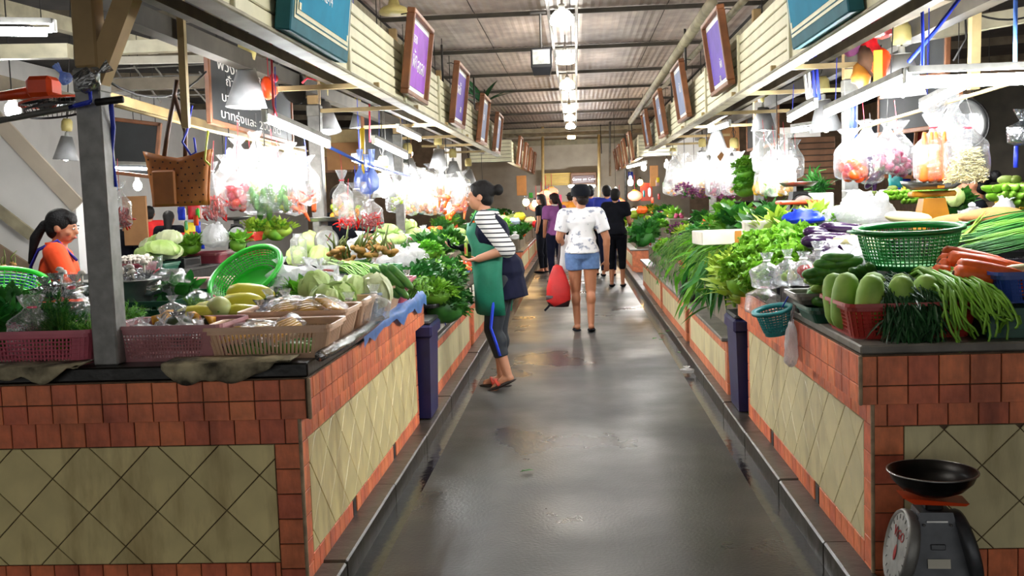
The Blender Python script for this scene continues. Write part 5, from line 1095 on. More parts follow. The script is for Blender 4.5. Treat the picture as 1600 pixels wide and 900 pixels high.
hang_bag(545, 358, 7.3, 'hangc', ['chilli'], 40, 'clear bag of chillies under the lime bags', 'red chilli under the lime bags', 'chilli', .8, (.17, .1, .05)); hang_bag(580, 360, 7.4, 'hangc_b', ['chilli'], 44, 'clear bag of bright red chillies right of the lime bags', 'bright red chilli right of the lime bags', 'chilli', .95, (.15, .1, .09))
for i, (px, py) in enumerate(((572, 308), (583, 300), (562, 300))): place(B['blue'], P(px, py, 7.9), (U(-.1, .1), U(-.1, .1), i), 1.1, ['bright blue bag tied above the lime bags', 'bright blue bag nearest the lowest lamp', 'bright blue bag left of the other two'][i], 'bag', 'blue bags tied on the rod')
rope('hanging_rod', [P(505, 225, 7.2), P(560, 252, 7.8), P(640, 276, 9.8)], .012, 'blue_plastic', 'blue wrapped rod above the lime bags', 'rod')
rope('timber_upright', [P(566, 200, 8.2), P(567, 300, 8.2)], .02, 'banana_yellow', 'yellow bamboo upright behind the blue bags', 'pole'); rope('timber_upright', [P(503, 240, 8.6), P(506, 300, 8.6)], .02, 'banana_yellow', 'yellow bamboo upright right of the second post', 'pole')
# white glowing bags beneath the middle left lamps
for i in range(16):
    px, py, Y = 615 + (i % 8) * 15 + U(-4, 4), 318 + (i // 8) * 16 + U(-4, 4), 10.4 + (i % 5) * .5; hang_bag(px, py, Y, random.choice(['hang', 'hang_b']), random.choice([['lime'], ['tomato_small'], ['lime_orange', 'lime'], ['carrot'], ['tomato']]), 6, 'bright clear bag of fruit under the middle left lamps', 'fruit in the bright left bags', 'fruit', 1.15, (.12, .09, .08), .9, 'any', False)
for o in [o for o in C.objects if o.get('label') == 'bright clear bag of fruit under the middle left lamps']: o['group'] = 'bags in the bright left row'
# ------------------------------------------------------------------ leather tote
tt = thing('leather_tote', 'brown dotted leather tote bag hanging by the front left post', 'bag', P(283, 322, 5.5))
n = 13
def tote(sx, z0, z1, y, wd, mat, nm, par, sgn):
    vs = []; fs = []
    for i in range(n):
        for j in range(9):
            u, t_ = i / (n - 1) * 2 - 1, j / 8; z = z0 + (z1 - z0) * t_; bul = sgn * .05 * (1 - u * u) * (1 - t_ * .7) + sgn * .012
            top = .014 * abs(u) ** 2 * (t_ ** 2) - (.03 * (1 - abs(u)) * t_ ** 3)
            vs.append((u * wd / 2 * (.86 + .2 * t_ ** 2), y + bul + .012 * noise.noise((u * 3, t_ * 3, sgn)), z + top))
    for i in range(n - 1):
        for j in range(8): a = i * 9 + j; fs.append((a, a + 9, a + 10, a + 1))
    o = MB().add(vs, fs).build(nm, mat, par, True); md = o.modifiers.new('thick', 'SOLIDIFY'); md.thickness = .005; return o
fp = tote(0, 0, .29, 0, .36, 'leather', 'front_panel', tt, -1); tote(0, 0, .29, 0, .36, 'leather', 'rear_panel', tt, 1)
dm = MB().lathe([(0, 0), (.005, 0), (.005, .0015), (0, .0015)], 8, Matrix.Rotation(PI / 2, 4, 'X')).mesh('stud', 'leather_dark')
for i in range(8):
    for j in range(7):
        u, t_ = (i + .5 + (j % 2) * .5) / 8.5 * 2 - 1, (j + .5) / 7.5; z = .29 * t_; x = u * .18 * (.86 + .2 * t_ ** 2); y = -(.05 * (1 - u * u) * (1 - t_ * .7) + .012) + .012 * noise.noise((u * 3, t_ * 3, -1)) - .004; ob('stud', dm, fp, (x, y, z + (.014 * abs(u) ** 2 * t_ ** 2 - .03 * (1 - abs(u)) * t_ ** 3)))
MB().cbox((-.06, -.07, .10), (.13, .02, .19), .01).build('front_pocket', 'leather', tt)
for s_ in (-1, 1): MB().tube([(s_ * .06 - .02, .0, .26), (s_ * .05, .0, .40), (.0, .0, .60), (.02, .0, .68)], .009, 6, True, 1.4).build('strap', 'leather_strap', tt, True)
rope('yellow_ribbon', [P(325, 205, 5.45), P(322, 230, 5.4), P(320, 250, 5.4), P(328, 258, 5.4)], .006, 'yellow_cord', 'yellow ribbon tied to the leather tote', 'ribbon'); rope('key_cord', [P(300, 165, 5.4), P(292, 205, 5.35), P(285, 222, 5.35), P(298, 242, 5.35), P(306, 238, 5.35), P(303, 215, 5.35)], .006, 'blue_cord', 'blue cord looped over the leather tote', 'cord')
# chalkboards
def chalkboard(px0, py0, px1, py1, Y0, Y1, ht, label, lines=(), mat='chalk', fr='wood_frame', board='chalkboard'):
    a, b = P(px0, py0, Y0), P(px1, py1, Y1); t = thing('chalkboard', label, 'chalkboard', (0, 0, 0)); u = (b - a); wd = u.length; u.normalize(); nrm = u.cross(Vector((0, 0, 1))).normalized(); up = nrm.cross(u).normalized()
    t.matrix_local = frame_mx(a + up * 0, u, nrm, up)
    MB().box((wd / 2, -ht / 2, 0), (wd, ht, .016)).build('slate', board, t)
    for c, s_ in (((wd / 2, -.015, 0), (wd + .03, .035, .035)), ((wd / 2, -ht + .015, 0), (wd + .03, .035, .035)), ((0, -ht / 2, 0), (.035, ht, .035)), ((wd, -ht / 2, 0), (.035, ht, .035))): MB().cbox(c, s_, .005).build('frame_rail', fr, t)
    for body, size, x, y in lines: ob('chalk_writing', text_mesh(body, size, mat, 'chalk_writing', .0005), t, (x * wd, -y * ht, .010)).scale = (2.1 if wd > 1.6 else 1, 1, 1)
    return t
chalkboard(322, 66, 452, 128, 6.6, 8.4, .52, 'wood-framed chalkboard with white writing behind the front lamp', (('พวงไม้กุ้ง 30', .095, .36, .22), ('ถั่วฝักดี.', .085, .32, .40), ('บาทแผล', .085, .28, .62), ('บาทรุ่งและ 200 ขีด', .085, .46, .84)))
chalkboard(165, 182, 250, 192, 9.0, 9.0, .5, 'blank dark board between the front post and the leather tote', ())
chalkboard(566, 178, 640, 205, 11.0, 13.5, .55, 'dim board behind the left strip lights', ()); chalkboard(1215, 155, 1168, 175, 11.6, 13.4, .5, 'chalkboard with faint writing beside the right lamps', (('ผัก', .2, .4, .3), ('100', .2, .5, .7)), 'chalk')
chalkboard(1482, 15, 1380, 50, 6.9, 8.6, .42, 'dark chalkboard with pink writing at the upper right', (('ผักสด 20', .16, .5, .25), ('หอม 30', .16, .5, .6), ('มะนาว', .14, .5, .85)), 'pink_chalk')
chalkboard(1375, 150, 1500, 120, 9.0, 7.4, .34, 'framed dark board behind the right strip lights', ()); chalkboard(1352, 190, 1432, 192, 9.5, 9.5, .5, 'blank dark board behind the hanging onion bags', ())
for i, (px0, px1, py, Y, m_) in enumerate(((425, 478, 232, 9.5, 'wall_white'), (370, 395, 235, 9.6, 'cardboard'), (510, 560, 225, 12, 'cardboard'), (505, 560, 205, 12.5, 'wood_pale'))):
    a, b = P(px0, py, Y), P(px1, py + 4, Y); tag(MB().cbox(((a.x + b.x) / 2, Y, a.z - .15), (b.x - a.x, .02, .32), .004).build('leaning_panel', m_), ['pale blue-white panel behind the hanging bags', 'brown panel left of the pale one', 'brown panel behind the second post', 'tan panel high behind the second post'][i], 'panel')
# ------------------------------------------------------------------ orange fan and knotted bags at the front post
fn = thing('wall_fan', 'orange motor fan at the far left, seen from below', 'fan', P(60, 150, 4.9)); 
MB().cbox((.03, 0, .04), (.13, .13, .10), .02).build('motor_housing', 'orange_plastic', fn); MB().cone((-.2, 0, .005), (-.03, 0, .02), .022, .03, 12, False).build('arm', 'orange_plastic', fn, True)
for k, z in enumerate((-.03, -.06, -.09)): MB().lathe([(.155 - k * .02, z - .004), (.163 - k * .02, z - .004), (.163 - k * .02, z + .006), (.155 - k * .02, z + .006)], 40, Matrix.Translation((.06, .02, 0)) @ Matrix.Rotation(-.12, 4, 'Y'), closed=True).build('guard_ring', 'orange_plastic' if k == 0 else 'black_plastic', fn)
gd = MB()
for k in range(36):
    a = 2 * PI * k / 36; gd.tube([(.06 + .03 * math.cos(a), .02 + .03 * math.sin(a), -.02), (.06 + .15 * math.cos(a), .02 + .15 * math.sin(a), -.025 + .15 * .12 * math.cos(a)), (.06 + .12 * math.cos(a), .02 + .12 * math.sin(a), -.09)], .002, 4, False)
gd.build('guard_wires', 'black_plastic', fn)
for k in range(3):
    a = 2 * PI * k / 3 + .4; m_ = Matrix.Rotation(a, 4, 'Z') @ Matrix.Rotation(.4, 4, 'X'); MB().box((.07, 0, -.05), (.11, .06, .004)).xf(Matrix.Translation((.06, .02, 0)) @ m_).build('blade', 'black_plastic', fn)
place(B['dark'], P(118, 136, 3.8), (0, 1.0, .4), (.6, .6, 1.25), 'dark navy bag knotted to the front left post', 'bag'); place(B['blue'], P(108, 130, 4.0), (0, -.6, 0), (.55, .55, .3), 'crumpled pale blue bag beside the post top', 'bag')
rope('blue_ribbon', [P(140, 140, 3.84), P(142, 158, 3.82), P(120, 164, 3.82), P(108, 168, 3.84), P(140, 160, 3.82)], .008, 'blue_cord', 'blue plastic tape knotted round the front post', 'ribbon'); rope('blue_ribbon', [P(173, 160, 3.9), P(177, 200, 3.95), P(174, 240, 3.95), P(180, 292, 3.95)], .009, 'blue_cord', 'long blue ribbon hanging from the rod end', 'ribbon'); place(B['blue'], P(178, 300, 4.0), (0, 0, 0), (.35, .35, .3), 'bright blue bag knot at the end of the ribbon', 'bag')
rope('red_ribbon', [P(423, 58, 5.6), P(425, 110, 5.6), P(427, 165, 5.6), P(432, 182, 5.6)], .007, 'red_cord', 'red ribbon from the rail to the front strip light', 'ribbon'); rope('red_ribbon', [P(425, 55, 5.6), P(445, 62, 5.6), P(460, 82, 5.6)], .008, 'red_cord', 'red ribbon tail below the teal sign', 'ribbon'); rope('red_ribbon', [P(494, 100, 7.0), P(496, 125, 7.0), P(480, 122, 7.0), P(472, 130, 7.0)], .008, 'red_cord', 'red ribbon on the second lamp', 'ribbon'); rope('red_ribbon', [P(577, 150, 9.0), P(578, 222, 9.0)], .008, 'red_cord', 'red ribbon down to the second strip light', 'ribbon')
rope('power_cable', sag(P(160, 122, 4.6), P(322, 112, 6.4), .12), .006, 'black_cord', 'black cable drooping from the front post to the chalkboard', 'cable')
wf = thing('wok', 'black round pan hanging behind the orange toy', 'pan', P(452, 128, 7.4)); MB().lathe([(0, -.03), (.1, -.02), (.16, .0), (.175, .02), (.16, .012), (.1, -.008), (0, -.018)], 32, Matrix.Rotation(1.35, 4, 'Y') @ Matrix.Rotation(.3, 4, 'X')).build('pan_shell', 'pan_black', wf, True); MB().tube([(0, 0, .16), (0, 0, .3)], .008, 6).build('pan_handle', 'black_cord', wf)
oo = thing('hanging_ornament', 'orange and red ornament hanging by the chalkboard', 'ornament', P(420, 138, 6.3)); lumpy(MB().ell((0, 0, 0), (.05, .045, .07), 12, 8), .4, 18).build('figure', 'orange_plastic', oo, True); lumpy(MB().ell((.03, 0, .06), (.03, .03, .03), 10, 6), .3, 20).build('head', 'red_ornament', oo, True); MB().tube([(0, 0, .05), (0, 0, .22)], .003, 5).build('cord', 'red_cord', oo)
# ------------------------------------------------------------------ right front stall
random.seed(23)
basket('plastic_basket', .50, .46, .14, 'red_plastic', 'red basket of green winter melons at the right counter corner', (1.285, 4.22, ZR), 0, 'mesh', .88, None, .016)
for i, (x, y, z, s_) in enumerate(((1.135, 4.07, .10, 1.0), (1.25, 4.06, .10, .98), (1.355, 4.09, .09, .97), (1.075, 4.20, .09, 1.0), (1.18, 4.19, .11, 1.0), (1.30, 4.22, .12, .95), (1.07, 4.33, .09, .95), (1.41, 4.20, .10, .9))):
    place(V['winter_melon'], (x, y, ZR + .015 + .117 * s_), (U(-.12, .12), U(-.1, .1), i), s_, ['winter melon at the front left of the red basket', 'winter melon in the front middle of the red basket', 'winter melon at the front right of the red basket', 'winter melon at the left edge of the red basket', 'winter melon behind the front left one', 'winter melon behind the front middle one', 'winter melon at the rear left of the red basket', 'winter melon beside the hanging dark leaves'][i], 'melon', 'winter melons in the red basket')
tray(.42, .34, .07, 'dark_green_plastic', 'dark green tray of cucumbers behind the winter melons', (1.22, 4.68, ZR))
for i, (px, py, rz) in enumerate(((1290, 425, .2), (1312, 424, .1), (1298, 412, .15), (1322, 410, .1), (1285, 436, .3), (1330, 434, 0), (1310, 404, .1), (1277, 428, .5))): place(V['cucumber_b'], on(px, py, 4.55), (0, U(-.1, .1), rz), 1.05, 'green cucumber heaped behind the winter melons', 'cucumber', 'cucumbers behind the winter melons')
pile(['cucumber_b'], (1.2, 4.68, ZR + .09), .34, .28, 2, 5, 3, .035, 'green cucumber low in the tray behind the melons', 'cucumber', 'cucumbers low in the tray'); place(B['wrap'], on(1352, 440, 4.5, -.06), (0, 1.0, .3), (.6, .6, .8), 'clear bag round the cucumbers beside the winter melons', 'bag')
for i in range(3): place(V['cucumber'], on(1345 + i * 8, 432 - i * 4, 4.5), (0, .4, .8 + i * .2), 1.0, 'long cucumber in the clear bag by the melons', 'cucumber', 'bagged cucumbers by the melons')
crate(.46, .40, .235, 'dark_green_plastic', 'dark green crate under the green colander', (1.55, 4.62, ZR)); colander('plastic_colander', .215, .165, .175, 'green_plastic', 'large green colander above the hanging beans', (P(1420, 424, 4.55).x, 4.55, 1.15), (.05, -.04, .2), 64, 9, True)
# bunches hanging over the front
def hangpath(px, Y0, z0, z1, Y1=4.0, dx=0, outz=.02): x = P(px, 450, Y0).x; return [(x, Y0 + .22, z0 - .02), (x, Y0 + .06, z0 + outz), (x + dx * .3, Y1 + .06, z0 - .02), (x + dx * .6, Y1, z0 - .10), (x + dx * .8, Y1 - .01, (z0 + z1) / 2 - .02), (x + dx, Y1, z1)]
for i, px in enumerate((1378, 1398, 1418)): strands('chive_bunch', hangpath(px, 4.22, 1.10, .86 + .02 * i, 3.95, -.02), 60, .035, .0045, 'leaf_deep', 60 + i, ['bunch of dark flat chives beside the winter melons', 'middle bunch of dark flat chives', 'bunch of dark flat chives beside the long beans'][i], 'chives', 'chives hanging over the right counter', .03, ('leaf_deep', 2, .12, .010), None, .2, .35, .35, 1.5)
for i, px in enumerate((1450, 1468, 1486, 1500)): strands('long_bean_bunch', hangpath(px, 4.2, 1.12, .84 + .03 * i, 3.93, .03 + .02 * i), 15, .032, .0072, 'long_bean', 70 + i, ['bunch of pale green long beans next to the chives', 'second bunch of pale green long beans', 'third bunch of pale green long beans', 'bunch of pale green long beans nearest the blue basket'][i], 'beans', 'long beans hanging over the right counter', .045, None, None, .6, 1, .45, 1.9, 6)
# carrots in the blue basket on a green crate
crate(.52, .40, .12, 'dark_green_plastic', 'dark green crate at the counter front under the carrots', (1.80, 4.15, ZR)); crate(.3, .4, .12, 'dark_green_plastic', 'dark green crate at the right edge of the picture', (2.24, 4.15, ZR))
basket('plastic_basket', .60, .36, .12, 'blue_plastic', 'blue basket of carrots on the green crate', (1.90, 4.18, ZR + .125), 0, 'mesh', .9, None, .014)
for i, (px, py, rz, Y) in enumerate(((1530, 410, -.25, 4.25), (1520, 402, -.3, 4.32), (1545, 422, -.05, 4.12), (1512, 420, .2, 4.3), (1560, 414, -.2, 4.25), (1505, 412, .5, 4.35), (1540, 432, 0, 4.1), (1575, 428, -.15, 4.2), (1500, 430, .3, 4.25))): place(V['carrot'], on(px, py, Y), (U(-.1, .1), -.12, rz + PI - .1), (1.15, 1.6, 1.6), ['large carrot on top of the heap', 'carrot behind the top one', 'long carrot at the front of the heap', 'carrot at the left of the heap', 'carrot at the right of the heap', 'short carrot leaning at the rear left', 'carrot low at the front', 'carrot low at the right', 'carrot low at the left'][i] + ' in the blue basket', 'carrot', 'carrots in the blue basket')
pile(['carrot'], (1.88, 4.18, ZR + .16), .4, .24, 2, 4, 2, .04, 'carrot at the bottom of the blue basket', 'carrot', 'carrots at the bottom of the blue basket'); place(V['daikon'], on(1597, 422, 4.2), (0, 0, .4), .8, 'white radish at the right end of the carrot basket', 'radish')
# spring onions across the right
for i in range(5):
    a, b = P(1490, 398 - i * 8, 4.75 + .08 * i), P(1680, 372 - i * 12, 4.85 + .1 * i); m_ = a.lerp(b, .5) + Vector((0, 0, .015))
    strands('spring_onion_bundle', [b, b.lerp(m_, .5), m_, m_.lerp(a, .5), a], 34, .038, .0055, 'stem_green' if i % 2 else 'leaf_dark', 80 + i, ['lowest', 'second lowest', 'middle', 'second highest', 'topmost'][i] + ' bundle of spring onions right of the green colander', 'spring onions', 'spring onion bundles', .012, None, None, .55)
strands('spring_onion_bundle', [P(1490, 385, 5.0), P(1510, 365, 5.0), P(1530, 345, 5.0), P(1545, 328, 5.0)], 12, .012, .004, 'leaf_yellow', 91, 'few loose spring onion stalks poking up by the colander', 'spring onions', None, .01)
crate(.7, .5, .26, 'black_plastic', 'black crate under the spring onions', (2.05, 4.85, ZR)); crate(.6, .5, .3, 'black_plastic', 'black crate under the brown yams', (2.0, 5.4, ZR))
for i, (px, py, Y) in enumerate(((1555, 340, 5.3), (1500, 350, 5.35), (1590, 345, 5.4))): place(V['potato'], on(px, py, Y), (U(-.1, .1), 0, .1 * i), 1.1, ['large brown yam above the spring onions', 'brown yam behind the colander', 'brown yam at the right edge'][i], 'yam', 'brown yams')
# eggplants, radish, lettuce, bags
crate(.5, .5, .24, 'black_plastic', 'black crate under the eggplants', (1.5, 5.5, ZR)); tray(.5, .4, .05, 'black_plastic', 'black tray holding the eggplants', (1.5, 5.5, ZR + .245))
for i, (px, py, Y, rz) in enumerate(((1318, 357, 5.5, .05), (1300, 372, 5.4, .25), (1290, 364, 5.5, .35), (1305, 384, 5.3, .6), (1330, 364, 5.6, .0), (1285, 376, 5.35, .5), (1296, 392, 5.25, .8), (1322, 372, 5.45, .2))): place(V['eggplant'], on(px, py, Y), (0, U(-.1, .1), rz), 1.15, ['long purple eggplant on top of the heap', 'purple eggplant below the top one', 'purple eggplant at the rear left', 'purple eggplant tilting to the front', 'purple eggplant at the rear right', 'purple eggplant at the left edge', 'purple eggplant lowest at the front', 'purple eggplant in the middle'][i], 'eggplant', 'eggplants on the right counter')
for i, (px, py) in enumerate(((1340, 378), (1420, 340), (1352, 384))): place(V['daikon'], on(px, py, 5.3 + .3 * (i == 1)), (0, .1, .1), 1.0, ['cream radish beside the eggplants', 'white radish behind the colander', 'cream radish below the eggplants'][i], 'radish', 'cream radishes')
crate(.46, 1.0, .16, 'black_plastic', 'long black crate under the lettuces at the aisle edge', (1.27, 5.95, ZR)); crate(.40, .42, .11, 'black_plastic', 'black crate behind the teal hanging basket', (1.24, 5.15, ZR))
k_ = 0
for (px, py, Y) in ((1165, 408, 6.35), (1190, 398, 6.2), (1215, 388, 6.1), (1240, 382, 6.0), (1265, 382, 5.9), (1175, 424, 6.1), (1200, 414, 5.95), (1228, 404, 5.85), (1255, 400, 5.75), (1270, 395, 5.8), (1160, 428, 6.4), (1205, 430, 5.75), (1240, 420, 5.65), (1185, 380, 6.5), (1220, 372, 6.4), (1250, 368, 6.2)): place(V['lettuce' if k_ % 3 else 'lettuce_b'], on(px, py, Y, -.07), (U(-.5, .2), U(-.4, .2), k_), 1.0, 'curly green lettuce head in the heap at the aisle edge', 'lettuce', 'curly lettuces on the right counter'); k_ += 1
for i, (px, py) in enumerate(((1150, 432), (1160, 446), (1152, 418))): place(V['pale_greens'], on(px, py, 6.7, -.06), (.2, -.6, i), .9, 'pale green leaf bunch at the aisle end of the lettuces', 'greens', 'pale greens beside the lettuces')
for i, (px, py, Y, kd) in enumerate(((1198, 425, 5.25, 'sit'), (1232, 420, 5.2, 'sit'), (1256, 418, 5.05, 'sit_b'), (1280, 408, 5.1, 'sit'), (1322, 404, 5.05, 'milky'), (1345, 395, 5.1, 'milky'), (1300, 395, 5.2, 'milky'))): place(B[kd], on(px, py, Y, -.09), (U(-.1, .1), U(-.1, .1), i), 1.05, ['knotted clear bag at the aisle end of the row', 'knotted clear bag second from the aisle', 'knotted clear bag of tomatoes', 'knotted clear bag right of the tomato bag', 'milky bag left of the green colander', 'milky bag against the green colander', 'milky bag under the eggplants'][i], 'bag', 'knotted bags on the right counter')
for i in range(5): place(V['tomato'], on(1258 + U(-8, 12), 424 + U(-3, 4), 5.05), (0, 0, i), 1.0, 'tomato inside the knotted clear bag', 'tomato', 'tomatoes in the knotted bag')
for i in range(5): place(V['lime'], on(1232 + U(-8, 8), 430 + U(-3, 4), 5.2), (0, 0, i), 1.0, 'lime inside the second knotted bag', 'lime', 'limes in the knotted bag')
tray(.36, .26, .05, 'steel_dull', 'grey tray of small pale cucumbers by the red basket', (1.15, 4.72, ZR + .075)); pile(['pale_cucumber'], (1.13, 4.66, ZR + .15), .2, .2, 2, 3, 2, .03, 'small pale green cucumber in the grey tray', 'cucumber', 'small cucumbers in the grey tray')
place(B['wrap'], on(1190, 470, 5.4, -.08), (.1, 0, 2), (.7, .8, .7), 'empty clear bag hanging on the black crate', 'bag')
# teal basket and plastic bag on the aisle side
colander('hanging_basket', .085, .055, .13, 'teal_plastic', 'small teal basket hooked on the side of the right counter', (.965, 5.05, .80), (.1, -.2, 0), 30, 7); rope('basket_cord', [(.99, 5.05, .93), (1.03, 5.05, 1.0), (1.08, 5.05, ZR + .02)], .004, 'blue_cord', 'blue cord holding the teal basket', 'cord')
place(B['big_sack'], (1.0, 4.9, .66), (0, 0, 1.2), (.30, .22, .75), 'crumpled carrier bag hanging under the teal basket', 'bag'); rope('bag_strap', [(1.0, 4.9, .86), (1.01, 4.85, .98), (1.05, 4.82, ZR + .03)], .008, 'dark_film', 'dark twisted strap over the counter edge', 'strap')
# right middle: big bag, scales, boxes, greens
place(B['big_sack'], on(1352, 346, 6.4, -.04), (0, 0, 0), (.85, .8, .8), 'large milky carrier bag right of the steel post', 'bag'); place(B['big_sack'], on(1300, 346, 6.6, -.04), (.1, -.1, 1), (.6, .6, .45), 'crumpled milky bag left of the large one', 'bag'); place(B['blue_sack'], on(1256, 342, 6.5, -.03), (0, 0, 0), (1.1, .9, .8), 'crumpled blue bag on the greens', 'bag'); place(B['white_sack'], on(1520, 346, 6.2, -.05), (0, .2, 1), (1.3, 1, .6), 'white carrier bag in front of the dark-haired seller', 'bag'); place(B['white_sack'], on(1566, 340, 6.3, -.05), (0, -.1, 2), (.6, .6, .75), 'small white bag right of the dark-haired seller', 'bag')
ys = thing('dial_scale', 'yellow weighing scale with a steel pan behind the colander', 'scale', on(1456, 346, 6.3, -.06)); MB().box((0, 0, .10), (.20, .16, .20), taper=.62).build('body', 'yellow_paint', ys); MB().cbox((0, 0, .225), (.26, .10, .035), .01).build('cross_arm', 'yellow_paint', ys); MB().lathe([(0, .25), (.12, .25), (.17, .285), (.175, .305), (.18, .306), (.168, .282), (.12, .256), (0, .256)], 32).build('pan', 'pan_steel', ys, True); MB().box((.0, -.15, .285), (.04, .01, .05)).build('pan_label', 'yellow_paint', ys)
for i in range(5): place(V['banana'], on(1395 + i * 15, 292 + (i % 2) * 6, 7.4), (.2, 0, .3 * i), 1.1, 'hand of green bananas behind the scale pan', 'banana', 'green bananas behind the scale pan')
for i in range(4): place(V['banana'], on(1572 + i * 9, 278 + (i % 2) * 10, 6.6), (.3, 0, .5 * i - .4), 1.55, 'hand of green bananas hanging at the right edge', 'banana', 'green bananas at the right edge')
for i in range(4): place(V['banana_y'], on(1562 + i * 11, 300 + (i % 2) * 18, 6.9), (.2, 0, .5 * i), 1.0, 'hand of yellow bananas under the green ones at the right edge', 'banana', 'yellow bananas at the right edge')
place(V['yellow_melon'], on(1578, 330, 6.6), (0, .5, 1), 1.1, 'yellow gourd at the right edge below the bananas', 'gourd')
for i in range(12): place(V['carrot'], on(1480 + U(-8, 14), 325 + U(-5, 6), 7.2), (U(0, 6), U(0, 6), U(0, 6)), .55, 'small carrot in the heap right of the yellow scale', 'carrot', 'small carrots by the yellow scale')
for i, (px, py) in enumerate(((1482, 312), (1500, 312), (1475, 330))): place(V['kale'], on(px, py, 7.1, -.06), (0, 0, i), .7, 'green leaf bunch between the yellow scale and the seller', 'greens', 'leaf bunches by the yellow scale')
place(V['cabbage'], on(1492, 308, 7.0), (0, 0, 0), .7, 'small green cabbage right of the yellow scale', 'cabbage')
crate(.5, .5, .3, 'black_plastic', 'black crate under the yellow scale', (2.2, 6.35, ZR)); crate(1.2, .4, .32, 'cardboard', 'tan crate under the milky carrier bags', (1.8, 6.6, ZR - .02)); crate(.9, .4, .36, 'black_plastic', 'black crate under the white carrier bags', (2.55, 6.3, ZR))
def foam_box(loc, w_, d_, h, rz, label):
    t = thing('foam_box', label, 'box', loc, rz); 
    for s_ in (-1, 1): MB().cbox((0, s_ * (d_ / 2 - .012), h / 2), (w_, .024, h), .005).build('side', 'styrofoam', t); MB().cbox((s_ * (w_ / 2 - .012), 0, h / 2), (.024, d_ - .05, h), .005).build('side', 'styrofoam', t)
    MB().box((0, 0, .01), (w_ - .04, d_ - .04, .02)).build('base', 'styrofoam', t); MB().box((.02, -d_ / 2 - .001, h / 2), (.05, .004, h)).build('tape_strip', 'tape', t)
foam_box(on(1140, 378, 7.9, -.01), .50, .36, .10, .1, 'white foam box with brown tape above the drooping greens'); foam_box(on(1210, 362, 7.2, -.02), .42, .3, .10, -.1, 'foam box of greens behind the lettuces')
for i, (px, py, Y) in enumerate(((1215, 352, 7.0), (1240, 350, 6.9), (1270, 345, 6.8), (1300, 350, 6.6), (1285, 342, 7.0), (1320, 350, 6.5), (1250, 360, 6.7))): place(V['coriander' if i % 2 else 'pale_greens'], on(px, py, Y, -.04), (0, 0, i), .95, 'light green herb bunch between the lettuces and the blue bag', 'herb', 'light herbs behind the lettuces')
for i, (px, py, Y) in enumerate(((1125, 350, 9.0), (1150, 345, 8.9), (1175, 348, 8.6), (1190, 352, 8.2), (1160, 336, 9.3), (1205, 340, 8.4), (1135, 332, 9.6))): place(V['kale' if i % 2 else 'choy'], on(px, py, Y, -.06), (0, 0, i), 1.0, 'leafy green bunch above the foam box', 'greens', 'leafy bunches above the foam box')
dial_scale(on(1248, 330, 7.8, -.1), 'scale with an orange platform under the yellow fruit bags', .95, 'pan_black', .2); tag(MB().cbox((0, 0, 0), (.28, .2, .03), .01).build('scale_platform', 'orange_plastic'), 'orange scale platform with dark pan left of the steel post', 'scale').location = on(1245, 316, 7.7)
for i in range(1): tag(MB().cbox((0, 0, 0), (.30, .02, .2), .01).build('white_card', 'wall_white'), 'white and orange striped panel left of the steel post', 'panel').location = on(1272, 322, 8.0)
bs = thing('bowl_scale', 'dark round pan scale right of the hanging herb bunch', 'scale', on(1172, 318, 9.4, -.02)); MB().lathe([(0, 0), (.12, 0), (.15, .03), (.155, .045), (.12, .008), (0, .008)], 28).build('pan', 'pan_black', bs, True); MB().box((0, 0, -.05), (.2, .16, .09)).build('body', 'red_plastic', bs)
# ------------------------------------------------------------------ bags hung over the right stall
rope('hanging_rod', [P(1345, 200, 6.3), P(1420, 178, 6.0), P(1540, 142, 5.6), P(1640, 112, 5.2)], .011, 'wood_pale', 'wooden rod carrying the right hanging bags', 'rod')
hang_bag(1330, 283, 6.2, 'hangc_b', ['tomato'], 12, 'clear bag of red tomatoes left of the onion bags', 'tomato in the left of the right hanging bags', 'tomato', (1.0, 1, 1.1), (.14, .09, .08), 1.1)
hang_bag(1362, 290, 6.25, 'hangc_b', ['tomato', 'eggplant'], 10, 'clear bag of tomatoes and eggplants below the onions', 'tomato or eggplant under the onion bags', 'vegetable', 1.1, (.14, .09, .1), .75)
hang_bag(1385, 272, 6.2, 'hangc_b', ['onion'], 17, 'clear bag of purple onions in the middle', 'purple onion in the middle bag', 'onion', (1.1, 1, 1.15), (.15, .1, .12)); hang_bag(1403, 276, 6.3, 'hangc', ['onion'], 13, 'clear bag of purple onions on the right', 'purple onion in the right-hand bag', 'onion', 1.1, (.13, .1, .1))
hang_bag(1352, 268, 6.4, 'hang', ['cucumber_b'], 5, 'clear bag of dark vegetables behind the tomatoes', 'dark vegetable behind the hanging tomatoes', 'vegetable', 1.0, (.1, .08, .1), .7)
v = P(1458, 288, 5.8); place(B['long'], v, (0, 0, 0), (1.05, .9, .92), 'clear bag of orange carrots standing on end', 'bag')
for i, dx in enumerate((-.055, -.02, .015, .05, -.04, .0, .035)): place(V['carrot'], (v.x + dx, v.y - .02 + .035 * (i > 3), v.z + .15), (0, PI / 2 + U(-.06, .06), U(0, 6)), (1.3, 1.2, 1.2), 'upright carrot in the hanging carrot bag', 'carrot', 'carrots in the hanging bag')
tag(MB().lathe([(.02, 0), (.07, .05), (.075, .075), (.07, .075), (.0, .03)], 20).warp(lambda v: v + Vector((0, 0, .02 * math.sin(9 * math.atan2(v.y, v.x)) * (v.z > .04)))).build('bag_frill', 'clear_bag', None, True), 'crimped clear bag top above the carrots', 'bag').location = (v.x, v.y, v.z + .37)
v = P(1511, 288, 5.5); place(B['wrap'], v, (0, 0, .4), (1.05, .7, 1.35), 'large clear bag of bean sprouts hung by its neck', 'bag')
random.seed(5); sp = MB()
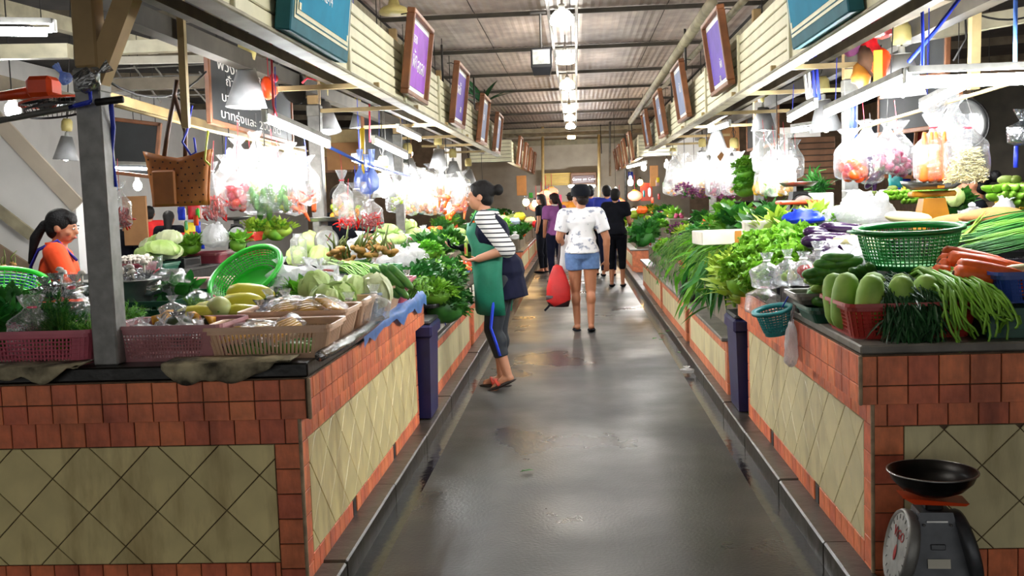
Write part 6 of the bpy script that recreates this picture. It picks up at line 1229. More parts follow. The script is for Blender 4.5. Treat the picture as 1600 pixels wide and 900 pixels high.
for i in range(900):
    a = U(0, 6.28); r = U(0, 1) ** .5; t_ = U(0, 1); w_ = 1 - .55 * t_; p = Vector((math.cos(a) * r * .115 * w_, math.sin(a) * r * .065 * w_, .015 + t_ * .17)); d = Vector((U(-1, 1), U(-1, 1), U(-.5, .5))).normalized() * .022; q = d.cross(Vector((U(-1, 1), U(-1, 1), U(-1, 1)))) * .4
    sp.tube([p - d, p + q * .5, p + d], [.0022, .002, .0028], 4, False)
o = sp.build('bean_sprouts', 'daikon', None, True); o.location = v; tag(o, 'heap of pale bean sprouts inside the large clear bag', 'bean sprouts', None, 'stuff')
place(B['hang'], P(1490, 262, 5.9), (0, 0, 0), (1.1, 1, 1.3), 'clear bag hanging between the carrots and bean sprouts', 'bag'); wp = thing('hanging_pan', 'round grey pan hanging behind the bean sprout bag', 'pan', P(1502, 195, 6.6)); MB().lathe([(0, -.02), (.13, -.015), (.16, .02), (.13, .0), (0, -.008)], 32, Matrix.Rotation(PI / 2, 4, 'X')).build('pan_shell', 'pan_steel', wp, True); MB().lathe([(.155, .015), (.165, .015), (.165, .03), (.155, .03)], 32, Matrix.Rotation(PI / 2, 4, 'X'), closed=True).build('pan_rim', 'pan_black', wp, True)
rope('pan_string', [P(1475, 200, 6.5), P(1508, 148, 6.4), P(1520, 185, 6.5)], .003, 'lamp_white', 'white string holding the round pan', 'string')
place(B['dark'], P(1596, 228, 5.6), (0, 0, 0), (1.1, .8, 1.6), 'dark grey bag hanging at the right edge', 'bag'); rope('blue_ribbon', [P(1588, 228, 5.7), P(1587, 262, 5.7)], .012, 'blue_cord', 'short blue tape under the dark bag', 'ribbon'); tag(MB().cbox((0, 0, 0), (.03, .1, .42), .008).build('blue_board', 'blue_bag'), 'bright blue plastic board right of the steel post', 'board').location = P(1333, 200, 7.4)
rope('blue_cable', [P(1440, -10, 5.2), P(1442, 60, 5.2), P(1441, 108, 5.0)], .008, 'blue_cord', 'dark blue cable down to the crossing strip light', 'cable'); rope('blue_cable', [P(1505, -10, 5.4), P(1460, 50, 5.3), P(1420, 96, 5.1)], .01, 'blue_cord', 'blue rope slanting to the strip light end', 'rope'); rope('blue_cable', [P(1587, -10, 5.2), P(1586, 105, 5.1)], .01, 'light_blue_bag', 'pale blue cable at the right edge', 'cable'); rope('power_cable', sag(P(1500, 10, 6), P(1620, 22, 6), .05), .006, 'black_cord', 'black cable sagging at the upper right', 'cable'); rope('power_cable', [P(1508, 20, 5.8), P(1510, 60, 5.8), P(1490, 95, 5.8)], .006, 'black_cord', 'black cable beside the pale upright', 'cable')
place(B['red'], P(1378, 62, 6.0), (0, 0, 0), 1.0, 'red knotted bag hanging near the right ceiling', 'bag'); 
for i, (px, py, m_) in enumerate(((1360, 75, 'red_ornament'), (1375, 100, 'orange_plastic'), (1355, 95, 'dried_brown'), (1345, 120, 'tape'), (1330, 65, 'flower_purple'), (1345, 45, 'leaf_palm'))):
    o = lumpy(MB().ell((0, 0, 0), (.06, .05, .085), 12, 8), .5, 16, i).build('hanging_packet', m_, None, True); o.location = P(px, py, 6.4); tag(o, ['crimson packet under the red knotted bag', 'orange packet left of the large cone lamp', 'brown packet left of the orange one', 'tan packet hanging low near the yellow card', 'purple wrapped packet below the teal sign', 'green wrapped packet near the right rail'][i], 'packet', 'packets hung near the right ceiling')
    rope('packet_string', [P(px, py - 8, 6.4), P(px + 2, py - 30, 6.4)], .003, 'black_cord', 'string of the ' + ['crimson packet', 'orange packet', 'brown packet', 'tan packet', 'purple packet', 'green packet'][i], 'string', 4)
tag(MB().cbox((0, 0, 0), (.05, .01, .22), .003).build('yellow_card', 'yellow_card'), 'yellow printed card hanging by the large cone lamp', 'card').location = P(1372, 108, 6.2)
for i in range(4): rope('plastic_tube', [P(1252 + i * 7, 78, 7.6), P(1262 + i * 6, 155, 7.6)], .012, 'lamp_white' if i < 2 else 'blue_cord', ['leftmost white hanging strap', 'second white hanging strap', 'first blue hanging strap', 'second blue hanging strap'][i] + ' below the teal sign', 'strap')
[place(V['coriander'], P(1165, 300 - i * 13, 10.4), (U(-.2, .2), U(-.2, .2), i), .85, 'green herb bunch hanging by the right pole', 'herb', 'herb bunches by the right pole') for i in range(4)]
hang_bag(1228, 306, 9.0, 'hang_b', ['lime_orange', 'mango'], 9, 'clear bag of yellow fruit left of the steel post', 'yellow fruit in the bag left of the steel post', 'fruit', 1.2, (.14, .1, .1), .9); hang_bag(1205, 308, 9.2, 'hang_b', ['cucumber_b', 'pale_cucumber'], 9, 'clear bag of green gourds beside the yellow fruit', 'gourd in the bag beside the yellow fruit', 'gourd', 1.2, (.14, .1, .11), .8); hang_bag(1190, 306, 9.6, 'hang', ['mango'], 5, 'clear bag of mangoes at the end of the rod', 'mango in the last bag on the rod', 'mango', 1.1)
for i in range(4): hang_bag(1195 + i * 16, 272 + (i % 2) * 8, 9.3 + .2 * i, 'hang', [], 0, 'empty bright bag %s above the yellow fruit' % ['first', 'second', 'third', 'fourth'][i], '', '', 1.2)
strands('leek_bunch', [P(1282, 318, 8.6), P(1280, 305, 8.6), P(1278, 290, 8.6), P(1274, 275, 8.6)], 40, .06, .008, 'leaf_dark', 95, 'upright dark green leeks left of the steel post', 'leeks', None, .03, ('leaf_dark', 2, .12, .02))
# rear right: shutters, seller
def shutter(px0, px1, py0, py1, Y, label):
    a, b = P(px0, py0, Y), P(px1, py1, Y); t = thing('slatted_shutter', label, 'shutter', (a.x, Y, b.z)); wd = b.x - a.x; h = a.z - b.z; n = max(4, int(h / .075))
    MB().box((wd / 2, .03, h / 2), (wd, .02, h)).build('backing', 'beam_dark', t); me = MB().cbox((wd / 2, 0, 0), (wd, .02, h / n - .012), .004).mesh('slat', 'plank_brown')
    for i in range(n): ob('slat', me, t, (0, 0, (i + .5) * h / n))
    return t
shutter(1520, 1580, 140, 232, 8.6, 'brown slatted shutter behind the bean sprout bag'); shutter(1232, 1305, 215, 290, 13.5, 'brown slatted shutter far behind the right lamps')
tag(MB().cbox((0, 0, 0), (1.2, .03, 1.0), .005).build('dark_panel', 'beam_dark'), 'dark panel at the right behind the bananas', 'panel').location = P(1640, 215, 8.6)
# ------------------------------------------------------------------ floor-standing scale in front of the right counter
sc = thing('platform_scale', 'grey dial scale with a black pan in front of the right counter', 'scale', (1.21, 3.58, 0), -.05)
MB().cbox((0, 0, .045), (.30, .24, .05), .012).build('foot_plate', 'scale_grey', sc); MB().box((0, 0, .02), (.24, .2, .04)).build('feet', 'pan_black', sc)
bd = MB(); bd.add([(-.125, -.10, .07), (.125, -.10, .07), (.125, .10, .07), (-.125, .10, .07), (-.055, -.05, .375), (.055, -.05, .375), (.055, .05, .375), (-.055, .05, .375)], [(3, 2, 1, 0), (4, 5, 6, 7), (0, 1, 5, 4), (1, 2, 6, 5), (2, 3, 7, 6), (3, 0, 4, 7)]); bd.build('body', 'scale_grey', sc)
def disc(x, rx, nm, mat, r, th_, sgn):
    m_ = Matrix.Translation((x, 0, .235)) @ Matrix.Rotation(sgn * (PI / 2 - .22), 4, 'Y'); return MB().lathe([(0, -th_), (r * .97, -th_), (r, -th_ * .4), (r, th_ * .5), (r * .95, th_), (r * .9, th_ * .55), (0, th_ * .55)], 36, m_).build(nm, mat, sc, True)
mL = Matrix.Translation((-.118, 0, .235)) @ Matrix.Rotation(-(PI / 2 - .22), 4, 'Y') @ Matrix.Rotation(PI / 2, 4, 'Z')
disc(-.105, 0, 'dial_case', 'steel', .135, .022, -1); disc(.105, 0, 'rear_dial_case', 'scale_grey', .135, .02, 1)
df = MB().lathe([(0, 0), (.122, 0), (.122, .002), (0, .002)], 36, mL @ Matrix.Translation((0, 0, 0))).build('dial_face', 'scale_dial', sc)
for k in range(20):
    a = 2 * PI * k / 20; MB().box((.108 * math.cos(a), .108 * math.sin(a), .003), (.016, .003, .001), Matrix.Rotation(a, 3, 'Z')).xf(mL).build('dial_mark', 'pan_black', df)
lt = text_mesh('VIGO', .05, 'scale_red', 'lettering', .0008)
lo = ob('lettering', lt, df, mw=mL @ Matrix.Translation((0, -.045, .004)) @ Matrix.Rotation(PI, 4, 'Z'))
lumpy(MB().ell((0, .02, .004), (.016, .03, .002), 10, 6), .3, 30).xf(mL).build('dial_emblem', 'scale_red', df); MB().box((0, -.03, .006), (.004, .09, .001), Matrix.Rotation(.5, 3, 'Z')).xf(mL).build('needle', 'pan_black', df)
tl = -math.atan2(.05, .305)
MB().box((.0, -.083, .205), (.075, .003, .032), Matrix.Rotation(tl, 3, 'X')).build('maker_plate', 'white_board', sc); MB().box((0, -.0585, .345), (.07, .004, .006), Matrix.Rotation(tl, 3, 'X')).build('chrome_strip', 'pan_steel', sc); MB().box((0, -.094, .11), (.15, .004, .006), Matrix.Rotation(tl, 3, 'X')).build('ridge', 'steel_dull', sc); MB().cbox((0, -.072, .26), (.05, .006, .02), .004, Matrix.Rotation(tl, 3, 'X')).build('embossed_badge', 'scale_grey', sc)
for sx in (-.045, .045): MB().ell((sx, -.066, .335), .005, 8, 5).build('screw', 'pan_steel', sc); MB().ell((sx * 2.4, -.1, .09), .006, 8, 5).build('screw', 'pan_black', sc)
MB().cbox((0, 0, .388), (.06, .06, .03), .006).build('neck', 'pan_black', sc)
MB().add([(-.11, -.05, .425), (.11, -.05, .405), (.115, .05, .405), (-.11, .05, .425), (-.07, -.04, .40), (.10, -.045, .395), (.10, .045, .395), (-.07, .04, .40)], [(0, 1, 2, 3), (7, 6, 5, 4), (0, 4, 5, 1), (1, 5, 6, 2), (2, 6, 7, 3), (3, 7, 4, 0)]).build('cross_plate', 'orange_plastic', sc)
MB().lathe([(0, .428), (.06, .428), (.105, .448), (.135, .478), (.146, .505), (.151, .507), (.151, .510), (.144, .511), (.13, .480), (.10, .455), (.06, .437), (0, .436)], 40).build('pan', 'pan_black', sc, True)
MB().lathe([(.145, .505), (.152, .507), (.152, .511), (.146, .512)], 40, closed=True).build('pan_rim', 'pan_steel', sc, True); lumpy(MB().ell((.02, -.03, .44), (.008, .006, .004), 6, 4), .3, 40).build('crumb', 'daikon', sc)
# ------------------------------------------------------------------ stalls further down the aisle
random.seed(31)
def stand(sd, y0, y1, zb, label):
    t = thing('stepped_stand', label, 'stand', (0, (y0 + y1) / 2, zb), 0, 'stepped produce stands'); D = y1 - y0
    for (x0, x1, z) in ((1.16, 1.46, .22), (1.46, 1.8, .40), (1.8, 2.25, .56)): MB().box((sd * (x0 + x1) / 2, 0, z / 2), (x1 - x0, D, z)).build('step', 'wood_grey', t)
    return t
STEPS = ((1.30, .22), (1.63, .40), (2.0, .56))
wls = ['left stand right behind the apron woman', 'left stand past the apron woman', 'left stand third from the front', 'left stand past the cross aisle', 'second left stand past the cross aisle', 'last left stand before the wall']
wrs = ['right stand under the drooping greens', 'right stand behind the drooping greens', 'right stand beside the man in black', 'right stand past the cross aisle', 'second right stand past the cross aisle', 'last right stand before the wall']
KL = ['parsley', 'coriander', 'kale', 'choy', 'tomato', 'cabbage', 'napa', 'bags', 'dill', 'carrot', 'lime', 'garlic']
KR = ['choy', 'coriander', 'kale', 'tomato', 'eggplant', 'bags', 'pale_greens', 'mango', 'dried', 'flowers', 'carrot', 'lettuce', 'onion']
nice = {'parsley': 'dark green parsley bunch', 'coriander': 'light green coriander bunch', 'kale': 'dark leafy bunch', 'choy': 'green leafy bunch', 'tomato': 'red tomato', 'cabbage': 'green cabbage', 'napa': 'Chinese cabbage', 'bags': 'knotted milky bag', 'dill': 'feathery dill bunch', 'carrot': 'orange carrot', 'lime': 'green lime', 'garlic': 'garlic bulb', 'eggplant': 'purple eggplant', 'pale_greens': 'pale green leaf bunch', 'mango': 'yellow mango', 'dried': 'brown dried herb bunch', 'flowers': 'purple flower bunch', 'lettuce': 'curly lettuce head', 'onion': 'purple onion'}
trays = {}
def cell(kind, x, y, z, where, far):
    g = '%ss on the %s' % (nice[kind], where); lb = '%s on the %s' % (nice[kind], where); ct = nice[kind].split()[-1]
    if kind in ('parsley', 'coriander', 'kale', 'choy', 'pale_greens', 'dried', 'flowers', 'lettuce', 'dill'):
        for k in range(2 if far else 3): place(V[kind], (x + U(-.09, .09), y + U(-.1, .1), z + .01 + .03 * k), (U(-.2, .2), U(-.2, .2), U(0, 6)), U(.95, 1.15) * (1.0 if kind != 'dill' else .9), lb, ct, g)
    elif kind == 'bags':
        for k in range(4): place(B['milky' if k % 2 else 'sit_b'], (x + (-.08 if k < 2 else .08), y + (-.08 if k % 2 else .08), z), (U(-.1, .1), U(-.1, .1), U(0, 6)), U(.85, 1.1), lb, 'bag', g)
    elif kind in ('cabbage', 'napa'):
        for k in range(5): place(V[kind], (x + (-.09 if k % 2 else .09) * (k < 4), y + (-.09 if k < 2 else .09) * (k < 4), z + .08 + .1 * (k == 4)), (U(-.4, .4), U(-.4, .4), U(0, 6)), U(.85, 1.0), lb, 'cabbage', g)
    else:
        c_, n_, lay, dz, sc_ = {'tomato': ('red_plastic', 3, 3, .035, 1.3), 'carrot': ('blue_plastic', 2, 3, .04, 1.0), 'lime': ('green_plastic', 4, 3, .03, 1.25), 'garlic': ('crimson_plastic', 4, 2, .03, 1.3), 'eggplant': ('black_plastic', 2, 2, .045, 1.1), 'mango': ('black_plastic', 3, 3, .05, 1.0), 'onion': ('maroon_plastic', 4, 2, .035, 1.1)}[kind]
        if not far:
            tl_ = '%s tray of %ss on the %s' % (c_.split('_')[0], nice[kind].replace('tomato', 'tomatoe').replace('mango', 'mangoe'), where); trays[tl_] = trays.get(tl_, 0) + 1
            tray(.30, .32, .06, c_, tl_ + ', ' + ['nearest', 'second', 'third', 'fourth', 'fifth'][trays[tl_] - 1] + ' such', (x, y, z))
        pile([kind], (x, y, z + .035), .24, .26, n_ if not far else 2, 3 if kind in ('carrot', 'eggplant') else (n_ if not far else 2), min(lay, 2) if not far else 2, dz, lb, ct, g, 'any' if kind in ('lime', 'mango', 'onion', 'garlic') else 'flat', .2, sc_ * (1.0 if not far else 1.25))
def stall(sd, y0, y1, zb, where, kinds, far):
    stand(sd, y0, y1, zb, 'stepped wooden ' + where.replace('stand', 'stand', 1)); y = y0 + .2; c = 0
    while y < y1 - .1:
        for (x, z) in STEPS: cell(kinds[c % len(kinds)], sd * x, y, zb + z, where, far); c += 1
        y += .40 if not far else .5
for i, (a, b) in enumerate(LOWL):
    k = KL[:]; random.shuffle(k)
    if i == 0: k = ['parsley', 'dill', 'cabbage', 'parsley', 'bags', 'tomato', 'coriander', 'bags', 'garlic', 'coriander', 'lime', 'cabbage', 'kale', 'tomato', 'napa']
    stall(-1, a + .05, b - .05, ZLL, wls[i], k, i >= 2)
for i, (a, b) in enumerate(LOWR):
    k = KR[:]; random.shuffle(k)
    if i == 0: k = ['choy', 'kale', 'coriander', 'pale_greens', 'bags', 'choy', 'coriander', 'choy', 'kale']
    if i == 1: k = ['choy', 'carrot', 'mango', 'pale_greens', 'bags', 'flowers', 'coriander', 'eggplant', 'flowers', 'tomato', 'bags', 'onion']
    stall(1, a + .05, b - .05, ZRL, wrs[i], k, i >= 2)
# big dark green herb bunches over the aisle edge on the left, on a black tray
tray(.5, 1.5, .04, 'black_plastic', 'wide black tray under the parsley on the left', (-1.28, 8.15, ZLL + .225)); 
for i, (x, y, z) in enumerate(((-1.08, 7.5, .90), (-1.05, 7.8, .88), (-1.06, 8.1, .90), (-1.1, 8.4, .92), (-1.22, 7.6, .97), (-1.2, 7.95, .98), (-1.22, 8.3, .99), (-1.02, 7.6, .78), (-1.0, 7.95, .77))): place(V['parsley' if i % 3 else 'coriander'], (x, y, z - .1), (0, .35 if i > 6 else .1, i), 1.15, 'parsley bunch heaped left of the woman in the apron', 'parsley', 'parsley heap by the woman in the apron')
rope('twine', [(-1.03, 7.55, .74), (-1.02, 7.55, .66), (-1.0, 7.56, .58)], .004, 'blue_cord', 'blue cord tied under the black parsley tray', 'cord')
for i in range(10): place(B['milky'], (-1.45 + (i % 2) * .12, 7.7 + (i // 2) * .17, 1.0 + U(0, .04)), (U(-.2, .2), U(-.2, .2), i), U(.8, 1), 'knotted milky bag in the row behind the parsley', 'bag', 'milky bags behind the parsley')
# drooping greens over the right aisle edge
def droop(y, z, seed, label, mat='stem_green', lf=('leaf_dark', 4, .24, .026, .12), n_=22, out=.95, low=.74, spread=.10, grp='greens drooping over the right aisle edge'):
    strands('drooping_greens', [(1.75, y + .05, z + .02), (1.45, y, z + .07), (1.2, y - .02, z + .05), (1.04, y - .04, z - .07), (out, y - .05, z - .22), (out - .01, y - .05, low)], n_, spread, .0045, mat, seed, label, 'greens', grp, .06, lf, None, .4, 1, .35, 1.3)
for i, y in enumerate((7.75, 8.2, 8.65, 9.1)): droop(y, 1.0, 100 + i, '%s sheaf of long green leaves drooping by the right bin' % ['nearest', 'second', 'third', 'last'][i], 'stem_green', ('leaf_fresh' if i % 2 else 'leaf_dark', 3, .26, .034, .1))
for i in range(5): place(V['pale_greens'], (1.1 + .1 * (i % 2), 7.3 + .12 * i, .86 + .05 * (i % 2)), (0, -.5, i), 1.1, 'pale leafy bunch hanging beside the right bin', 'greens', 'pale bunches beside the right bin')
for i, y in enumerate((10.6, 11.2, 11.8)): droop(y, .95, 120 + i, '%s sheaf of thin fronds drooping beyond the long leaves' % ['first', 'second', 'third'][i], 'stem_green', ('leaf_dark', 7, .07, .012, .25), 26, .93, .55, .09, 'thin fronds drooping over the right aisle edge')
tag(MB().cbox((0, 0, 0), (.3, .34, .26), .01).build('black_tub', 'black_plastic'), 'black tub between the fronds and the long leaves', 'tub').location = (1.15, 10.1, .60)
for i in range(4): place(V['kale'], (1.02 + .05 * (i % 2), 15.6 + .25 * i, .82 + .06 * (i % 2)), (0, -.5, i), 1.25, 'broad green leaf bunch jutting out beside the man in black', 'greens', 'leaf bunches beside the man in black')
# bright white bags and purple flowers higher on the right
for i in range(14):
    px, py, Y = 1050 + (i % 7) * 17 + U(-4, 4), 292 + (i // 7) * 14 + U(-3, 3), 13.5 - (i % 7) * .3; hang_bag(px, py, Y, random.choice(['hang', 'hang_b']), random.choice([['onion'], ['lime_orange'], ['mango'], ['tomato_small']]), 4, 'clear bag in the bright row over the right stalls', 'fruit in the bright right bags', 'fruit', 1.4, (.12, .09, .08), .9, 'any', False)
for o in C.objects:
    if o.get('label') == 'clear bag in the bright row over the right stalls': o['group'] = 'bags in the bright right row'
for i in range(7): place(V['flowers'], P(1070 + i * 13, 306 + (i % 2) * 5, 12.5 + .2 * (i % 3)), (0, 0, i), 1.0, 'purple flower bunch in the bright row on the right', 'flowers', 'purple flowers in the bright row')
for i in range(6): hang_bag(640 + i * 17, 300 + (i % 2) * 8, 14 + .3 * i, 'hang_b', ['tomato_small'], 4, 'clear bag in the far bright row on the left', 'tomato in the far bright row', 'tomato', 1.4, (.12, .09, .08), .9, 'any', False)
for o in C.objects:
    if o.get('label') == 'clear bag in the far bright row on the left': o['group'] = 'bags in the far bright left row'
# ------------------------------------------------------------------ far end: slatted panel, sign, lanterns, poles
fp = thing('wall_screen', 'yellow slatted screen on the far wall', 'panel', P(872, 290, 31.6)); 
for i in range(7): MB().cbox((0, 0, .03 + i * .055), (.86, .03, .048), .006).build('slat', 'plank_yellow', fp)
fs_ = thing('hall_sign', 'dark brown lettered sign above the far strip light', 'sign', P(912, 280, 31.4)); MB().cbox((0, 0, 0), (.80, .05, .42), .02).build('surround', 'plank_brown', fs_); MB().cbox((0, -.03, 0), (.68, .03, .24), .04).build('face', 'brown_sign', fs_)
ob('lettering', text_mesh('Game on Cow', .12, 'white_letter', 'lettering', .002, .2), fs_, mw=Matrix.Translation((0, -.05, 0)) @ Matrix.Rotation(PI / 2, 4, 'X'))
for i, (px, pa, pb, Y) in enumerate(((848, 388, 198, 30.8), (936, 388, 198, 30.8), (978, 330, 200, 31.6), (953, 275, 190, 27))): rope('support_pole', [P(px, pa, Y), P(px, pb, Y)], .05 if i < 3 else .03, 'wood_pale' if i < 2 else 'steel_dull', ['wooden pole left of the far panel', 'wooden pole right of the far sign', 'grey pole at the far right', 'thin grey pole before the far wall'][i], 'pole')
for i, (px, py, Y) in enumerate(((853, 305, 26), (858, 318, 26.5), (846, 314, 27), (862, 300, 28), (838, 322, 25), (850, 330, 25), (992, 306, 25), (968, 318, 28))):
    t = thing('lantern', 'glowing red lantern %s' % ['topmost in the left cluster', 'right in the left cluster', 'left in the left cluster', 'behind the left cluster', 'lowest at the left of the cluster', 'lowest in the left cluster', 'above the far right stall', 'behind the man in black'][i], 'lantern', P(px, py, Y), 0, 'red lanterns'); MB().lathe([(0, -.12), (.07, -.12), (.16, -.06), (.18, 0), (.16, .06), (.07, .12), (0, .12)], 14).build('paper_body', 'lantern_glow', t, True); MB().lathe([(0, .12), (.06, .12), (.06, .15), (0, .15)], 10).build('cap', 'yellow_card', t); MB().tube([(0, 0, .15), (0, 0, .5)], .008, 5).build('string', 'red_cord', t)
for i, (px, py, Y) in enumerate(((836, 318, 24), (822, 316, 22), (990, 330, 27), (1000, 285, 26), (955, 330, 27))):
    t = thing('amber_lamp', 'amber glowing lamp %s' % ['left of the lanterns', 'furthest left of the lanterns', 'low at the far right', 'high at the far right', 'behind the shopper in white'][i], 'lamp', P(px, py, Y), 0, 'amber lamps'); MB().ell((0, 0, 0), (.07, .07, .08), 12, 8).build('bulb', 'warm_glow', t, True); MB().lathe([(0, .07), (.03, .07), (.03, .13), (0, .13)], 8).build('socket', 'black_plastic', t)
for i, (px, py, m_) in enumerate(((880, 335, 'mango_yellow'), (889, 345, 'orange_plastic'), (945, 340, 'mango_yellow'), (828, 345, 'sign_cream'), (840, 350, 'red_ornament'), (990, 335, 'leaf_yellow'), (1003, 328, 'carrot'), (812, 338, 'yellow_card'), (804, 346, 'grey_blue_plastic'))):
    t = tag(pillow(.26, .22, .17, i).build('wrapped_goods', m_, None, True), ['yellow', 'orange', 'second yellow', 'cream', 'red', 'lime', 'carrot-coloured', 'lemon', 'grey-blue'][i] + ' bundle of goods far down the aisle', 'goods', 'bundles at the far stalls'); t.location = P(px, py, 25 - i * .3)
pl = thing('palm_plant', 'dark palm plant standing on top of the left fascia', 'plant', (-1.28, 14.6, 2.67)); lv = MB(); random.seed(9)
for k in range(16): a = U(0, 6.28); leaf(lv, (0, 0, .18), (math.cos(a) * .7, math.sin(a) * .7, U(.4, 1.2)), U(.4, .6), .09, .5, .3, 5)
lv.build('fronds', 'leaf_palm', pl); MB().lathe([(0, 0), (.09, 0), (.12, .2), (.11, .2), (.085, .02), (0, .02)], 16).build('pot', 'dried_brown', pl, True)
fn2 = thing('ceiling_lamp', 'old cream bell lamp above the left fascia', 'lamp', P(616, 22, 8.4)); MB().lathe([(0, 0), (.12, .0), (.125, .02), (.10, .05), (.05, .07), (.03, .14), (0, .15)], 20).build('bell', 'bell_cream', fn2, True); MB().tube([(0, 0, .14), (0, 0, .4)], .008, 6).build('rod', 'steel_dark', fn2)
# ceiling pipes on the right side
for i, (a, b, r, l) in enumerate(((P(1112, 5, 8.5), P(985, 190, 20), .05, 'grey pipe running along the right of the ceiling'), (P(1172, -10, 8.0), P(1010, 165, 18), .03, 'thin pipe above the right fascia'))): rope('ceiling_pipe', [a, a.lerp(b, .5), b], r, 'beam_pale', l, 'pipe', 8)
for i, (px, py0, py1, Y) in enumerate(((715, 105, 160, 12), (740, 120, 180, 14), (757, 140, 190, 16), (690, 70, 130, 10.5), (1070, 45, 110, 10.5), (1048, 95, 160, 12.5), (986, 175, 240, 22), (938, 195, 240, 27))): rope('hanger_rod', [P(px, py0, Y), P(px + 2, py1, Y)], .012, 'steel_dark', 'dark hanger rod %s' % ['above the second left sign', 'above the third left sign', 'beside the palm plant', 'above the nearest left sign', 'above the nearest right sign', 'above the second right sign', 'over the far right stalls', 'over the far sign'][i], 'rod', 6)
# litter in the gutter
tag(bag_mesh(.06, .05, .06, 41, neck=.8, fill=.5, crink=.4).build('crumpled_bag', 'milky_bag', None, True), 'crumpled clear bag lying in the right gutter', 'litter').location = (.92, 8.9, -.06)
for i, (px, py) in enumerate(((1028, 524), (1020, 532), (1036, 534), (870, 452), (878, 449), (790, 588), (784, 602), (1040, 520), (846, 452), (1180, 650), (835, 738), (1060, 552))):
    v = PZ(px, py, 0); lv = MB(); random.seed(i); leaf(lv, (0, 0, .012), (math.cos(i), math.sin(i), .1), .09, .04, .1, .2, 4, .1); o = lv.build('fallen_leaf', 'leaf_dark' if i not in (3, 4, 8) else 'leaf_yellow'); o.location = (v.x, v.y, .002); tag(o, 'fallen green leaf on the aisle floor' if i not in (3, 4, 8) else 'yellowed leaf scrap on the aisle floor behind the apron woman', 'leaf', 'leaf scraps on the aisle')
# more goods in the background so that the stalls read as crowded
random.seed(77)
cols = ['orange_plastic', 'yellow_card', 'green_plastic', 'blue_bag', 'red_ornament', 'sign_white', 'teal_plastic', 'pale_pink_plastic', 'lime_plastic', 'cardboard']
pkm = [pillow(.10, .13, .035, i).xf(Matrix.Rotation(PI / 2, 4, 'X')).mesh('packet', c, True) for i, c in enumerate(cols)]
def packets(n_, x0, x1, y0, y1, Y0, Y1, label, group):
    for i in range(n_):
        o = ob('hanging_packet', pkm[i % 10]); o.location = P(U(x0, x1), U(y0, y1), U(Y0, Y1)); o.rotation_euler = (0, 0, U(0, 3)); s_ = U(.8, 1.4); o.scale = (s_, s_, s_); tag(o, ['orange', 'yellow', 'green', 'blue', 'red', 'white', 'teal', 'pink', 'lime', 'tan'][i % 10] + label[6:], 'packet', group)
packets(26, 283, 312, 325, 385, 10.8, 11.4, 'bright packet displayed behind the rear table', 'packets behind the rear table')
packets(9, 822, 850, 300, 332, 21.5, 29, 'bright packet hanging at the far left stalls', 'packets at the far left stalls')
packets(12, 985, 1040, 272, 315, 20.5, 29, 'bright packet hanging at the far right stalls', 'packets at the far right stalls')
packets(8, 600, 700, 285, 330, 15.5, 18, 'bright packet hung behind the left lamps', 'packets behind the left lamps')
packets(8, 1070, 1180, 262, 300, 15.5, 18, 'bright packet hung behind the right lamps', 'packets behind the right lamps')
packets(16, 1340, 1600, 200, 300, 9, 10.5, 'bright packet hung behind the right hanging bags', 'packets behind the right bags')
for i, (px, py, w_, h_, Y, m_, l) in enumerate(((212, 345, .25, .5, 10.2, 'cardboard', 'brown cardboard leaning behind the front post'), (520, 240, .5, .5, 13.5, 'plank_brown', 'brown board far behind the second post'), (610, 240, .6, .6, 16.5, 'wood_pale', 'tan board behind the left strip lights'), (700, 262, .5, .7, 18.5, 'wall_white', 'pale board far down the left stalls'), (1085, 240, .6, .7, 18.5, 'wall_white', 'pale board far down the right stalls'), (1130, 225, .5, .6, 16.5, 'cardboard', 'brown board behind the right lamps'), (1250, 225, .6, .5, 15.5, 'wall_white', 'pale board behind the yellow fruit bags'), (1010, 300, .3, .45, 26, 'orange_plastic', 'orange banner at the far right stalls'), (1022, 275, .2, .5, 25, 'tape', 'tan banner at the far right stalls'), (815, 290, .25, .5, 26, 'tape', 'tan banner at the far left stalls'), (862, 318, .6, .5, 30.5, 'crimson_plastic', 'dusky red counter under the far slatted screen'))):
    v = P(px, py, Y); o = MB().cbox((0, 0, 0), (w_, .03, h_), .005).build('hanging_board', m_); o.location = v; tag(o, l, 'board', 'boards behind the stalls')
place(BULB, (0, 0, 0)) if False else None
for i, (px, py, Y, l) in enumerate(((640, 300, 11.2, 'low among the left white bags'), (700, 318, 12.2, 'among the left white bags by the apron woman'), (1105, 285, 13.0, 'among the right white bags'), (1070, 282, 14.0, 'left among the right white bags'), (1215, 272, 9.1, 'inside the bright bags over the yellow fruit'), (415, 262, 6.7, 'inside the hanging row left of the second post'), (360, 258, 6.9, 'inside the hanging row by the leather tote'))): hang_to(place(BULB, P(px, py, Y), (0, 0, 0), .9, 'glowing bare bulb ' + l, 'lamp', 'bare bulbs over the stalls'))
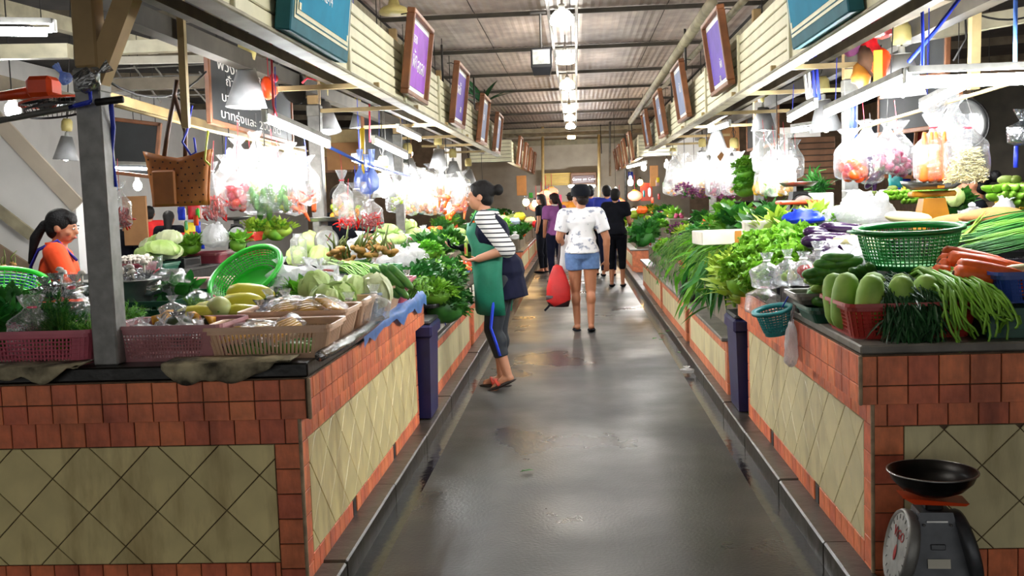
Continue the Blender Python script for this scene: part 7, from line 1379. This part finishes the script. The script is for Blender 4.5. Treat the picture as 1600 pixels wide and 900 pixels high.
# ------------------------------------------------------------------ people
def blob(mb, name, mat, parent, vox=.009, it=4):
    me = mb.mesh('tmp'); o = bpy.data.objects.new('tmp', me); m = o.modifiers.new('r', 'REMESH'); m.mode = 'VOXEL'; m.voxel_size = vox; s_ = o.modifiers.new('s', 'SMOOTH'); s_.iterations = it; s_.factor = .5
    e = baked(o); bpy.data.objects.remove(o); e.name = name; e.materials.clear(); e.materials.append(MATS[mat]); e.shade_smooth(); return ob(name, e, parent)
def vv(*a): return Vector(a)
def joints(**k):
    J = dict(pel=vv(0, 0, .90), waist=vv(0, 0, 1.04), chest=vv(0, 0, 1.22), neck=vv(0, -.005, 1.38), head=vv(0, .02, 1.50), shL=vv(-.165, 0, 1.335), shR=vv(.165, 0, 1.335), elL=vv(-.205, -.02, 1.07), elR=vv(.205, -.02, 1.07), wrL=vv(-.20, .04, .84), wrR=vv(.20, .04, .84), hipL=vv(-.085, 0, .86), hipR=vv(.085, 0, .86), knL=vv(-.09, .02, .47), knR=vv(.09, .02, .47), anL=vv(-.09, -.01, .09), anR=vv(.09, -.01, .09), look=vv(0, 1, 0), toeL=vv(-.02, 1, 0), toeR=vv(.02, 1, 0), handL=vv(0, .1, -1), handR=vv(0, .1, -1))
    for a, b in k.items(): J[a] = Vector(b)
    return J
def hand(mb, w, d, side, curl=.5):
    "palm, four fingers of different length and a thumb from the side of the palm"
    d = Vector(d).normalized(); n = d.cross(Vector((1, 0, 0)) if abs(d.x) < .8 else Vector((0, 1, 0))).normalized(); s_ = d.cross(n).normalized()
    if side < 0: s_ = -s_
    q = Matrix((s_, n, d)).transposed(); c = w + d * .045; mb.ell(c, (.038, .016, .048), 10, 8, q)
    for i, (o, L) in enumerate(((-.027, .055), (-.009, .068), (.010, .072), (.028, .062))):
        a = w + d * .082 + s_ * o; b = a + (d * (1 - .35 * curl) - n * .7 * curl).normalized() * L * .55; e = b + (d * (1 - 1.1 * curl) - n * 1.1 * curl).normalized() * L * .5; mb.cone(a, b, .0095, .009, 8); mb.cone(b, e, .009, .0075, 8)
    a = w + d * .03 + s_ * .03; b = a + (d * .6 + s_ * .7 - n * .3).normalized() * .035; mb.cone(a, b, .011, .010, 8); mb.cone(b, b + (d * .9 + s_ * .1 - n * .5).normalized() * .03, .010, .008, 8)
def head(mb, J, s=1.0):
    h = J['head']; f = J['look'].normalized(); r = f.cross(vv(0, 0, 1)).normalized(); u = r.cross(f); q = Matrix((r, f, u)).transposed()
    def at(x, y, z): return h + r * x + f * y + u * z
    mb.ell(at(0, -.012, .025), (.075, .092, .088), 16, 12, q); mb.ell(at(0, .02, -.035), (.060, .066, .075), 14, 10, q); mb.ell(at(0, .04, -.078), (.033, .036, .026), 10, 8, q)
    mb.ell(at(0, .076, .0), (.045, .018, .03), 10, 6, q); mb.cone(at(0, .078, .008), at(0, .100, -.025), .009, .013, 8); mb.ell(at(0, .082, -.058), (.024, .013, .013), 8, 6, q)
    for sx in (-1, 1): mb.ell(at(sx * .076, -.01, -.012), (.010, .020, .031), 8, 6, q); mb.ell(at(sx * .04, .055, -.03), (.022, .025, .025), 8, 6, q)
    mb.cone(J['neck'] - vv(0, 0, .03), h + vv(0, 0, -.05) - f * .02, .052, .048, 12)
    return at, q
def body(t, J, skin='skin', vox=.009, arm=1.0, leg=1.0, feet=True, hands=True, bulk=1.0):
    mb = MB(); at, q = head(mb, J)
    for s_ in 'LR':
        sg = -1 if s_ == 'L' else 1; a, b, w = J['sh' + s_], J['el' + s_], J['wr' + s_]
        mb.cone(a, b, .050 * arm, .038 * arm); mb.cone(b, w, .037 * arm, .026 * arm); m = b.lerp(w, .25); mb.ell(m, .038 * arm, 10, 8)
        if hands: hand(mb, w, J['hand' + s_], sg)
        h, k, n = J['hip' + s_], J['kn' + s_], J['an' + s_]
        mb.cone(h, k, .085 * leg, .055 * leg); mb.cone(k, n, .050 * leg, .034 * leg); mb.ell(k.lerp(n, .28) - vv(0, .014, 0), (.052 * leg, .056 * leg, .09), 12, 8)
        if feet:
            d = J['toe' + s_].normalized(); mb.ell(n - d * .02 - vv(0, 0, .045), (.034, .036, .034), 10, 8); mb.cone(n + d * .02 - vv(0, 0, .035), n + d * .13 - vv(0, 0, .062 - d.z * .05), .034, .026)
            r = d.cross(vv(0, 0, 1)).normalized()
            for i in range(5): p = n + d * (.150 - abs(i - 1.5) * .006) + r * (-.03 + i * .015) * (1 if s_ == 'R' else -1) - vv(0, 0, .068 - d.z * .05); mb.ell(p, (.0085, .013, .0085), 8, 6)
    mb.cone(J['shL'], J['shR'], .052, .052); torso(mb, J, .97 * bulk)
    blob(mb, 'body', skin, t, vox)
    for sx in (-1, 1):
        e = MB().ell(at(sx * .032, .086, .002), (.013, .006, .006), 8, 6, q).build('eye', 'eye_white', t, True); MB().ell(at(sx * .032, .0915, .002), (.006, .003, .006), 8, 6, q).build('iris', 'eye_dark', e, True); MB().ell(at(sx * .034, .088, .022), (.017, .006, .004), 8, 5, q).build('eyebrow', 'hair', t, True)
    MB().ell(at(0, .093, -.056), (.021, .006, .008), 10, 6, q).build('lips', 'lips', t, True)
    return at, q
def torso(mb, J, k=1.0, d=1.0):
    p, w, c = J['pel'], J['waist'], J['chest']
    mb.ell(p, (.165 * k, .125 * k * d, .13)); mb.ell(w, (.138 * k, .105 * k * d, .14)); mb.ell(c, (.155 * k, .112 * k * d, .14)); mb.cone(p, c, .115 * k, .11 * k); mb.ell(c.lerp(J['neck'], .45), (.135 * k, .085 * k, .09)); mb.cone(c, J['neck'] - vv(0, 0, .06), .10, .06)
def shirt(t, J, name, mat, k=1.08, sleeve=.55, vox=.010, hem=.0, sl_r=1.0, collar=None):
    mb = MB(); torso(mb, J, k); mb.cone(J['shL'], J['shR'], .064 * k, .064 * k); mb.cone(J['pel'] - vv(0, 0, hem), J['waist'], .15 * k, .125 * k, 16, False)
    for s_ in 'LR':
        a, b = J['sh' + s_], J['el' + s_]; e = a.lerp(b, min(1, sleeve)); mb.cone(a, e, .066 * sl_r, .06 * sl_r, 14, sleeve >= 1)
        if sleeve > 1: mb.cone(b, b.lerp(J['wr' + s_], sleeve - 1), .050 * sl_r, .046 * sl_r, 14, False)
    o = blob(mb, name, mat, t, vox, 3); return o
def trousers(t, J, name, mat, to=1.0, k=1.0, vox=.010):
    "to: 0..1 hip to knee, 1..2 knee to ankle"
    mb = MB(); mb.ell(J['pel'] - vv(0, 0, .02), (.17 * k, .132 * k, .12)); mb.cone(J['pel'], J['waist'] - vv(0, 0, .04), .145 * k, .13 * k, 14, False)
    for s_ in 'LR':
        h, kn, an = J['hip' + s_], J['kn' + s_], J['an' + s_]
        if to <= 1: mb.cone(h, h.lerp(kn, to), .098 * k, (.098 - .03 * to) * k * 1.06, 14, False)
        else: mb.cone(h, kn, .096 * k, .064 * k); mb.cone(kn, kn.lerp(an, to - 1), .063 * k, (.063 - .018 * (to - 1)) * k, 14, False); mb.ell(kn.lerp(an, .28) - vv(0, .012, 0), (.058 * k, .062 * k, .09), 10, 8)
    return blob(mb, name, mat, t, vox, 3)
def hair(t, J, at, q, mat='hair', style='bun', vox=.008):
    mb = MB(); mb.ell(at(0, -.022, .034), (.085, .098, .092), 16, 12, q); mb.ell(at(0, -.05, -.02), (.074, .058, .07), 14, 10, q)
    if style == 'bun': mb.ell(at(0, -.145, .045), (.045, .042, .045), 12, 8, q); mb.ell(at(0, -.1, .04), (.03, .04, .03), 8, 6, q); mb.ell(at(0, .03, .075), (.06, .045, .03), 10, 8, q)
    if style == 'tail': mb.ell(at(0, -.12, .0), (.022, .03, .022), 8, 6, q); mb.cone(at(0, -.125, .0), at(0, -.17, -.10), .028, .036); mb.cone(at(0, -.17, -.10), at(0, -.19, -.27), .036, .012); mb.ell(at(0, .03, .075), (.07, .052, .034), 12, 8, q); mb.ell(at(0, .066, .052), (.058, .018, .03), 10, 8, q)
    if style == 'long': mb.cone(at(0, -.06, .0), at(0, -.10, -.2), .07, .05); mb.ell(at(0, .04, .085), (.06, .04, .03), 10, 8, q)
    if style == 'short': mb.ell(at(0, .03, .085), (.068, .05, .035), 10, 8, q)
    return blob(mb, 'hair', mat, t, vox, 2)
def person(label, loc, rz, J, s=1.0, group=None):
    t = thing('person', label, 'person', loc, rz, group); t.scale = (s, s, s); return t
# --- seller in the green apron, side on, reaching over her stall
J = joints(pel=(.0, -.03, .92), waist=(0, -.01, 1.05), chest=(0, .03, 1.22), neck=(0, .07, 1.385), head=(0, .115, 1.505), shL=(-.165, .05, 1.33), shR=(.165, .06, 1.33), elL=(-.235, -.13, 1.10), wrL=(-.19, .10, 1.03), handL=(.15, 1, -.12), elR=(.22, .15, 1.10), wrR=(.15, .30, 1.10), handR=(-.2, 1, .1), hipL=(-.085, -.04, .87), hipR=(.085, -.02, .87), knL=(-.09, .03, .48), knR=(.09, .02, .47), anL=(-.09, -.07, .135), anR=(.10, .01, .09), toeL=(.1, 1, -.42), look=(-.1, 1, .02))
t = person('woman in green apron and striped top reaching over the left stall', (-.64, 8.05, 0), PI / 2 - .12, J, 1.02)
at, q = body(t, J, 'skin', .008, 1.15, 1.1); hair(t, J, at, q, 'hair', 'bun')
shirt(t, J, 'striped_top', 'striped_cotton', 1.08, 1.05, .009, .0, 1.12)
mb = MB(); torso(mb, J, 1.15, 1.1); mb.ell(vv(0, -.06, .92), (.19, .16, .17)); mb.ell(vv(0, .0, 1.05), (.165, .145, .16)); mb.cone((0, -.06, .70), (0, -.02, .95), .185, .175, 16, False); mb.cone((-.10, .05, 1.36), (-.10, .02, 1.2), .035, .06); mb.cone((.10, .05, 1.36), (.10, .02, 1.2), .035, .06); blob(mb, 'navy_tunic', 'navy_cloth', t, .010, 3)
trousers(t, J, 'leggings', 'leggings', 1.62, 1.13)
ap = MB(); n_ = 14
prof = [(1.30, .075, .155), (1.22, .10, .168), (1.10, .145, .178), (1.0, .185, .175), (.9, .20, .165), (.8, .20, .165), (.70, .185, .165), (.62, .16, .165)]
vs = []; fs = []
for (z, w_, y) in prof:
    for i in range(n_ + 1): a = (i / n_ - .5) * PI * (.72 if z > 1.15 else 1.30); vs.append((math.sin(a) * w_ * 1.08, (.05 if z > 1.1 else -.0) + math.cos(a) * y * 1.08 + .006 * math.sin(i * 2.1 + z * 8), z - .03 * abs(math.sin(a)) * (z < .7)))
for j in range(len(prof) - 1):
    for i in range(n_): a = j * (n_ + 1) + i; fs.append((a, a + 1, a + n_ + 2, a + n_ + 1))
o = ap.add(vs, fs).build('apron', 'apron_green', t, True); md = o.modifiers.new('thick', 'SOLIDIFY'); md.thickness = .008
for sx in (-1, 1): MB().tube([(sx * .085, .185, 1.28), (sx * .10, .12, 1.385), (sx * .07, .02, 1.40), (sx * .02, -.02, 1.39)], .012, 6, True, .5).build('apron_strap', 'apron_green', t, True)
MB().box((-.09, .218, 1.1), (.09, .006, .10), Matrix.Rotation(.45, 3, 'Z')).build('apron_print', 'leaf_yellow', t); MB().box((-.088, .223, 1.09), (.04, .005, .05), Matrix.Rotation(.45, 3, 'Z')).build('print_emblem', 'red_ornament', t)
MB().tube([vv(-.200, -.03, .86), vv(-.190, .0, .68), vv(-.172, .03, .5), vv(-.160, -.005, .38), vv(-.148, -.03, .28)], .012, 6, True, .6).build('leg_stripe', 'stripe_blue', t, True)
mb = MB(); hand(mb, J['wrR'], J['handR'], 1, .85); mb.cone(J['wrR'], J['wrR'] - vv(-.02, .06, 0), .03, .034); o = blob(mb.warp(lambda v: J['wrR'] + (v - J['wrR']) * 1.05), 'dark_glove', 'black_tee', t, .007, 2)
for s_ in 'LR':
    n, d = J['an' + s_], J['toe' + s_].normalized(); r = d.cross(vv(0, 0, 1)).normalized(); u = r.cross(d); qq = Matrix((r, d, u)).transposed(); c = n + d * .055 - vv(0, 0, .085) + vv(0, 0, .012 if s_ == 'L' else 0); so = MB().ell(c, (.05, .135, .016), 16, 6, qq).build('sandal_sole', 'sandal_sole', t, True)
    MB().tube([c - r * .046 + u * .005, c - r * .03 + u * .05 + d * .02, c + u * .062 + d * .03, c + r * .03 + u * .05 + d * .02, c + r * .046 + u * .005], .018, 8, True, .5).build('sandal_strap', 'sandal_red', so, True)
# --- shopper in the white tee, walking away
J = joints(shL=(-.185, 0, 1.31), shR=(.185, 0, 1.31), elL=(-.25, .0, 1.05), wrL=(-.20, .16, .94), handL=(.2, .5, -.7), elR=(.275, -.02, 1.03), wrR=(.27, .03, .79), knL=(-.085, .04, .47), anL=(-.075, .03, .09), knR=(.085, -.01, .47), anR=(.075, -.10, .105), toeR=(.1, 1, -.1), toeL=(-.15, 1, 0), look=(-.75, 1, 0), head=(-.005, .03, 1.49))
t = person('shopper in white printed tee and denim shorts walking away with a red rucksack', (.05, 11.45, 0), 0.02, J, 1.0)
at, q = body(t, J, 'skin_tan', .009, 1.15, 1.08); hair(t, J, at, q, 'hair_brown', 'short', .010); shirt(t, J, 'printed_tee', 'tee_print', 1.2, .72, .010, .02, 1.25); trousers(t, J, 'denim_shorts', 'denim', .42, 1.15)
cp = MB().lathe([(.113, -.02), (.115, .03), (.105, .075), (.07, .108), (0, .118)], 20, Matrix.Translation(at(0, -.018, .04)) @ q.to_4x4(), .92, 1.08).build('cap', 'cap_black', t, True)
MB().add(*(lambda m: (m.v, m.f))(MB().ell((0, 0, 0), (.085, .095, .009), 14, 6).xf(Matrix.Translation(at(0, .125, .035)) @ q.to_4x4()))).build('cap_peak', 'cap_black', cp, True)
for s_ in 'LR':
    n, d = J['an' + s_], J['toe' + s_].normalized(); r = d.cross(vv(0, 0, 1)).normalized(); c = n + d * .055 - vv(0, 0, .083); so = MB().ell(c, (.048, .13, .012), 14, 6, Matrix((r, d, r.cross(d))).transposed()).build('flip_flop', 'black_tee', t, True); MB().tube([c - r * .04, c + d * .05 + vv(0, 0, .04), c + r * .04], .008, 6).build('flip_flop_strap', 'black_tee', so, True)
rk = thing('rucksack', 'red rucksack dangling from the shopper\'s left arm', 'bag', (-.225, 11.36, .29)); lumpy(MB().lathe([(0, 0), (.10, .01), (.135, .08), (.13, .22), (.09, .36), (.05, .45), (.02, .47), (0, .47)], 18, None, 1, .6), .12, 9).build('sack', 'rucksack_red', rk, True); lumpy(MB().lathe([(0, -.004), (.104, .004), (.139, .08), (.136, .13), (.132, .13), (.135, .08), (.1, .01), (0, .002)], 18, None, 1, .61), .12, 9).build('bottom_panel', 'rucksack_dark', rk, True); MB().tube([(0, -.0, .45), (.02, .03, .58), (.03, .06, .70)], .01, 6, True, 1.6).build('strap', 'rucksack_dark', rk); MB().tube([(-.07, 0, .06), (-.12, 0, .0), (-.16, 0, -.04)], .009, 6, True, 1.5).build('loose_strap', 'cap_black', rk)
wb_ = tag(bag_mesh(.10, .05, .42, 51, neck=.85, fill=.7, tight=.6).build('carrier_bag', 'white_bag', None, True), 'white carrier bag held by the shopper in white', 'bag'); wb_.location = (-.15, 11.55, .66); wb_.rotation_euler = (0, .18, 0)
# --- others
def simple(label, loc, rz, shirt_m, leg_m, hst, s=1.0, sleeve=.6, to=1.95, hm='hair', vox=.014, skin='skin_tan', k=1.08, **kw):
    J = joints(**kw); t = person(label, loc, rz, J, s); at, q = body(t, J, skin, vox, 1.0, 1.0, True, vox < .013); hair(t, J, at, q, hm, hst, .011); shirt(t, J, 'shirt', shirt_m, k, sleeve, .012, .03, 1.1); trousers(t, J, 'trousers', leg_m, to, 1.04, .012)
    for s_ in 'LR': n, d = J['an' + s_], J['toe' + s_].normalized(); MB().ell(n + d * .055 - vv(0, 0, .06), (.05, .135, .03), 12, 6, Matrix.Rotation(math.atan2(-d.x, d.y), 3, 'Z')).build('shoe', 'cap_black', t, True)
    return t, J, at
def grd(px, py, Y): v = P(px, py, Y); return (v.x, Y, 0)
t, J, at = simple('woman in purple shirt with tied-back hair far down the aisle', grd(868, 380, 18.0), .45, 'purple_shirt', 'navy_cloth', 'tail', .98, .7, 1.95, 'hair_brown', look=(-.3, 1, 0)); MB().lathe([(.055, 0), (.062, .03), (.056, .03), (.05, 0)], 14, Matrix.Translation((0, -.0, 1.385)), closed=True).build('collar', 'collar_white', t, True)
simple('man in black tee standing at the right stall', grd(963, 380, 16.9), -.15, 'black_tee', 'black_tee', 'short', 1.0, .6, 1.35, 'hair', wrR=(.2, .3, 1.0), elR=(.22, .05, 1.06), k=1.15)
simple('man in blue shirt just beyond the man in black', grd(950, 380, 19.2), .1, 'blue_tee', 'navy_cloth', 'short', 1.05, .6)
simple('long-haired woman in dark clothes left of the purple shirt', grd(848, 380, 20.5), 1.2, 'black_tee', 'black_tee', 'long', .98, .6, 1.95, 'hair_brown')
simple('person in a blue cap beyond the shopper in white', grd(924, 380, 19.5), .2, 'blue_tee', 'black_tee', 'short', 1.06, .6)
simple('person in yellow top far down the aisle', grd(893, 380, 25), .1, 'yellow_paint', 'black_tee', 'short', 1.0, .6)
# --- woman in orange behind the left stall
J = joints(head=(.015, .06, 1.505), neck=(0, .03, 1.385), chest=(0, .02, 1.22), look=(.42, 1, -.2), elL=(-.22, .08, 1.10), wrL=(-.15, .28, 1.06), elR=(.22, .08, 1.10), wrR=(.15, .28, 1.06), handL=(.2, 1, -.2), handR=(-.2, 1, -.2))
t = person('woman in orange tee with blue apron straps and a ponytail', (-3.31, 6.3, 0), -PI / 2 + .5, J, .945); at, q = body(t, J, 'skin_tan', .009, 1.1); hair(t, J, at, q, 'hair', 'tail'); shirt(t, J, 'orange_tee', 'orange_tee', 1.2, .85, .010, .02, 1.2); trousers(t, J, 'trousers', 'black_tee', 1.95, 1.05, .014)
for sx in (-1, 1): MB().tube([(sx * .11, .13, 1.28), (sx * .12, .02, 1.42), (sx * .10, -.10, 1.36), (sx * .04, -.152, 1.25), (-sx * .06, -.155, 1.12), (-sx * .13, -.135, 1.0)], .022, 6, True, .45).build('apron_strap', 'strap_blue', t, True)
MB().lathe([(.062, 0), (.068, .03), (.06, .032), (.055, 0)], 16, Matrix.Translation((0, .01, 1.375)), closed=True).build('collar', 'orange_tee', t, True)
simple('seller in black whose face shows above the lime bags', grd(536, 380, 8.3), PI + .6, 'black_tee', 'black_tee', 'short', 1.03, .5, 1.95, 'hair_brown', .012, 'skin', elR=(.2, .12, 1.08), wrR=(.1, .34, 1.0), elL=(-.2, .12, 1.08), wrL=(-.05, .36, 1.02))
simple('dark-haired seller behind the white bags at the right', grd(1525, 380, 7.6), 1.2, 'black_tee', 'black_tee', 'bun', 1.0, .6)
simple('man in red tee far behind the front post', grd(236, 380, 15.0), .3, 'red_tee', 'black_tee', 'short', .98, .6); simple('person in black far behind the leather tote', grd(266, 380, 14.0), .1, 'black_tee', 'black_tee', 'long', .93, .6); simple('person in black bending behind the front post', grd(200, 380, 10.5), -.4, 'black_tee', 'black_tee', 'short', .95, .6)
# ------------------------------------------------------------------ tidy up: prototypes go, only their copies stay
for p in PROTO:
    for c in [g for ch in p.children for g in ch.children] + list(p.children) + [p]: bpy.data.objects.remove(c)
bpy.data.scenes.remove(TS)
# things of one look that stand in a row or heap: say which one it is by its place
ORD = ['first', 'second', 'third', 'fourth', 'fifth', 'sixth', 'seventh', 'eighth', 'ninth', 'tenth', 'eleventh', 'twelfth', 'thirteenth', 'fourteenth', 'fifteenth', 'sixteenth', 'seventeenth', 'eighteenth', 'nineteenth', 'twentieth']
same = {}
for o in C.objects:
    if o.parent is None and o.get('label') and o.get('group'): same.setdefault(o['label'], []).append(o)
def screen_x(o): d = o.location - CAM; return d.dot(cr) / d.dot(cf)
for lb, os_ in same.items():
    if 1 < len(os_) <= 20 and len(lb.split()) <= 12:
        for i, o in enumerate(sorted(os_, key=screen_x)): o['label'] = lb + ', ' + ('leftmost' if i == 0 else 'rightmost' if i == len(os_) - 1 else ORD[i] + ' from left')
